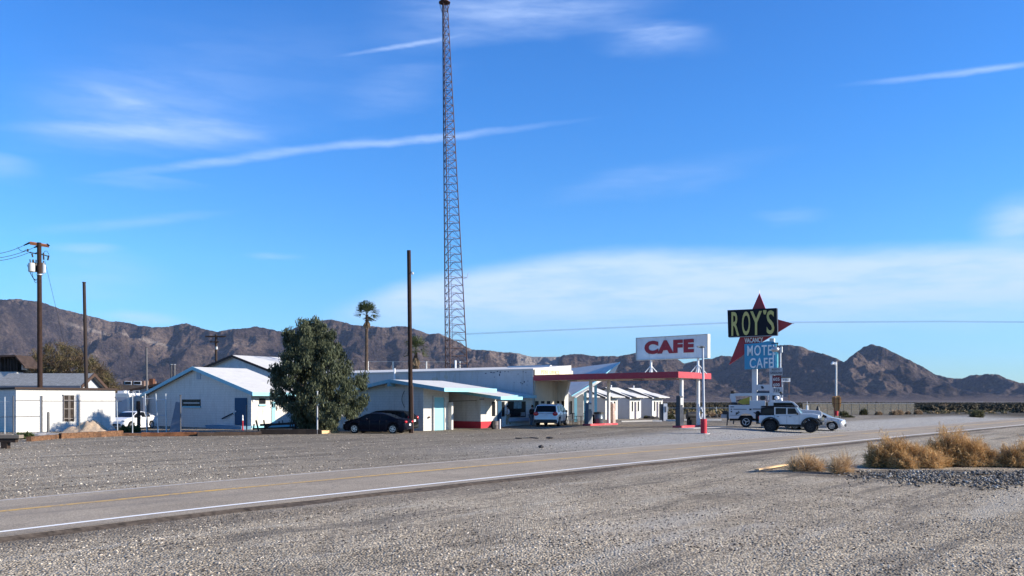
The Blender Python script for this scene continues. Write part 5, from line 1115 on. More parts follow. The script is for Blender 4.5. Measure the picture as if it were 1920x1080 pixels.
for (px, py, dz, mm) in ((59.2, 501, -.55, M('transformer_grey', (.45, .46, .44), .5)), (65.5, 501, .5, black), (79.5, 503, .45, M('transformer_grey', (.45, .46, .44), .5))):
    c_ = q(px, py, dz); tr = MB().lathe([(.2, -.42), (.27, -.38), (.27, .3), (.23, .36), (.08, .4)], tuple(c_), 14).build('transformer', mm, t, smooth=True)
    MB().cyl(c_+Vector((-.1, 0, .38)), c_+Vector((-.14, 0, .68)), .05).cyl(c_+Vector((.1, 0, .38)), c_+Vector((.1, 0, .66)), .05).build('bushing', black, tr)
m = MB(); m.cyl(q(74.5, 514.3), q(74.5, 516), .26); m.build('band', galv, t)
def droop(p0, p1, sag, r=.02, n=12):
    p0, p1 = Vector(p0), Vector(p1); return [p0.lerp(p1, i/n)-Vector((0, 0, 4*sag*(i/n)*(1-i/n))) for i in range(n+1)]
m = MB(); m.tube(droop(q(51, 496), q(70, 527), .35), .022, 5); m.tube(droop(q(57, 511), q(71, 522), .3), .022, 5); m.tube(droop(q(60, 511), q(69, 530), .3), .022, 5); m.tube(droop(q(33, 463), q(49, 468), .25), .022, 5); m.tube(droop(q(82, 474), q(92, 478), -.25), .02, 5); m.build('jumper_wire', black, t)
MB().box(q(77, 500).x, q(79.5, 500).x, 75.1, 75.4, q(0, 512).z, q(0, 492).z).build('conduit', galv, t)
m = MB()
for (x0, y0, x1, y1) in ((45, 460, -40, 478), (64, 464, -40, 487), (58, 472, -40, 491)): m.tube(droop(q(x0, y0), P(x1, y1, 66), .25), .022, 5)
single('power_line', 'three thin wires leaving the transformer pole to the left', 'wire', m, black)
single('guy_wire', 'thin guy wire slanting down right from the transformer pole', 'wire', MB().cyl(q(84, 489), P(106, 582, 82), .015, None, 5).cyl(P(106, 582, 82), P(140, 730, 94), .015, None, 5), black)
t, b, a = leanpole('steel_pole', 'slim dark rusty pole between the utility pole and the motorhome', 'pole', 163.5, 0, 75, 157.7, 530, .17, .13, rust_pole)
MB().lathe([(.16, 0), (.16, .06)], tuple(a), 10).build('cap', black, t)
t, b, a = leanpole('steel_pole', 'thin grey metal pole rising beside the rusty chimney left of the gabled house', 'pole', 276, 0, 80, 274.5, 652, .1, .09, M('dull_steel', (.10, .10, .105), .7, .0)); MB().lathe([(.11, 0), (.11, .05)], tuple(a), 8).build('cap', black, t)
for k, (px, l) in enumerate(((321.5, 'left one of two short grey flue pipes above the gabled roof'), (327, 'right one of two short grey flue pipes above the gabled roof'))):
    t, b, a = leanpole('flue_pipe', l, 'pipe', px, 0, 92, px, 684, .11, .11, M('dull_steel', (.22, .23, .24)), 'flue pipes'); MB().lathe([(.13, 0), (.13, .06)], tuple(a), 8).build('cap', galv, t)
# bare tall wooden pole
t, b, a = leanpole('wooden_pole', 'tall bare wooden pole with a small lamp, beside the dark parked cars', 'utility pole', 770.8, 0, 61.6, 766.6, 469.5, .165, .14, wood_pole)
MB().tube([P(767.5, 513, 61.5), P(771, 510, 61.3), P(773.5, 510.5, 61.2)], .03).build('lamp_arm', black, t); MB().ell(P(773.5, 512.5, 61.2), .1, .1, .1).build('lamp', lens_white, t)
MB().cyl(P(774.6, 812, 61.5), P(773.6, 722, 61.5), .035).build('conduit', M('brown_conduit', (.14, .09, .07), .7), t)
# distant pole behind the pale hall
t, b, a = leanpole('utility_pole', 'distant dark utility pole with two crossarms behind the pale hall', 'utility pole', 406, 0, 150, 405, 627, .22, .2, wood_dark)
MB().cbox(P(404, 631, 149.8), 38/F*150, .2, .25).build('crossarm', wood_dark, t); MB().cbox(P(402, 641, 149.8), 17/F*150, .2, .2).build('crossarm', wood_dark, t); MB().cyl(P(406, 650, 149.7), P(406, 655, 149.7), .2).build('insulator', galv, t)
# wires across to the right
m = MB()
Zw = 190
for (x0, y0, x1, y1) in ((874, 627, 1366, 606), (1366, 606, 1760, 603.5), (1760, 603.5, 2300, 607)):
    m.tube(droop(P(x0, y0, Zw), P(x1, y1, Zw), .0), .035, 4); m.tube(droop(P(x0, y0-1.6, Zw), P(x1, y1-1.6, Zw), .0), .03, 4)
m.tube([P(-300, 700, Zw), P(405, 632, Zw), P(874, 627, Zw)], .03, 4)
single('power_line', 'pair of thin wires crossing the sky between the lattice tower and the right edge', 'wire', m, M('wire_grey', (.10, .10, .12), .6))
# ---------------------------------------------------------------- lattice tower
ZT = 110.0; sca = ZT/F
base = P(852, 690, ZT); topc = P(833.5, 6, ZT); ph = R(16.1); rb = 1.72; rt = .40
tower_m = M('tower_steel', (.060, .026, .020), .6, .2, var=.25, scale=1)
b0 = P(852.3, HY, ZT); b0.z = 0
t = T('lattice_tower', 'very tall slender three legged steel lattice tower behind the main building', 'tower', b0, 0, tuple(b0))
z0, z1 = base.z, topc.z
def tp(k, z):
    s = (z-z0)/(z1-z0); c_ = base.lerp(topc, s); r = rb+(rt-rb)*s; an = ph+k*2*PI/3
    return Vector((c_.x+r*math.cos(an), c_.y+r*math.sin(an), z))
zb0 = .05
for k in range(3): MB().cyl(tp(k, zb0), tp(k, z1+.3),   .075, .05, 8).build('leg', tower_m, t)
m = MB(); n = 53; br = .028
lv = [zb0+(z1-zb0)*i/n for i in range(n+1)]
for i, z in enumerate(lv):
    for k in range(3): m.cyl(tp(k, z), tp((k+1) % 3, z), .035, None, 4, False)
    if i < n:
        zn = lv[i+1]
        for k in range(3):
            if i > 31: m.cyl(tp(k, z), tp((k+1) % 3, zn), br, None, 4, False); m.cyl(tp((k+1) % 3, z), tp(k, zn), br, None, 4, False)
            else: mid_ = (tp(k, zn)+tp((k+1) % 3, zn))/2; m.cyl(tp(k, z), mid_, br, None, 4, False); m.cyl(tp((k+1) % 3, z), mid_, br, None, 4, False)
m.build('bracing', tower_m, t)
c_ = (tp(0, z0)+tp(1, z0)+tp(2, z0))/3; m = MB(); m.cyl(Vector((c_.x, c_.y, .1)), topc, .03, None, 4); m.build('cable_run', black, t)
m = MB(); n = 10
pc_ = Vector((topc.x, topc.y, z1+.1))
m.lathe([(.75, -.05), (.75, .02)], tuple(pc_), 12); 
for i in range(n): a = 2*PI*i/n; m.cyl(pc_+Vector((.72*math.cos(a), .72*math.sin(a), 0)), pc_+Vector((.35*math.cos(a), .35*math.sin(a), -1.3)), .025, None, 4)
m.lathe([(.62, .5), (.62, .54)], tuple(pc_), 12); m.build('platform', tower_m, t)
MB().tube([P(867, 522, ZT), P(875.5, 521, ZT), P(878, 512, ZT)], .035).tube([P(867, 518.5, ZT), P(875, 521, ZT)], .03).build('antenna', galv, t)
# ---------------------------------------------------------------- chain link fence on the far side of the main building
vF = None
t = T('wire_fence', 'thin grey wire fence standing behind the roof of the main building', 'fence', P(737, HY, 112)*1, 0, tuple(P(737, HY, 112))); m = MB()
for px in (690, 737, 799.5, 862): MB().cyl(P(px, 752, 112), P(px, 677.5, 112), .09).build('post', galv, t)
m.cyl(P(680, 678, 112), P(875, 678.5, 112), .03, None, 4); m.build('wire', galv, t)
# ================================================================ LIGHT POLES
pole_m = M('pole_grey', (.42, .44, .48), .5, var=.08, dirt=(.25, .2, .18), streak=True)
p = gp(1319.5, 809.3); Zp = p.y; t = T('lamp_post', 'slim grey lamp post in a red drum base in front of the canopy', 'lamp post', p, 0, tuple(p))
s = Zp/F; MB().lathe([(.21, .02), (.21, .98), (.2, 1.0)], tuple(p), 18).build('base', redbase, t, smooth=True)
MB().cyl((p.x+.02, p.y, .9), P(1317.5, 651, Zp), .085, .07, 12).build('shaft', pole_m, t, smooth=True)
MB().tube([P(1317.5, 651, Zp), P(1312, 650.5, Zp-.1), P(1307, 650, Zp-.2)], .045).ell(P(1316, 650.5, Zp), .22, .12, .09).build('lamp_head', M('lamp_dark', (.10, .11, .12)), t)
MB().tube([P(1315+3*math.cos(a*.4)-1, 775+10*math.sin(a*.4), Zp-.15-.01*a) for a in range(16)], .03).build('air_hose', white_metal, t); MB().cbox(P(1314.5, 765, Zp-.15), .2, .14, .16).build('hose_hook', galv, t)
single('concrete_pad', 'pale round concrete pad under the red drum base', 'slab', MB().lathe([(.42, -.1), (.42, .03)], (0, 0, 0), 20), concrete, p)
p = gp(1567.5, 779.5); Zp = p.y; t = T('lamp_post', 'pale lamp post with red base beside the brown sign back, right of the cars', 'lamp post', p, 0, tuple(p))
MB().lathe([(.30, .02), (.30, p.z+1.05-.25)], tuple(p), 14).build('base', redbase, t, smooth=True); MB().cyl((p.x, p.y, .9), P(1568, 678, Zp), .14, .11, 10).build('shaft', M('pole_pale', (.62, .62, .6), .5, dirt=(.35, .3, .28)), t, smooth=True)
MB().cbox(P(1563.5, 681, Zp-.3), .5, .5, .3, Matrix.Rotation(.4, 3, 'Y')).ell(P(1560.5, 682, Zp-.4), .22, .2, .2).build('lamp_head', white_metal, t)
# brown sign seen from behind
Zs = 96; x_ = lambda px: P(px, 0, Zs).x; z_ = lambda py: P(0, py, Zs).z
p = P(1568, HY, Zs); p.z = gz(p.x, p.y); t = T('road_sign', 'brown shield shaped sign seen from behind, standing behind the right lamp post', 'sign', p, 0, tuple(p))
MB().prism([(x_(1560), z_(746)), (x_(1562.5), z_(743)), (x_(1574), z_(742)), (x_(1577.5), z_(747)), (x_(1577), z_(760)), (x_(1573.5), z_(771)), (x_(1565.5), z_(770)), (x_(1560.5), z_(757))], 'y', Zs, Zs+.08).build('panel', M('sign_brown', (.34, .17, .05), .6), t)
[MB().box(x_(a), x_(a+.9), Zs-.08, Zs-.003, .2, z_(743.5)).build('post', M('post_brown', (.1, .06, .04)), t) for a in (1564, 1573)]; m = MB(); [m.box(x_(1561), x_(1577), Zs-.06, Zs-.003, z_(y), z_(y-1)) for y in (748.5, 757)]; m.build('rail', M('post_brown', (.1, .06, .04)), t)
# ================================================================ THE BIG STAR SIGN
ZS = 85.0; wdir = R(-26)    # the faces are turned a little to the left
B0 = P(1428, HY, ZS); B0.z = gz(B0.x, B0.y); rs = Matrix.Rotation(wdir, 3, 'Z')
t = T('motel_sign', 'giant roadside sign with a red star, black ROY\'S panel and blue MOTEL CAFE panel', 'sign', B0, 0, tuple(B0))
ex = Vector((math.cos(wdir), math.sin(wdir), 0)); en = Vector((math.sin(wdir), -math.cos(wdir), 0))   # along the face, towards the viewer
def onface(px, py, d=0):
    """the point of the sign plane seen at this column and row, d in front of the plane"""
    r = Vector(((px-CX)/F, 1, (HY-py)/F)); base_ = Vector((B0.x, B0.y, 0))+en*d
    k = (base_.x*en.x+base_.y*en.y)/(r.x*en.x+r.y*en.y); return Vector((0, 0, H))+r*k
def faceslab(pts, d0, d1):
    m = MB(); f = [onface(px, py, 0) for px, py in pts]; n = len(f); vs = [p+en*d1 for p in f]+[p+en*d0 for p in f]
    return m.add(vs, [tuple(range(n)), tuple(range(2*n-1, n-1, -1))]+[(i, n+i, n+(i+1) % n, (i+1) % n) for i in range(n)])
sred = M('star_red', (.30, .012, .022), .45, var=.1, scale=1); pil = M('pillar_white', (.60, .61, .62), .6, var=.06, dirt=(.4, .38, .36), streak=True)
star = faceslab([(1424, 550), (1441.5, 594), (1486, 606.5), (1446, 631), (1428, 642), (1367, 684), (1389, 629), (1402, 600)], -.15, .10).build('star', sred, t)
for px, py, dy in ((1424, 550, -6), (1486, 606.5, 0)): MB().cyl(onface(px, py), onface(px+(3 if dy == 0 else 0), py+dy), .03, None, 5).build('tip_rod', galv, star)
for a, b2, y0 in ((1409, 1417.5, 688), (1442, 1450.5, 634)):
    f0, f1 = onface(a, y0), onface(b2, y0); m = MB(); m.add([f0-en*.25, f1-en*.25, f1-en*.9, f0-en*.9, *[Vector((p.x, p.y, .1)) for p in (f0-en*.25, f1-en*.25, f1-en*.9, f0-en*.9)]], [(0, 1, 2, 3), (7, 6, 5, 4), (0, 4, 5, 1), (1, 5, 6, 2), (2, 6, 7, 3), (3, 7, 4, 0)])
    m.build('pillar', pil, t)
bk = faceslab([(1366, 582.5), (1457.5, 578.5), (1458.5, 629), (1367.5, 632.5)], .12, .55).build('black_panel', M('sign_black', (.005, .007, .014), .6, var=.1, spec=.2), t)
fr = MB()
for a, b2 in (((1366, 582.5), (1457.5, 578.5)), ((1457.5, 578.5), (1458.5, 629)), ((1458.5, 629), (1367.5, 632.5)), ((1367.5, 632.5), (1366, 582.5))): fr.cyl(onface(*a, .5), onface(*b2, .5), .05, None, 4)
fr.build('frame', M('sign_edge', (.30, .31, .32), .5), bk)
def facetext(body, x0, x1, y0, y1, d, mat, name='letters', bold=0, sp=1.0, parent=None):
    a, b2 = onface(x0, (y0+y1)/2, d), onface(x1, (y0+y1)/2, d); c_ = onface((x0+x1)/2, (y0+y1)/2, d); w_ = (b2-a).length; h_ = abs(onface((x0+x1)/2, y0, d).z-onface((x0+x1)/2, y1, d).z)
    tl = (onface(x1, 606, d).z-onface(x0, 606, d).z)/w_ + (3.6/91 if y0 < 640 else 2.6/60)*1.0
    return text(name, body, w_, h_, c_, wdir, mat, parent or t, tuple(B0), depth=.06, bold=bold, sp=sp, tilt=tl*.75)
yel = M('letter_cream', (.52, .45, .14), .5, var=.08, scale=3); wl = M('letter_white', (.80, .80, .78), .5)
for ch_, a, b2 in (('R', 1371.5, 1386), ('O', 1391.2, 1406.5), ('Y', 1406.8, 1428.5), ("'", 1431, 1437), ('S', 1437.5, 1451.5)):
    dy = (a-1371)*-.045
    if ch_ == "'": facetext(ch_, a, b2, 581.5, 589.5, .64, yel, bold=.0, parent=bk)
    else: facetext(ch_, a, b2, 585+dy, 629.5+dy, .64, yel, bold=.012, parent=bk)
facetext('VACANCY', 1396, 1430.5, 633, 642.2, .18, wl, bold=.02, sp=1.05)
bl = faceslab([(1397, 645.5), (1424, 643.5), (1440, 640), (1452, 641), (1456, 645), (1456, 690), (1397.5, 693)], -.14+.2, .36).build('blue_panel', M('sign_blue', (.035, .27, .44), .5, var=.1), t)
facetext('MOTEL', 1401, 1456, 647, 666.5, .42, wl, bold=.012, sp=1.15, parent=bl); facetext('CAFE', 1405.5, 1449, 671, 690, .42, wl, bold=.015, sp=1.15, parent=bl)
faceslab([(1417.5, 721), (1442, 721), (1442, 732), (1417.5, 732)], -.7, -.3).build('cross_beam', pil, t)
em = faceslab([(1425.5, 724), (1427, 723.3), (1429.5, 723.6), (1430, 725.5), (1431.5, 726.3), (1431.5, 728), (1429, 729), (1426.5, 728.2), (1426.3, 726)], -.29, -.27).build('emblem', M('emblem_dark', (.03, .04, .06), .6), t)
faceslab([(1417.5, 733.5), (1442, 733.5), (1442, 741), (1417.5, 741)], -.6, -.5).build('lower_panel', M('panel_blue_dark', (.04, .07, .12), .6), t)
# fuel price sign in front of the big sign
ZG = 79.0; px_ = lambda px: P(px, 0, ZG).x; pz_ = lambda py: P(0, py, ZG).z
B1 = P(1455, HY, ZG); B1.z = gz(B1.x, B1.y); rz1 = R(-14)
t = T('price_sign', 'narrow fuel price sign with red price boards under a turquoise column', 'sign', B1, rz1, (0, 0, 0)); k = ZG/F/math.cos(rz1)*1.02
lx = lambda px: (px-1455)*ZG/F*1.05; lz = lambda py: P(0, py, ZG).z-B1.z
for a, b2 in ((1446, 1447.5), (1459.5, 1462)): MB().box(lx(a), lx(b2), .02, .3, 0, lz(690)).build('post', pil, t)
MB().box(lx(1444), lx(1466), -.05, .35, lz(703.5), lz(689.5)).build('header', M('header_grey', (.40, .41, .42), .6), t)
pn = MB().box(lx(1449), lx(1463.5), -.08, .3, lz(725.5), lz(704)).build('price_board', M('price_red', (.14, .012, .02), .5), t); pw_ = MB().box(lx(1450), lx(1466.5), -.08, .3, lz(737), lz(726)).build('price_board', M('price_white', (.5, .5, .5), .5), t); pw_['label'] = 'white price board with dark figures'
txd = M('text_dark', (.06, .07, .09), .6); txl = M('text_pale', (.6, .6, .58), .5)
def lt(body, a, b2, y0, y1, mm, par): text('letters', body, lx(b2)-lx(a), lz(y0)-lz(y1), ((lx(a)+lx(b2))/2, -.10, (lz(y0)+lz(y1))/2), 0, mm, par, (0, 0, 0), depth=.012, bold=.02, sp=1.08)
lt("ROY'S", 1448, 1461, 691.3, 694.6, txd, t.o); lt('GASOLINE', 1444.6, 1465.3, 697, 701.2, txd, t.o); lt('605', 1450, 1461, 708, 714, txl, pn); lt('600', 1450, 1461, 718.5, 724.3, txl, pn); lt('759', 1450.5, 1461, 728.5, 735.5, txd, pw_)
m = MB(); m.box(lx(1446), lx(1468), -.12, .4, lz(739.4), lz(737.6)); m.build('ledge', black, t)
MB().box(lx(1449), lx(1459), -.1, .4, lz(750), lz(739.4)).ell((lx(1457), .1, lz(747)), .3, .3, .35).build('light_box', black, t)
MB().lathe([(.14, lz(689.4)), (.14, lz(661))], (lx(1456.5), .1, 0), 12).build('turquoise_column', M('turquoise', (.16, .55, .62), .35), t, smooth=True)
for px, yt in ((1450.5, 660), (1462.8, 651)): MB().cyl((lx(px), .1, lz(689.4)), (lx(px), .1, lz(yt)), .06).build('white_rod', white_metal, t)
MB().ell((lx(1453.5), .05, lz(655)), .38, .25, .26, 14, 8).build('round_lamp', M('brushed_steel', (.5, .5, .5), .35, .7), t, smooth=True); MB().cyl((lx(1457), .1, lz(651)), (lx(1457), .1, lz(643)), .06).box(lx(1447), lx(1459), 0, .2, lz(644), lz(642.5)).build('top_bracket', rust_pole, t); MB().cyl((lx(1464.5), .1, lz(661)), (lx(1464.5), .1, lz(650)), .1).build('lamp_tube', galv, t)
# small board on two posts
B2 = P(1474, HY, 92); B2.z = gz(B2.x, B2.y); t = T('small_board', 'small white board on two posts right of the fuel price sign', 'sign', B2, 0, (0, 0, 0)); fx = lambda px: (px-1474)*92/F; fz = lambda py: P(0, py, 92).z-B2.z
MB().box(fx(1466), fx(1482), 0, .15, fz(716), fz(708.5)).build('panel', white_metal, t); MB().box(fx(1465.5), fx(1482.5), -.1, .25, fz(708.3), fz(707.3)).build('cap', black, t)
for a, mm in ((1467.5, pil), (1479.8, M('post_rust', (.2, .14, .12)))): MB().box(fx(a), fx(a+1.7), .16, .3, 0, fz(710)).build('post', mm, t)
m = MB(); [m.cbox((fx(a), -.01, fz(712.5)), .1, .02, .16) for a in (1469.5, 1477.5)]; m.cbox((fx(1473.8), -.01, fz(712.3)), .1, .02, .25); m.build('marks', txd, t)
# ================================================================ PEOPLE
def skinmesh(name, V, E, Rd, mat, parent, root=0, sub=1):
    me = bpy.data.meshes.new(name); me.from_pydata(V, E, []); o = bpy.data.objects.new(name, me); COL.objects.link(o)
    s = o.modifiers.new('skin', 'SKIN'); s.use_smooth_shade = True; s.branch_smoothing = .3; o.modifiers.new('sub', 'SUBSURF').levels = sub
    for i, d in enumerate(me.skin_vertices[0].data): d.radius = (Rd[i], Rd[i]); d.use_root = (i == root)
    bpy.context.view_layer.update(); m2 = bpy.data.meshes.new_from_object(o.evaluated_get(bpy.context.evaluated_depsgraph_get()))
    bpy.data.objects.remove(o); m2.materials.clear(); m2.materials.append(mat); o = bpy.data.objects.new(name, m2); COL.objects.link(o); o.parent = parent; return o
def person(label, p, rz, J, cloth, hair, lean=0):
    """J: joints, x forward, y left; cloth: list of (name, material, joint chains, extra radius)"""
    t = T('person', label, 'person', p, rz)
    rad = dict(pelvis=.135, waist=.12, chest=.145, neckb=.08, neck=.055, chin=.075, head=.098, crown=.085, shl=.07, shr=.07, ell=.045, elr=.045, wrl=.028, wrr=.028, pal=.036, par=.036, hipl=.095, hipr=.095, knl=.06, knr=.06, anl=.042, anr=.042, tol=.04, tor=.04)
    ch = [('pelvis', 'waist'), ('waist', 'chest'), ('chest', 'neckb'), ('neckb', 'neck'), ('neck', 'chin'), ('chin', 'head'), ('head', 'crown'), ('neckb', 'shl'), ('neckb', 'shr'), ('shl', 'ell'), ('shr', 'elr'), ('ell', 'wrl'), ('elr', 'wrr'), ('wrl', 'pal'), ('wrr', 'par'),
          ('pelvis', 'hipl'), ('pelvis', 'hipr'), ('hipl', 'knl'), ('hipr', 'knr'), ('knl', 'anl'), ('knr', 'anr'), ('anl', 'tol'), ('anr', 'tor')]
    names = list(rad); V = [Vector(J[n]) for n in names]; Rr = [rad[n] for n in names]; E = [(names.index(a), names.index(b)) for a, b in ch]
    for s, pa, wr in ((1, 'pal', 'wrl'), (-1, 'par', 'wrr')):
        d = (Vector(J[pa])-Vector(J[wr])).normalized(); side = d.cross(Vector((0, s, 0))).normalized(); i0 = names.index(pa)
        for f in range(4):
            k = len(V); off_ = side*(-.03+.02*f); ln = (.05, .058, .054, .042)[f]
            V += [Vector(J[pa])+off_+d*.03, Vector(J[pa])+off_+d*(.03+ln)+Vector((0, -s*.01, 0))]; Rr += [.01, .008]; E += [(i0, k), (k, k+1)]
        k = len(V); V += [Vector(J[pa])-side*.04+d*.0, Vector(J[pa])-side*.055+d*.035]; Rr += [.011, .009]; E += [(i0, k), (k, k+1)]
    skin = M('skin', (.34, .19, .13), .6, var=.05)
    body = skinmesh('body', V, E, Rr, skin, t.o)
    for nm, mt_, chains, ex in cloth:
        used = sorted({n for c in chains for n in c}, key=names.index); vv = [Vector(J[n]) for n in used]; rr_ = [rad[n]+ex for n in used]; ee = [(used.index(a), used.index(b)) for a, b in chains]
        skinmesh(nm, vv, ee, rr_, mt_, t.o)
    h = Vector(J['head']); m = MB().ell((h.x-.015, h.y, h.z+.035), .108, .10, .115, 12, 8); m.build('hair', hair, t, smooth=True)
    f = MB().cbox((h.x+.10, h.y, h.z-.03), .035, .022, .04); f.build('nose', skin, t)
    m = MB(); m.cbox((h.x+.093, h.y+.035, h.z+.0), .012, .02, .012); m.cbox((h.x+.093, h.y-.035, h.z+.0), .012, .02, .012); m.build('eyes', M('eye', (.03, .02, .02), .3), t); MB().cbox((h.x+.088, h.y, h.z-.075), .012, .045, .01).build('mouth', M('lip', (.25, .09, .08)), t)
    return t
JA = dict(pelvis=(0, 0, .93), waist=(.01, 0, 1.08), chest=(.03, 0, 1.30), neckb=(.05, 0, 1.44), neck=(.07, 0, 1.50), chin=(.10, 0, 1.56), head=(.12, 0, 1.64), crown=(.11, 0, 1.70), shl=(.04, .18, 1.41), shr=(.04, -.18, 1.41), ell=(.0, .25, 1.13), elr=(.05, -.25, 1.13),
          wrl=(.18, .2, .98), wrr=(.14, -.24, .91), pal=(.25, .17, .97), par=(.18, -.24, .83), hipl=(0, .1, .88), hipr=(0, -.1, .88), knl=(.16, .1, .50), knr=(-.05, -.1, .48), anl=(.10, .1, .10), anr=(-.28, -.1, .14), tol=(.24, .11, .05), tor=(-.18, -.11, .05))
arms = [('chest', 'waist'), ('chest', 'neckb'), ('neckb', 'shl'), ('neckb', 'shr'), ('shl', 'ell'), ('shr', 'elr')]; fore = [('ell', 'wrl'), ('elr', 'wrr')]; legs = [('pelvis', 'hipl'), ('pelvis', 'hipr'), ('hipl', 'knl'), ('hipr', 'knr'), ('knl', 'anl'), ('knr', 'anr')]
p = P(952.5, 752, 71.4); p.z = gz(p.x, p.y)
person('person in a white shirt and khaki trousers walking past the shop window', p, R(200), JA, [('shirt', M('shirt_white', (.62, .62, .66), .9), arms+fore[:1]+[('waist', 'pelvis')], .025), ('trousers', M('khaki', (.30, .25, .18), .9), legs, .022), ('shoe', M('shoe_white', (.6, .6, .58), .8), [('anl', 'tol')], .012), ('shoe', M('shoe_white', (.6, .6, .58)), [('anr', 'tor')], .012)], M('hair_dark', (.02, .015, .012), .8))
JB = dict(JA, knl=(.04, .1, .48), anl=(.0, .11, .09), tol=(.14, .13, .05), knr=(.02, -.1, .48), anr=(-.03, -.11, .09), tor=(.10, -.13, .05), wrl=(.2, .16, 1.08), pal=(.26, .12, 1.1), ell=(.0, .26, 1.12), wrr=(.2, -.16, 1.05), par=(.26, -.12, 1.07))
p = P(996, 752, 70.2); p.z = gz(p.x, p.y)
person('person in a black jacket and jeans standing left of the white SUV', p, R(25), JB, [('jacket', M('jacket_black', (.015, .015, .018), .8), arms+fore+[('waist', 'pelvis')], .045), ('trousers', M('jeans', (.07, .12, .18), .9), legs, .025), ('shoe', M('shoe_dark', (.1, .1, .1), .8), [('anl', 'tol')], .012), ('shoe', M('shoe_dark', (.1, .1, .1)), [('anr', 'tor')], .012)], M('hair_dark', (.02, .015, .012), .8))
# ================================================================ VEGETATION
def leafmat(name, stops, trans=.25):
    m, nt, bs = newmat(name); g = nd(nt, 'ShaderNodeNewGeometry'); c = ramp(nt, g.outputs['Random Per Island'], stops)
    big = noise(nt, coords(nt), .7, 3, .6); c = mix(nt, mrange(nt, big, .4, .65, 0, .5), c, stops[-1][1]); 
    nt.links.new(c, bs.inputs['Base Color']); bs.inputs['Roughness'].default_value = .7; bs.inputs['Specular IOR Level'].default_value = .25
    tr = nd(nt, 'ShaderNodeBsdfTranslucent'); nt.links.new(c, tr.inputs[0]); mx_ = nd(nt, 'ShaderNodeMixShader'); mx_.inputs[0].default_value = trans
    nt.links.new(bs.outputs[0], mx_.inputs[1]); nt.links.new(tr.outputs[0], mx_.inputs[2]); nt.links.new(mx_.outputs[0], nt.nodes['Material Output'].inputs[0]); return m
def inpoly(x, y, P_):
    c = False; j = len(P_)-1
    for i in range(len(P_)):
        if (P_[i][1] > y) != (P_[j][1] > y) and x < (P_[j][0]-P_[i][0])*(y-P_[i][1])/(P_[j][1]-P_[i][1])+P_[i][0]: c = not c
        j = i
    return c
ZB = 62.5; out = [(574, 594), (590, 598), (600, 602), (612, 610), (630, 620), (637, 648), (652, 662), (664, 676), (668, 692), (682, 702), (686, 735), (684, 760), (672, 782), (655, 786), (638, 778), (622, 800), (600, 808), (570, 808), (553, 800), (551, 778), (540, 764), (524, 758), (514, 764), (504, 742), (499, 722), (508, 700), (503, 684), (506, 672), (528, 676), (530, 655), (527, 640), (537, 618), (556, 612)]
pb = P(590, HY, ZB); pb.z = 0
tr_ = T('pepper_tree', 'big dense green tree with drooping foliage between the gabled house and the parked dark cars', 'tree', pb, 0, tuple(pb))
m = MB(); bark = M('bark', (.06, .045, .035), .9, var=.3, scale=6, bmp=.6)
def limb(a, b, r0, r1, n=5, wob=.15):
    a = Vector(a); b = Vector(b); pts = [a.lerp(b, i/n)+Vector((random.uniform(-wob, wob), random.uniform(-wob, wob), 0))*(0 if i in (0, n) else 1) for i in range(n+1)]
    for i in range(n): m.cyl(pts[i], pts[i+1], r0+(r1-r0)*i/n, r0+(r1-r0)*(i+1)/n, 8, False)
    return pts
c0_ = limb(P(586, 809, ZB), P(588, 745, ZB), .34, .25)
for (px, py, dz) in ((545, 700, -1), (520, 720, 1), (575, 630, 0), (610, 640, 1), (640, 690, -1), (660, 730, .8), (600, 680, -2), (570, 700, 2), (650, 760, -1.5), (535, 745, -.8)): limb(P(588, 748+random.uniform(-5, 12), ZB), P(px, py, ZB+dz), .17, .04)
m.build('trunk', bark, tr_)
cl_ = []; tries = 0
while len(cl_) < 310 and tries < 20000:
    tries += 1; px, py = random.uniform(498, 690), random.uniform(592, 812)
    if not inpoly(px, py, out) or not inpoly(px+7, py-5, out) or not inpoly(px-7, py-5, out): 
        if random.random() > .35 or not inpoly(px, py, out): continue
    wd_ = 3.6*math.sqrt(max(.05, 1-((px-592)/105)**2))*math.sqrt(max(.08, 1-((py-715)/125)**2)); dz = random.uniform(-1, 1)*wd_
    cl_.append((px, py, ZB+dz))
for _k in range(60):
    px, py = random.uniform(556, 622), random.uniform(765, 802); cl_.append((px, py, ZB+random.uniform(-2, 1.6)))
C = []; A = []; B_ = []
for (px, py, Z) in cl_:
    c = np.array(P(px, py, Z)); n = 170; rq = random.uniform(.55, 1.25); d = rq*runit(n)*(_rng.uniform(.15, 1, n)**.6)[:, None]*np.array([.52, .52, .42]); 
    pos = c+d; pos[:, 2] -= _rng.uniform(0, .28, n)
    ax = runit(n)*.55+np.array([0, 0, -1.1]); ax /= np.linalg.norm(ax, axis=1)[:, None]; sd_ = np.cross(ax, runit(n)); sd_ /= np.linalg.norm(sd_, axis=1)[:, None]
    C.append(pos); A.append(sd_*_rng.uniform(.018, .035, n)[:, None]); B_.append(ax*_rng.uniform(.05, .12, n)[:, None])
C = np.concatenate(C)-np.array(pb); cards('crown', C, np.concatenate(A), np.concatenate(B_), leafmat('pepper_leaf', [(0, (.020, .027, .014)), (.5, (.044, .057, .030)), (.85, (.082, .100, .053)), (1, (.14, .155, .09))]), tr_.o)
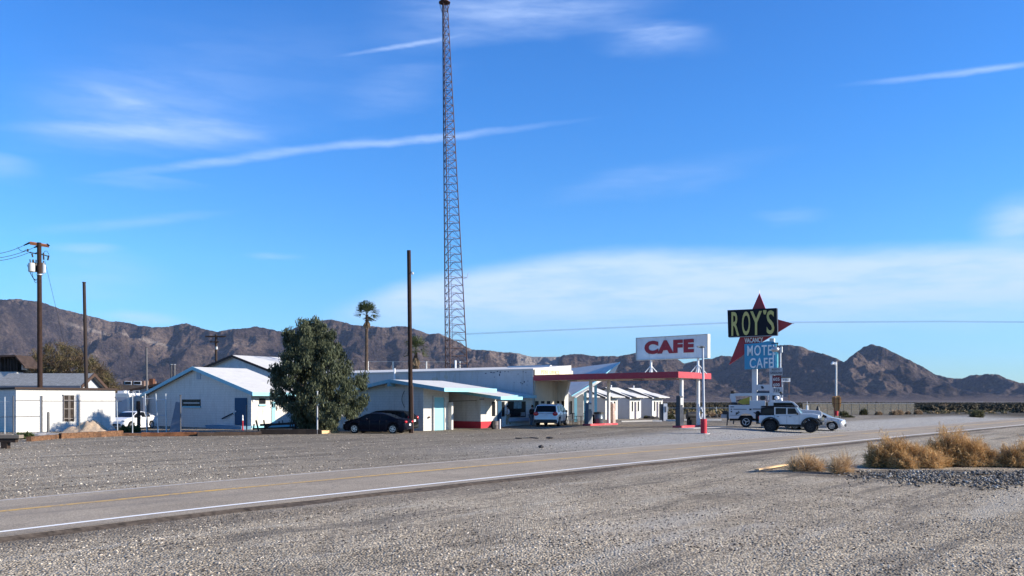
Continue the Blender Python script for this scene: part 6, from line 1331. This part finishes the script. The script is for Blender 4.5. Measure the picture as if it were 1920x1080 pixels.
# fan palms
def palm(label, px, yb, yt, Z, r, skirt, nf_=34):
    global m
    b = P(px, HY, Z); b.z = 0; t = T('fan_palm', label, 'palm', b, 0, tuple(b), None); top_ = P(px+1, yt, Z)
    m = MB(); limb(b, top_, .24, .16, 8, .05); m.build('trunk', M('palm_bark', (.075, .055, .042), .9, var=.3, scale=4), t)
    C = []; A = []; B = []
    for k in range(nf_+skirt):
        dead = k >= nf_; az_ = random.uniform(0, 2*PI); el_ = random.uniform(-.45, 1.4) if not dead else random.uniform(-1.5, -1.1)
        d = Vector((math.cos(az_)*math.cos(el_), math.sin(az_)*math.cos(el_), math.sin(el_))); pl = r*(.45 if not dead else .2); hub = top_+d*pl-Vector((0, 0, 0 if not dead else random.uniform(0, skirt*.05)))
        side = d.cross(Vector((0, 0, 1))).normalized(); upv = side.cross(d)
        C.append(np.array(top_+d*pl*.5)); A.append(np.array(side*.02)); B.append(np.array(d*pl*.5))
        for j in range(11):
            a = (j-5)/5*1.05; e = (d*math.cos(a)+side*math.sin(a)+upv*random.uniform(-.1, .1)-Vector((0, 0, .35*abs(a)+(.05 if not dead else .6)))).normalized(); ln = r*.56*(1-.18*abs(a))
            wv = e.cross(upv).normalized()*.035
            C.append(np.array(hub+e*ln/2-Vector((0, 0, .03)))); A.append(np.array(wv)); B.append(np.array(e*ln/2))
    C = np.array(C)-np.array(b); A = np.array(A); B = np.array(B); k_ = nf_*12
    cards('crown', C[:k_], A[:k_], B[:k_], leafmat('palm_leaf', [(0, (.03, .045, .02)), (.6, (.06, .085, .035)), (1, (.12, .14, .06))], .15), t.o)
    if skirt: cards('dead_fronds', C[k_:], A[k_:], B[k_:], leafmat('palm_dead', [(0, (.10, .07, .04)), (1, (.26, .19, .12))], .1), t.o)
palm('tall fan palm with a bare slim trunk behind the big green tree', 687, 700, 590, 100, 1.75, 7); palm('short fan palm with a brown skirt partly hidden by the bare wooden pole', 779, 700, 656, 106, 2.0, 26, 26)
m = MB(); 
# bare brown tree behind the shingled house
ZC = 118; pb2 = P(125, HY, ZC); pb2.z = 0; t = T('bare_tree', 'wide bare brown tree rising behind the grey shingled roof', 'tree', pb2, 0, tuple(pb2)); m = MB()
tips = []
for k in range(16):
    e = P(random.uniform(62, 215), 0, ZC+random.uniform(-4, 4)); fx_ = (e.x-pb2.x)/6.5; zz = P(0, 652+ (abs((e.x-P(112, 0, ZC).x))/6.5)**2*30+random.uniform(0, 20), ZC).z; e.z = zz; pts_ = limb((pb2.x, pb2.y, 1.0), e, .2, .04, 6, .5); tips += pts_[2:]
m.cyl(pb2, (pb2.x, pb2.y, 1.3), .5, .35, 8); m.build('trunk', bark, t)
C = []; A = []; B_ = []
bt_out = [(44, 700), (50, 685), (66, 662), (90, 650), (112, 647), (130, 652), (142, 651), (160, 665), (178, 678), (192, 690), (206, 706), (222, 730), (222, 745), (40, 745)]
n_ = 0
while n_ < 330:
    px, py = random.uniform(40, 222), random.uniform(647, 742)
    if not inpoly(px, py, bt_out): continue
    n_ += 1; c = np.array(P(px, py, ZC+random.uniform(-4, 4))); n = 60; C.append(c+runit(n)*_rng.uniform(.1, .9, n)[:, None]); ax = runit(n)+np.array([0, 0, .5]); ax /= np.linalg.norm(ax, axis=1)[:, None]; s_ = np.cross(ax, runit(n)); s_ /= np.linalg.norm(s_, axis=1)[:, None]; A.append(s_*_rng.uniform(.012, .03, n)[:, None]); B_.append(ax*_rng.uniform(.12, .4, n)[:, None])
cards('crown', np.concatenate(C)-np.array(pb2), np.concatenate(A), np.concatenate(B_), leafmat('twig', [(0, (.035, .022, .014)), (.6, (.085, .055, .032)), (.9, (.14, .095, .055)), (1, (.14, .13, .05))], .05), t.o)
# dry tumbleweeds and bushes
dry = leafmat('dry_twig', [(0, (.16, .08, .025)), (.35, (.38, .21, .07)), (.7, (.56, .34, .13)), (1, (.75, .52, .26))], .2)
dryp = leafmat('dry_twig_pale', [(0, (.16, .10, .055)), (.5, (.30, .20, .11)), (1, (.50, .38, .25))], .2); core = leafmat('dry_core', [(0, (.03, .018, .012)), (1, (.10, .06, .035))], .05)
dryg = leafmat('dry_blade', [(0, (.28, .17, .08)), (.5, (.48, .32, .16)), (1, (.7, .52, .32))], .2); green = leafmat('shrub_leaf', [(0, (.03, .035, .015)), (.5, (.07, .075, .03)), (1, (.14, .13, .055))], .15); grs = leafmat('weed_leaf', [(0, (.03, .05, .015)), (.5, (.06, .09, .03)), (1, (.12, .14, .05))], .2)
def shrub(name, label, p, domes, mat, n, ln, wd_, cat='bush', group=None, corem=core, spread=1.0):
    """domes: (dx, dy, radius, height) clumps of twigs fanning out and up from the root"""
    C = []; A = []; B = []; C2 = []; A2 = []; B2 = []
    tot_ = sum(d[2]**2 for d in domes)
    for (dx, dy, r, h) in domes:
        k = int(n*r*r/tot_); d = runit(k); d[:, 2] = np.abs(d[:, 2]); q_ = _rng.uniform(.25, 1, k)**.5*_rng.uniform(.8, 1.12, k)
        lump = 1+.22*np.sin(d[:, 0]*7+dx*9)*np.cos(d[:, 1]*6+dx)+.12*np.sin(d[:, 2]*11+d[:, 0]*5)
        pos = d*q_[:, None]*lump[:, None]*np.array([r, r, h])+np.array([dx, dy, .02]); ax = d*np.array([1, 1, 1.2])*.9+runit(k)*.8*spread; ax /= np.linalg.norm(ax, axis=1)[:, None]; s_ = np.cross(ax, runit(k)); s_ /= np.linalg.norm(s_, axis=1)[:, None]
        C.append(pos); A.append(s_*wd_*_rng.uniform(.6, 1.3, k)[:, None]); B.append(ax*ln*_rng.uniform(.4, 1.2, k)[:, None])
        k2 = k//4; d = runit(k2); d[:, 2] = np.abs(d[:, 2]); pos = d*_rng.uniform(.05, .7, k2)[:, None]*np.array([r, r, h])+np.array([dx, dy, 0]); ax = d; s_ = np.cross(ax, runit(k2)); s_ /= np.linalg.norm(s_, axis=1)[:, None]; C2.append(pos); A2.append(s_*wd_*1.4); B2.append(ax*ln*1.2)
    t = T(name, label, cat, p, 0, (0, 0, 0), group); cards('foliage', np.concatenate(C), np.concatenate(A), np.concatenate(B), mat, t.o); cards('stems', np.concatenate(C2), np.concatenate(A2), np.concatenate(B2), corem, t.o); return t
p = g0(1705, 879); p.y += .7; shrub('tumbleweed', 'leftmost large golden tumbleweed by the roadside', p, [(-.75, -.05, .55, .80), (-.2, .1, .68, 1.05), (.35, 0, .60, .90), (.85, -.2, .55, .72), (-.1, -.4, .5, .6)], dry, 26000, .085, .0045)
p = g0(1828, 878); p.y += 1.0; shrub('tumbleweed', 'tallest golden tumbleweed, in the middle of the roadside clump', p, [(-.7, .2, .55, .92), (-.15, .3, .72, 1.30), (.4, .1, .68, 1.1), (.95, 0, .5, .7), (-.9, -.2, .45, .62)], dry, 28000, .085, .0045)
p = g0(1921, 877); p.y += .6; shrub('tumbleweed', 'orange brown tumbleweed cut off by the right edge of the picture', p, [(-.1, 0, .55, .72), (.5, 0, .6, .85), (-.55, .2, .38, .42)], dry, 12000, .08, .0045)
p = g0(1516, 884); p.y += .3; shrub('dry_grass', 'thin tuft of dry grass just right of the wooden plank', p, [(-.35, 0, .30, .42), (.05, .1, .42, .62), (.42, 0, .3, .4)], dryg, 1500, .17, .0032, 'grass tuft', spread=.3, corem=dryg)
p = g0(1583, 888); p.y += .3; shrub('dry_grass', 'second dry grass tuft, between the first tuft and the tumbleweeds', p, [(-.15, 0, .3, .5), (.2, .1, .32, .66)], dryg, 900, .18, .0032, 'grass tuft', spread=.3, corem=dryg)
for (px, yb, w_, h_, mt_, lab) in ((1544, 771, 11, 10, dryp, 'tan bush rising behind the roof of the silver sedan'), (1582, 780, 16, 9, green, 'olive bush at the foot of the right lamp post'), (1620, 778, 14, 12, green, 'dark green bush against the middle of the screened fence'),
                                   (1604, 776, 10, 4, green, 'low dark bush between the lamp post and the dark green bush'), (1648, 778, 12, 6, dryp, 'small tan bush just right of the dark green bush'), (1682, 778, 26, 10, dryp, 'wide orange tan bush near the right end of the screened fence'), (1703, 777, 9, 5, dryp, 'small pale bush just left of the fence end'),
                                   (1722, 777, 15, 8, dryp, 'tan bush just beyond the right end of the screened fence'), (1833, 782, 26, 15, green, 'olive brown bush alone beside the far edge of the highway'), (1355, 783, 16, 9, dryp, 'tan bush just left of the service truck tailgate'),
                                   (1335, 783, 16, 10, dryp, 'tan bush right of the red drum base lamp post'), (1258, 786, 14, 9, green, 'spiky brown green plant right of the slim white fuel pump'), (1212, 785, 8, 4, green, 'small shrub at the corner of the second cottage'), (1590, 783, 20, 3, green, 'low ground bush below the brown sign'), (1772, 765, 16, 6, dryp, 'round tan bush on the plain far beyond the fence end')):
    p = gp(px, yb); k = p.y/F; shrub('roadside_bush', lab, p, [(-w_*k*.22, 0, w_*k*.34, h_*k*.85), (w_*k*.18, .2, w_*k*.36, h_*k)], mt_, 1100, .14*k/.06, .022)
for (px, yb, w_, h_, lab) in ((45, 823, 30, 11, 'green weeds growing beside the dark rail, bottom left'), (243, 811, 36, 14, 'green weeds in front of the white sedan behind the fence')):
    p = g0(px, yb); k = p.y/F; shrub('green_weeds', lab, p, [(-w_*k*.25, 0, w_*k*.3, h_*k*.9), (w_*k*.2, .1, w_*k*.32, h_*k)], grs, 2600, .10, .012, 'weeds')
sp_ = []
for k in range(650):
    px = random.uniform(1700, 1960); py = random.uniform(767, 775.5); p = gp(px, py)
    if fbm(np.array([p.x*.06]), np.array([p.y*.06]), 3)[0] > .5: sp_.append((p.x, p.y, p.z-.03, random.uniform(.25, .6), random.uniform(.2, .5)))
for k in range(500):
    px = random.uniform(1245, 1380); py = random.uniform(766, 777); p = gp(px, py); sp_.append((p.x, p.y, p.z-.03, random.uniform(.3, .6), random.uniform(.3, .7)))
o = tufts('weedy_verge', 'low green and tan weeds at the edge of the gravel lot', sp_, island_mat('weed_mix', [(0, (.05, .045, .02)), (.5, (.13, .11, .05)), (1, (.3, .2, .1))]), 12); o['kind'] = 'stuff'
# yucca like plant
p = gp(1253, 785); t = T('desert_plant', 'spiky branching plant sprouting from the rock bed right of the slim white pump', 'plant', p); m = MB()
for k in range(7): a = random.uniform(0, 6.28); m.cyl((0, 0, 0), (math.cos(a)*.5, math.sin(a)*.3, random.uniform(.7, 1.3)), .03, .015, 5)
m.build('stems', core, t)
# ================================================================ LOOSE THINGS ROUND THE STATION
def rockbed(label, px, yb, w_, n):
    p = gp(px, yb); k = p.y/F
    for i in range(n):
        r = random.uniform(.12, .28); q_ = Vector((p.x+random.uniform(-.5, .5)*w_*k, p.y+random.uniform(-.6, .6), p.z)); o = single('rock', label, 'rock', MB().ell((0, 0, r*.4), r*1.2, r, r*.8, 8, 5, .18), M('dark_rock', (.06, .055, .055), .9, var=.4, scale=5), q_, random.uniform(0, 6), group=label)
rockbed('dark rocks heaped at the foot of the slim white fuel pump', 1228, 785, 26, 12); rockbed('rocks scattered behind the red drum base lamp post', 1340, 783, 34, 10)
for (a, b, y, lab) in ((1224, 1241, 790.5, 'short pale kerb block in front of the rock heap'), (1249, 1266, 789.5, 'pale kerb block right of the rock heap'), (1282, 1290, 788.5, 'small pale kerb block seen between the canopy columns'), (1324, 1353, 788.5, 'long white kerb left of the service truck')):
    pa, pb_ = gp(a, y), gp(b, y); m = MB().box(pa.x, pb_.x, pa.y-.12, pa.y+.12, pa.z-.05, pa.z+.14); c_ = ((pa.x+pb_.x)/2, pa.y, pa.z); single('kerb_block', lab, 'kerb', m, M('white_kerb', (.62, .61, .58), .85, var=.1), c_, 0, c_)
pa, pb_ = gp(1165, 791), gp(1225, 790); m = MB().cyl((pa.x, pa.y, pa.z+.04), (pb_.x, pb_.y, pb_.z+.04), .06, None, 6); single('kerb_line', 'dark thin kerb running in front of the cottages', 'kerb', m, concrete)
pts_ = [gp(967+4.2*i, 822.2+math.sin(i*.7)*.6)+Vector((0, 0, .03)) for i in range(11)]; single('rubber_hose', 'black hose lying on the gravel lot in front of the white SUV', 'hose', MB().tube(pts_, .035), black)
p = gp(1014.5, 840); single('loose_rock', 'single dark rock at the far edge of the highway', 'rock', MB().ell((0, 0, .06), .14, .1, .09, 8, 5, .2), M('dark_rock', (.06, .055, .055)), p); p = gp(1031, 822.5); single('loose_rock', 'dark lump lying right of the black hose', 'rock', MB().ell((0, 0, .05), .25, .14, .07, 8, 5, .2), M('dark_rock', (.06, .055, .055)), p)
a, b = g0(1419, 883), g0(1475, 873.5); single('plank', 'weathered tan wooden plank lying on the gravel beside the dry grass', 'plank', MB().cbox((0, 0, .05), (b-a).length, .16, .05), wood_light, (a+b)/2+Vector((0, 0, .0)), math.atan2(b.y-a.y, b.x-a.x))
# timbers laid along the edge of the lot
def timber(label, x0, y0, x1, y1, h, w_, mat, g_='old timbers edging the lot'):
    a, b = g0(x0, y0), g0(x1, y1); L = (b-a).length; m = MB(); n = max(3, int(L/.5)); prev = None
    for i in range(n+1):
        x = -L/2+L*i/n; dy, dzz = random.uniform(-.025, .025), random.uniform(-.025, .025); ring = [(x, -w_/2+dy, 0), (x, -w_/2+dy, h+dzz-.03), (x, -w_/2+.04+dy, h+dzz), (x, w_/2-.04+dy, h+dzz), (x, w_/2+dy, h+dzz-.03), (x, w_/2+dy, 0)]; k = len(m.v); m.v += ring
        if prev is not None: m.f += [(prev+j, k+j, k+(j+1) % 6, prev+(j+1) % 6) for j in range(6)]
        else: m.f.append(tuple(range(k, k+6)))
        prev = k
    m.f.append(tuple(range(prev+5, prev-1, -1))); return single('timber', label, 'timber', m, mat, (a+b)/2+Vector((0, w_/2, 0)), math.atan2(b.y-a.y, b.x-a.x), group=g_)
timber('short pale brown timber nearest the bottom left weeds', 52, 828, 110, 822, .26, .28, wood_tan); timber('longest orange brown timber lying in front of the dirt mound', 110, 822.5, 186, 819.5, .34, .3, wood_tan); timber('thick orange timber end right of the dirt mound', 184, 819.5, 226, 817.5, .36, .32, wood_tan)
timber('low splintered timber in front of the wire gate weeds', 226, 817.5, 270, 817, .18, .3, wood_tan); timber('brown timber in front of the wire gate', 264, 818.5, 372, 817.5, .26, .28, M('brown_timber', (.16, .07, .035), .85, var=.4, scale=4, bmp=.5)); timber('dark timber in front of the blue door step', 368, 818, 488, 815.5, .24, .28, wood_dark)
timber('thick black timber in front of the big green tree', 487, 814.8, 601, 814, .34, .34, M('black_timber', (.02, .016, .015), .85, var=.3)); timber('pale tan log end just left of the dark navy sedan', 600, 813.2, 632, 811.5, .20, .25, wood_light)
single('concrete_block', 'small pale block lying behind the timbers near the white sedan', 'block', MB().box(-.5, .5, -.2, .2, 0, .16), concrete, g0(203, 808))
# dirt mound
pm = g0(155, 812); pm.y += .8; n = 46; xs_, ys_ = np.meshgrid(np.linspace(-2.3, 2.3, n), np.linspace(-1.1, 1.4, n), indexing='ij'); hh_ = .98*np.exp(-((xs_-.15)/1.15)**2-((ys_-.1)/.62)**2)*(1+.5*(fbm(xs_*2.2+5, ys_*2.2, 4)-.5))+.30*np.exp(-((xs_+1.35)/.6)**2-(ys_/.5)**2)+(fbm(xs_*4, ys_*4, 3)-.5)*.12-.09
dm = grid_mesh('dirt_mound', np.stack([xs_, ys_, hh_], -1).reshape(-1, 3), n, n, M('tan_dirt', (.52, .39, .27), .95, var=.25, scale=2.5, dirt=(.16, .13, .11), damt=.7, bmp=.6, bscale=12, bdist=.04)); dm.location = pm; tag(dm, 'tan dirt mound in front of the white flat roofed block', 'mound')
pm = g0(70, 816); single('rubble_pile', 'low grey rubble pile at the left foot of the fence', 'rubble', MB().ell((0, 0, 0), 1.6, .5, .18, 14, 6, .15), M('grey_rubble', (.3, .29, .28), .95, var=.4, scale=4), pm)
# fence at the left
ZF = 60.0; o_ = P(110, HY, ZF); o_.z = 0
t = T('wire_fence', 'thin steel pipe fence in front of the white flat roofed block', 'fence', o_, 0, tuple(o_)); dk = M('pipe_dark', (.10, .10, .11), .5, .4); gl = M('pipe_light', (.40, .44, .48), .45, .4)
X = lambda px: P(px, 0, ZF).x; Zz = lambda py: P(0, py, ZF).z
for px, yt, yb, mt_, r in ((9, 744, 812, gl, .035), (25, 742, 812, dk, .05), (75.5, 742, 813, gl, .04), (78.5, 742, 813, dk, .05), (148.5, 751, 794, dk, .035), (220.5, 751, 807, gl, .035), (248.5, 740, 801, gl, .035)): MB().cyl((X(px), ZF, 0), (X(px-(1.5 if px == 220.5 else 0)), ZF, Zz(yt)), r, None, 8).build('post', mt_, t)
m = MB(); m.cyl((X(-20), ZF, Zz(754)), (X(28), ZF, Zz(753)), .022); m.build('rail', gl, t); m = MB(); m.cyl((X(28), ZF, Zz(751.5)), (X(76), ZF, Zz(750.5)), .022).cyl((X(79), ZF, Zz(752)), (X(229), ZF, Zz(752)), .022); m.build('rail', dk, t); m = MB(); m.cyl((X(-20), ZF, Zz(782)), (X(76), ZF, Zz(781)), .022); m.build('rail', dk, t)
for px in (148.5, 219): MB().cyl((X(px), ZF, Zz(751)), (X(px-4), ZF, Zz(744)), .03).build('angled_arm', dk, t)
ZF = 61.5; o_ = P(292, HY, ZF); o_.z = 0; t = T('pipe_gate', 'pale steel pipe gate frame standing in front of the gabled house', 'gate', o_, 0, tuple(o_))
for a, b_, yt in ((272, 275.5, 738), (276.5, 276.8, 742), (292, 296.5, 738), (310.5, 312, 738)): MB().cyl((X(b_), ZF, 0), (X(a), ZF, Zz(yt)), .05 if a != 276.5 else .03, None, 8).build('post', gl if a != 276.5 else dk, t)
m = MB(); 
for s_, e_ in (((273, 748), (293, 746)), ((294, 749.5), (311, 749.5)), ((275, 778.5), (294, 776)), ((295, 779), (312, 779))): m.cyl((X(s_[0]), ZF, Zz(s_[1])), (X(e_[0]), ZF, Zz(e_[1])), .03)
m.build('rail', gl, t)
for px, yt, yb, mt_, r, lab in ((90.5, 774, 808, M('grey_wood', (.13, .13, .13), .8), .09, 'short grey wooden post leaning before the white block wall'), (116, 759, 803, wood_dark, .13, 'thick dark wooden post beside the dirt mound'), (260, 755, 804, wood_dark, .13, 'thick dark wooden post in front of the white sedan'),
                                (595, 735, 809, M('pole_grey', (.4, .4, .4)), .05, 'thin pale pipe post in front of the big green tree'), (338.5, 742, 808, M('pipe_dark', (.05, .05, .05)), .05, 'thin dark pipe with a cap beside the shaded gable wall')):
    q_ = g0(px, yb+5); z_t = P(px, yt, q_.y).z; rc_ = r*1.5 if px in (338.5, 595) else r*.7; m = MB().lathe([(r, 0), (r*.92, z_t), (rc_, z_t+.01), (rc_, z_t+.06)], n=10); single('post', lab, 'post', m, mt_, q_)
q_ = g0(331.5, 812); single('leaning_board', 'grey board leaning against the shaded gable wall beside the dark pipe', 'board', MB().prism([(-.55, 0), (.25, 0), (.25, 2.2), (-.08, 2.25)], 'y', 0, .06), M('board_grey', (.16, .19, .24), .8), q_)
q_ = g0(455, 806.5); t = T('hydrant_post', 'slim red post with a white top standing before the blue door', 'post', q_); MB().lathe([(.08, 0), (.08, .05), (.06, .1), (.055, .75)], n=12).build('shaft', redbase, t); MB().lathe([(.05, .752), (.07, .8), (.04, .95), (.055, 1.02), (.04, 1.15), (.02, 1.2)], n=12).build('top', white_metal, t)
q_ = g0(462.5, 808); single('post', 'dark slim post with white tip beside the blue door', 'post', MB().cyl((0, 0, 0), (0, 0, 2.0), .05), dk, q_)
# dark beam rail at the bottom left
q_ = g0(11, 841); t = T('timber_rail', 'dark timber rail on a stout post at the bottom left edge', 'rail', q_); MB().box(-.16, .14, -.15, .15, 0, .5).build('post', wood_dark, t); MB().box(-2.2, .75, -.2, .2, .502, .66).build('beam', M('rail_top', (.2, .17, .14), .8), t); MB().box(-2.2, .55, -.16, .1, .3, .5).build('lower_beam', wood_dark, t)
# broken rails, benches and frames under the tree
q_ = g0(520, 812); k = q_.y/F; t = T('broken_rail_fence', 'black broken rail fence with leaning stakes in front of the sunlit side wall', 'fence', q_); m = MB()
def L_(px, py): return Vector(((px-520)*k, 0, (812-py)*k))
for s_, e_, r in (((485, 808), (480, 788), .06), ((497.5, 808), (494.5, 787.5), .05), ((530, 796), (529.5, 788), .03), ((524, 796), (523, 790), .05), ((475, 806), (476.5, 795), .05), ((553, 808), (554, 792), .06)): MB().cyl(L_(*s_)-Vector((0, 0, .0)), L_(*e_), r).build('stake', wood_dark, t)
for s_, e_, r in (((488, 797), (556, 793.5), .08), ((474, 804), (556, 801), .06), ((497, 801), (510, 795), .1)): MB().cyl(L_(*s_), L_(*e_), r).build('rail', wood_dark, t)
q_ = g0(612, 809.5); t = T('wooden_bench', 'small orange brown wooden bench right of the thin pale pipe post', 'bench', q_); MB().box(-.5, .45, -.2, .2, .34, .42).build('seat', wood_tan, t); m = MB()
for x in (-.42, .36): MB().box(x, x+.1, -.15, .15, 0, .338).build('leg', wood_tan, t)
MB().box(-.48, .4, -.03, .03, .18, .26).build('stretcher', wood_tan, t)
for px, mt_, lab in ((574, wood_dark, 'dark stump left of the pale stump under the tree'), (580.5, M('grey_wood', (.13, .13, .13)), 'pale grey stump under the tree')): single('stump', lab, 'stump', MB().lathe([(.14, 0), (.13, .42), (.12, .45)], n=10), mt_, g0(px, 809.8))
q_ = P(650, HY, 66); q_.z = 0; t = T('white_lounge_frame', 'curved white metal frame showing above the hood of the dark navy sedan', 'frame', q_); k = 66/F
def L2(px, py): return Vector(((px-650)*k, 0, P(0, py, 66).z))
for pts_ in ([(637, 775), (636, 783), (641, 790), (650, 795)], [(658, 775), (655, 783), (651, 795)], [(667, 772), (661, 783), (657, 795)], [(645, 768), (640, 775), (644, 786), (650, 795)]): MB().tube([L2(*q2) for q2 in pts_], .05, 8).build('tube', white_metal, t)
MB().add([L2(646, 766), L2(666, 772), L2(658, 782), L2(638, 780)], [(0, 1, 2, 3)]).build('panel', M('lounge_grey', (.32, .33, .36), .7), t); m = MB(); [m.cyl(L2(x, 795), Vector((L2(x, 795).x, 0, 0)), .03) for x in (651, 657)]; m.build('stand', white_metal, t)
# screened chain link fence beyond the lot
ZF = 131; o_ = P(1610, HY, ZF); o_.z = .2; t = T('screened_fence', 'long chain link fence with grey screening beyond the parked cars', 'fence', o_, 0, tuple(o_)); a, b = P(1505, 0, ZF).x, P(1714, 0, ZF+6).x
mf, nt, bs = newmat('fence_screen'); bs.inputs['Base Color'].default_value = (.22, .21, .19, 1); bs.inputs['Roughness'].default_value = .9
wv_ = noise(nt, coords(nt, (1, 1, 1)), .9, 4, .7); nt.links.new(ramp(nt, wv_, [(.3, (.12, .115, .10)), (.7, (.18, .17, .15))]), bs.inputs['Base Color']); nt.links.new(mrange(nt, wv_, .3, .7, .8, .55), bs.inputs['Alpha'])
m = MB(); n = 14
for i in range(n):
    xa, xb = a+(b-a)*i/n, a+(b-a)*(i+1)/n; ya, yb = ZF+6*i/n, ZF+6*(i+1)/n; za = 1.88-.05*math.sin(i*1.3); zb = 1.88-.05*math.sin((i+1)*1.3); m.add([(xa, ya, .1), (xb, yb, .1), (xb, yb, zb), (xa, ya, za)], [(0, 1, 2, 3)])
m.build('screen', mf, t)
for i in range(n+1): x = a+(b-a)*i/n; MB().cyl((x, ZF+6*i/n, 0), (x, ZF+6*i/n, 1.93), .035, None, 6).build('post', M('fence_post', (.16, .155, .14), .7), t)
MB().cyl((a, ZF, 1.9), (b, ZF+6, 1.9), .035, None, 6).build('top_rail', galv, t)
ZF = 150; o_ = P(1300, HY, ZF); o_.z = .2; t = T('wire_fence', 'low thin wire fence far behind the canopy columns', 'fence', o_, 0, tuple(o_)); MB().cyl(P(1248, 765, ZF), P(1500, 764.5, ZF), .05, None, 4).build('wire', galv, t)
for px in (1252, 1280, 1311, 1343, 1372): MB().cyl(P(px, 776, ZF), P(px, 762.5, ZF), .06, None, 6).build('post', galv, t)
p = gp(1513.5, 779); single('marker_post', 'short white post with a dark finial behind the silver sedan', 'post', MB().lathe([(.2, 0), (.13, P(0, 760, p.y).z-p.z), (.03, P(0, 760, p.y).z-p.z+.01), (.03, P(0, 753, p.y).z-p.z)], n=10), white_metal, p)
p = gp(1533.5, 780); single('cone_marker', 'small black cone shaped thing on the lot behind the silver sedan', 'cone', MB().lathe([(.3, 0), (.28, .8), (.12, 1.3), (.05, P(0, 761, p.y).z-p.z)], n=10), black, p)

# ================================================================ DESERT AIR
hz = MB().box(-9000, 9500, -60, 7600, -8, 900)
m, nt, bs = newmat('haze'); nt.nodes.remove(bs); pvn = nd(nt, 'ShaderNodeVolumePrincipled'); pvn.inputs['Color'].default_value = (.50, .66, 1, 1); pvn.inputs['Density'].default_value = HAZE = .00002
pvn.inputs['Anisotropy'].default_value = .0; nt.links.new(pvn.outputs[0], nt.nodes['Material Output'].inputs['Volume'])
o = hz.build('haze', m); o['kind'] = 'stuff'; o['label'] = 'thin blue desert air'
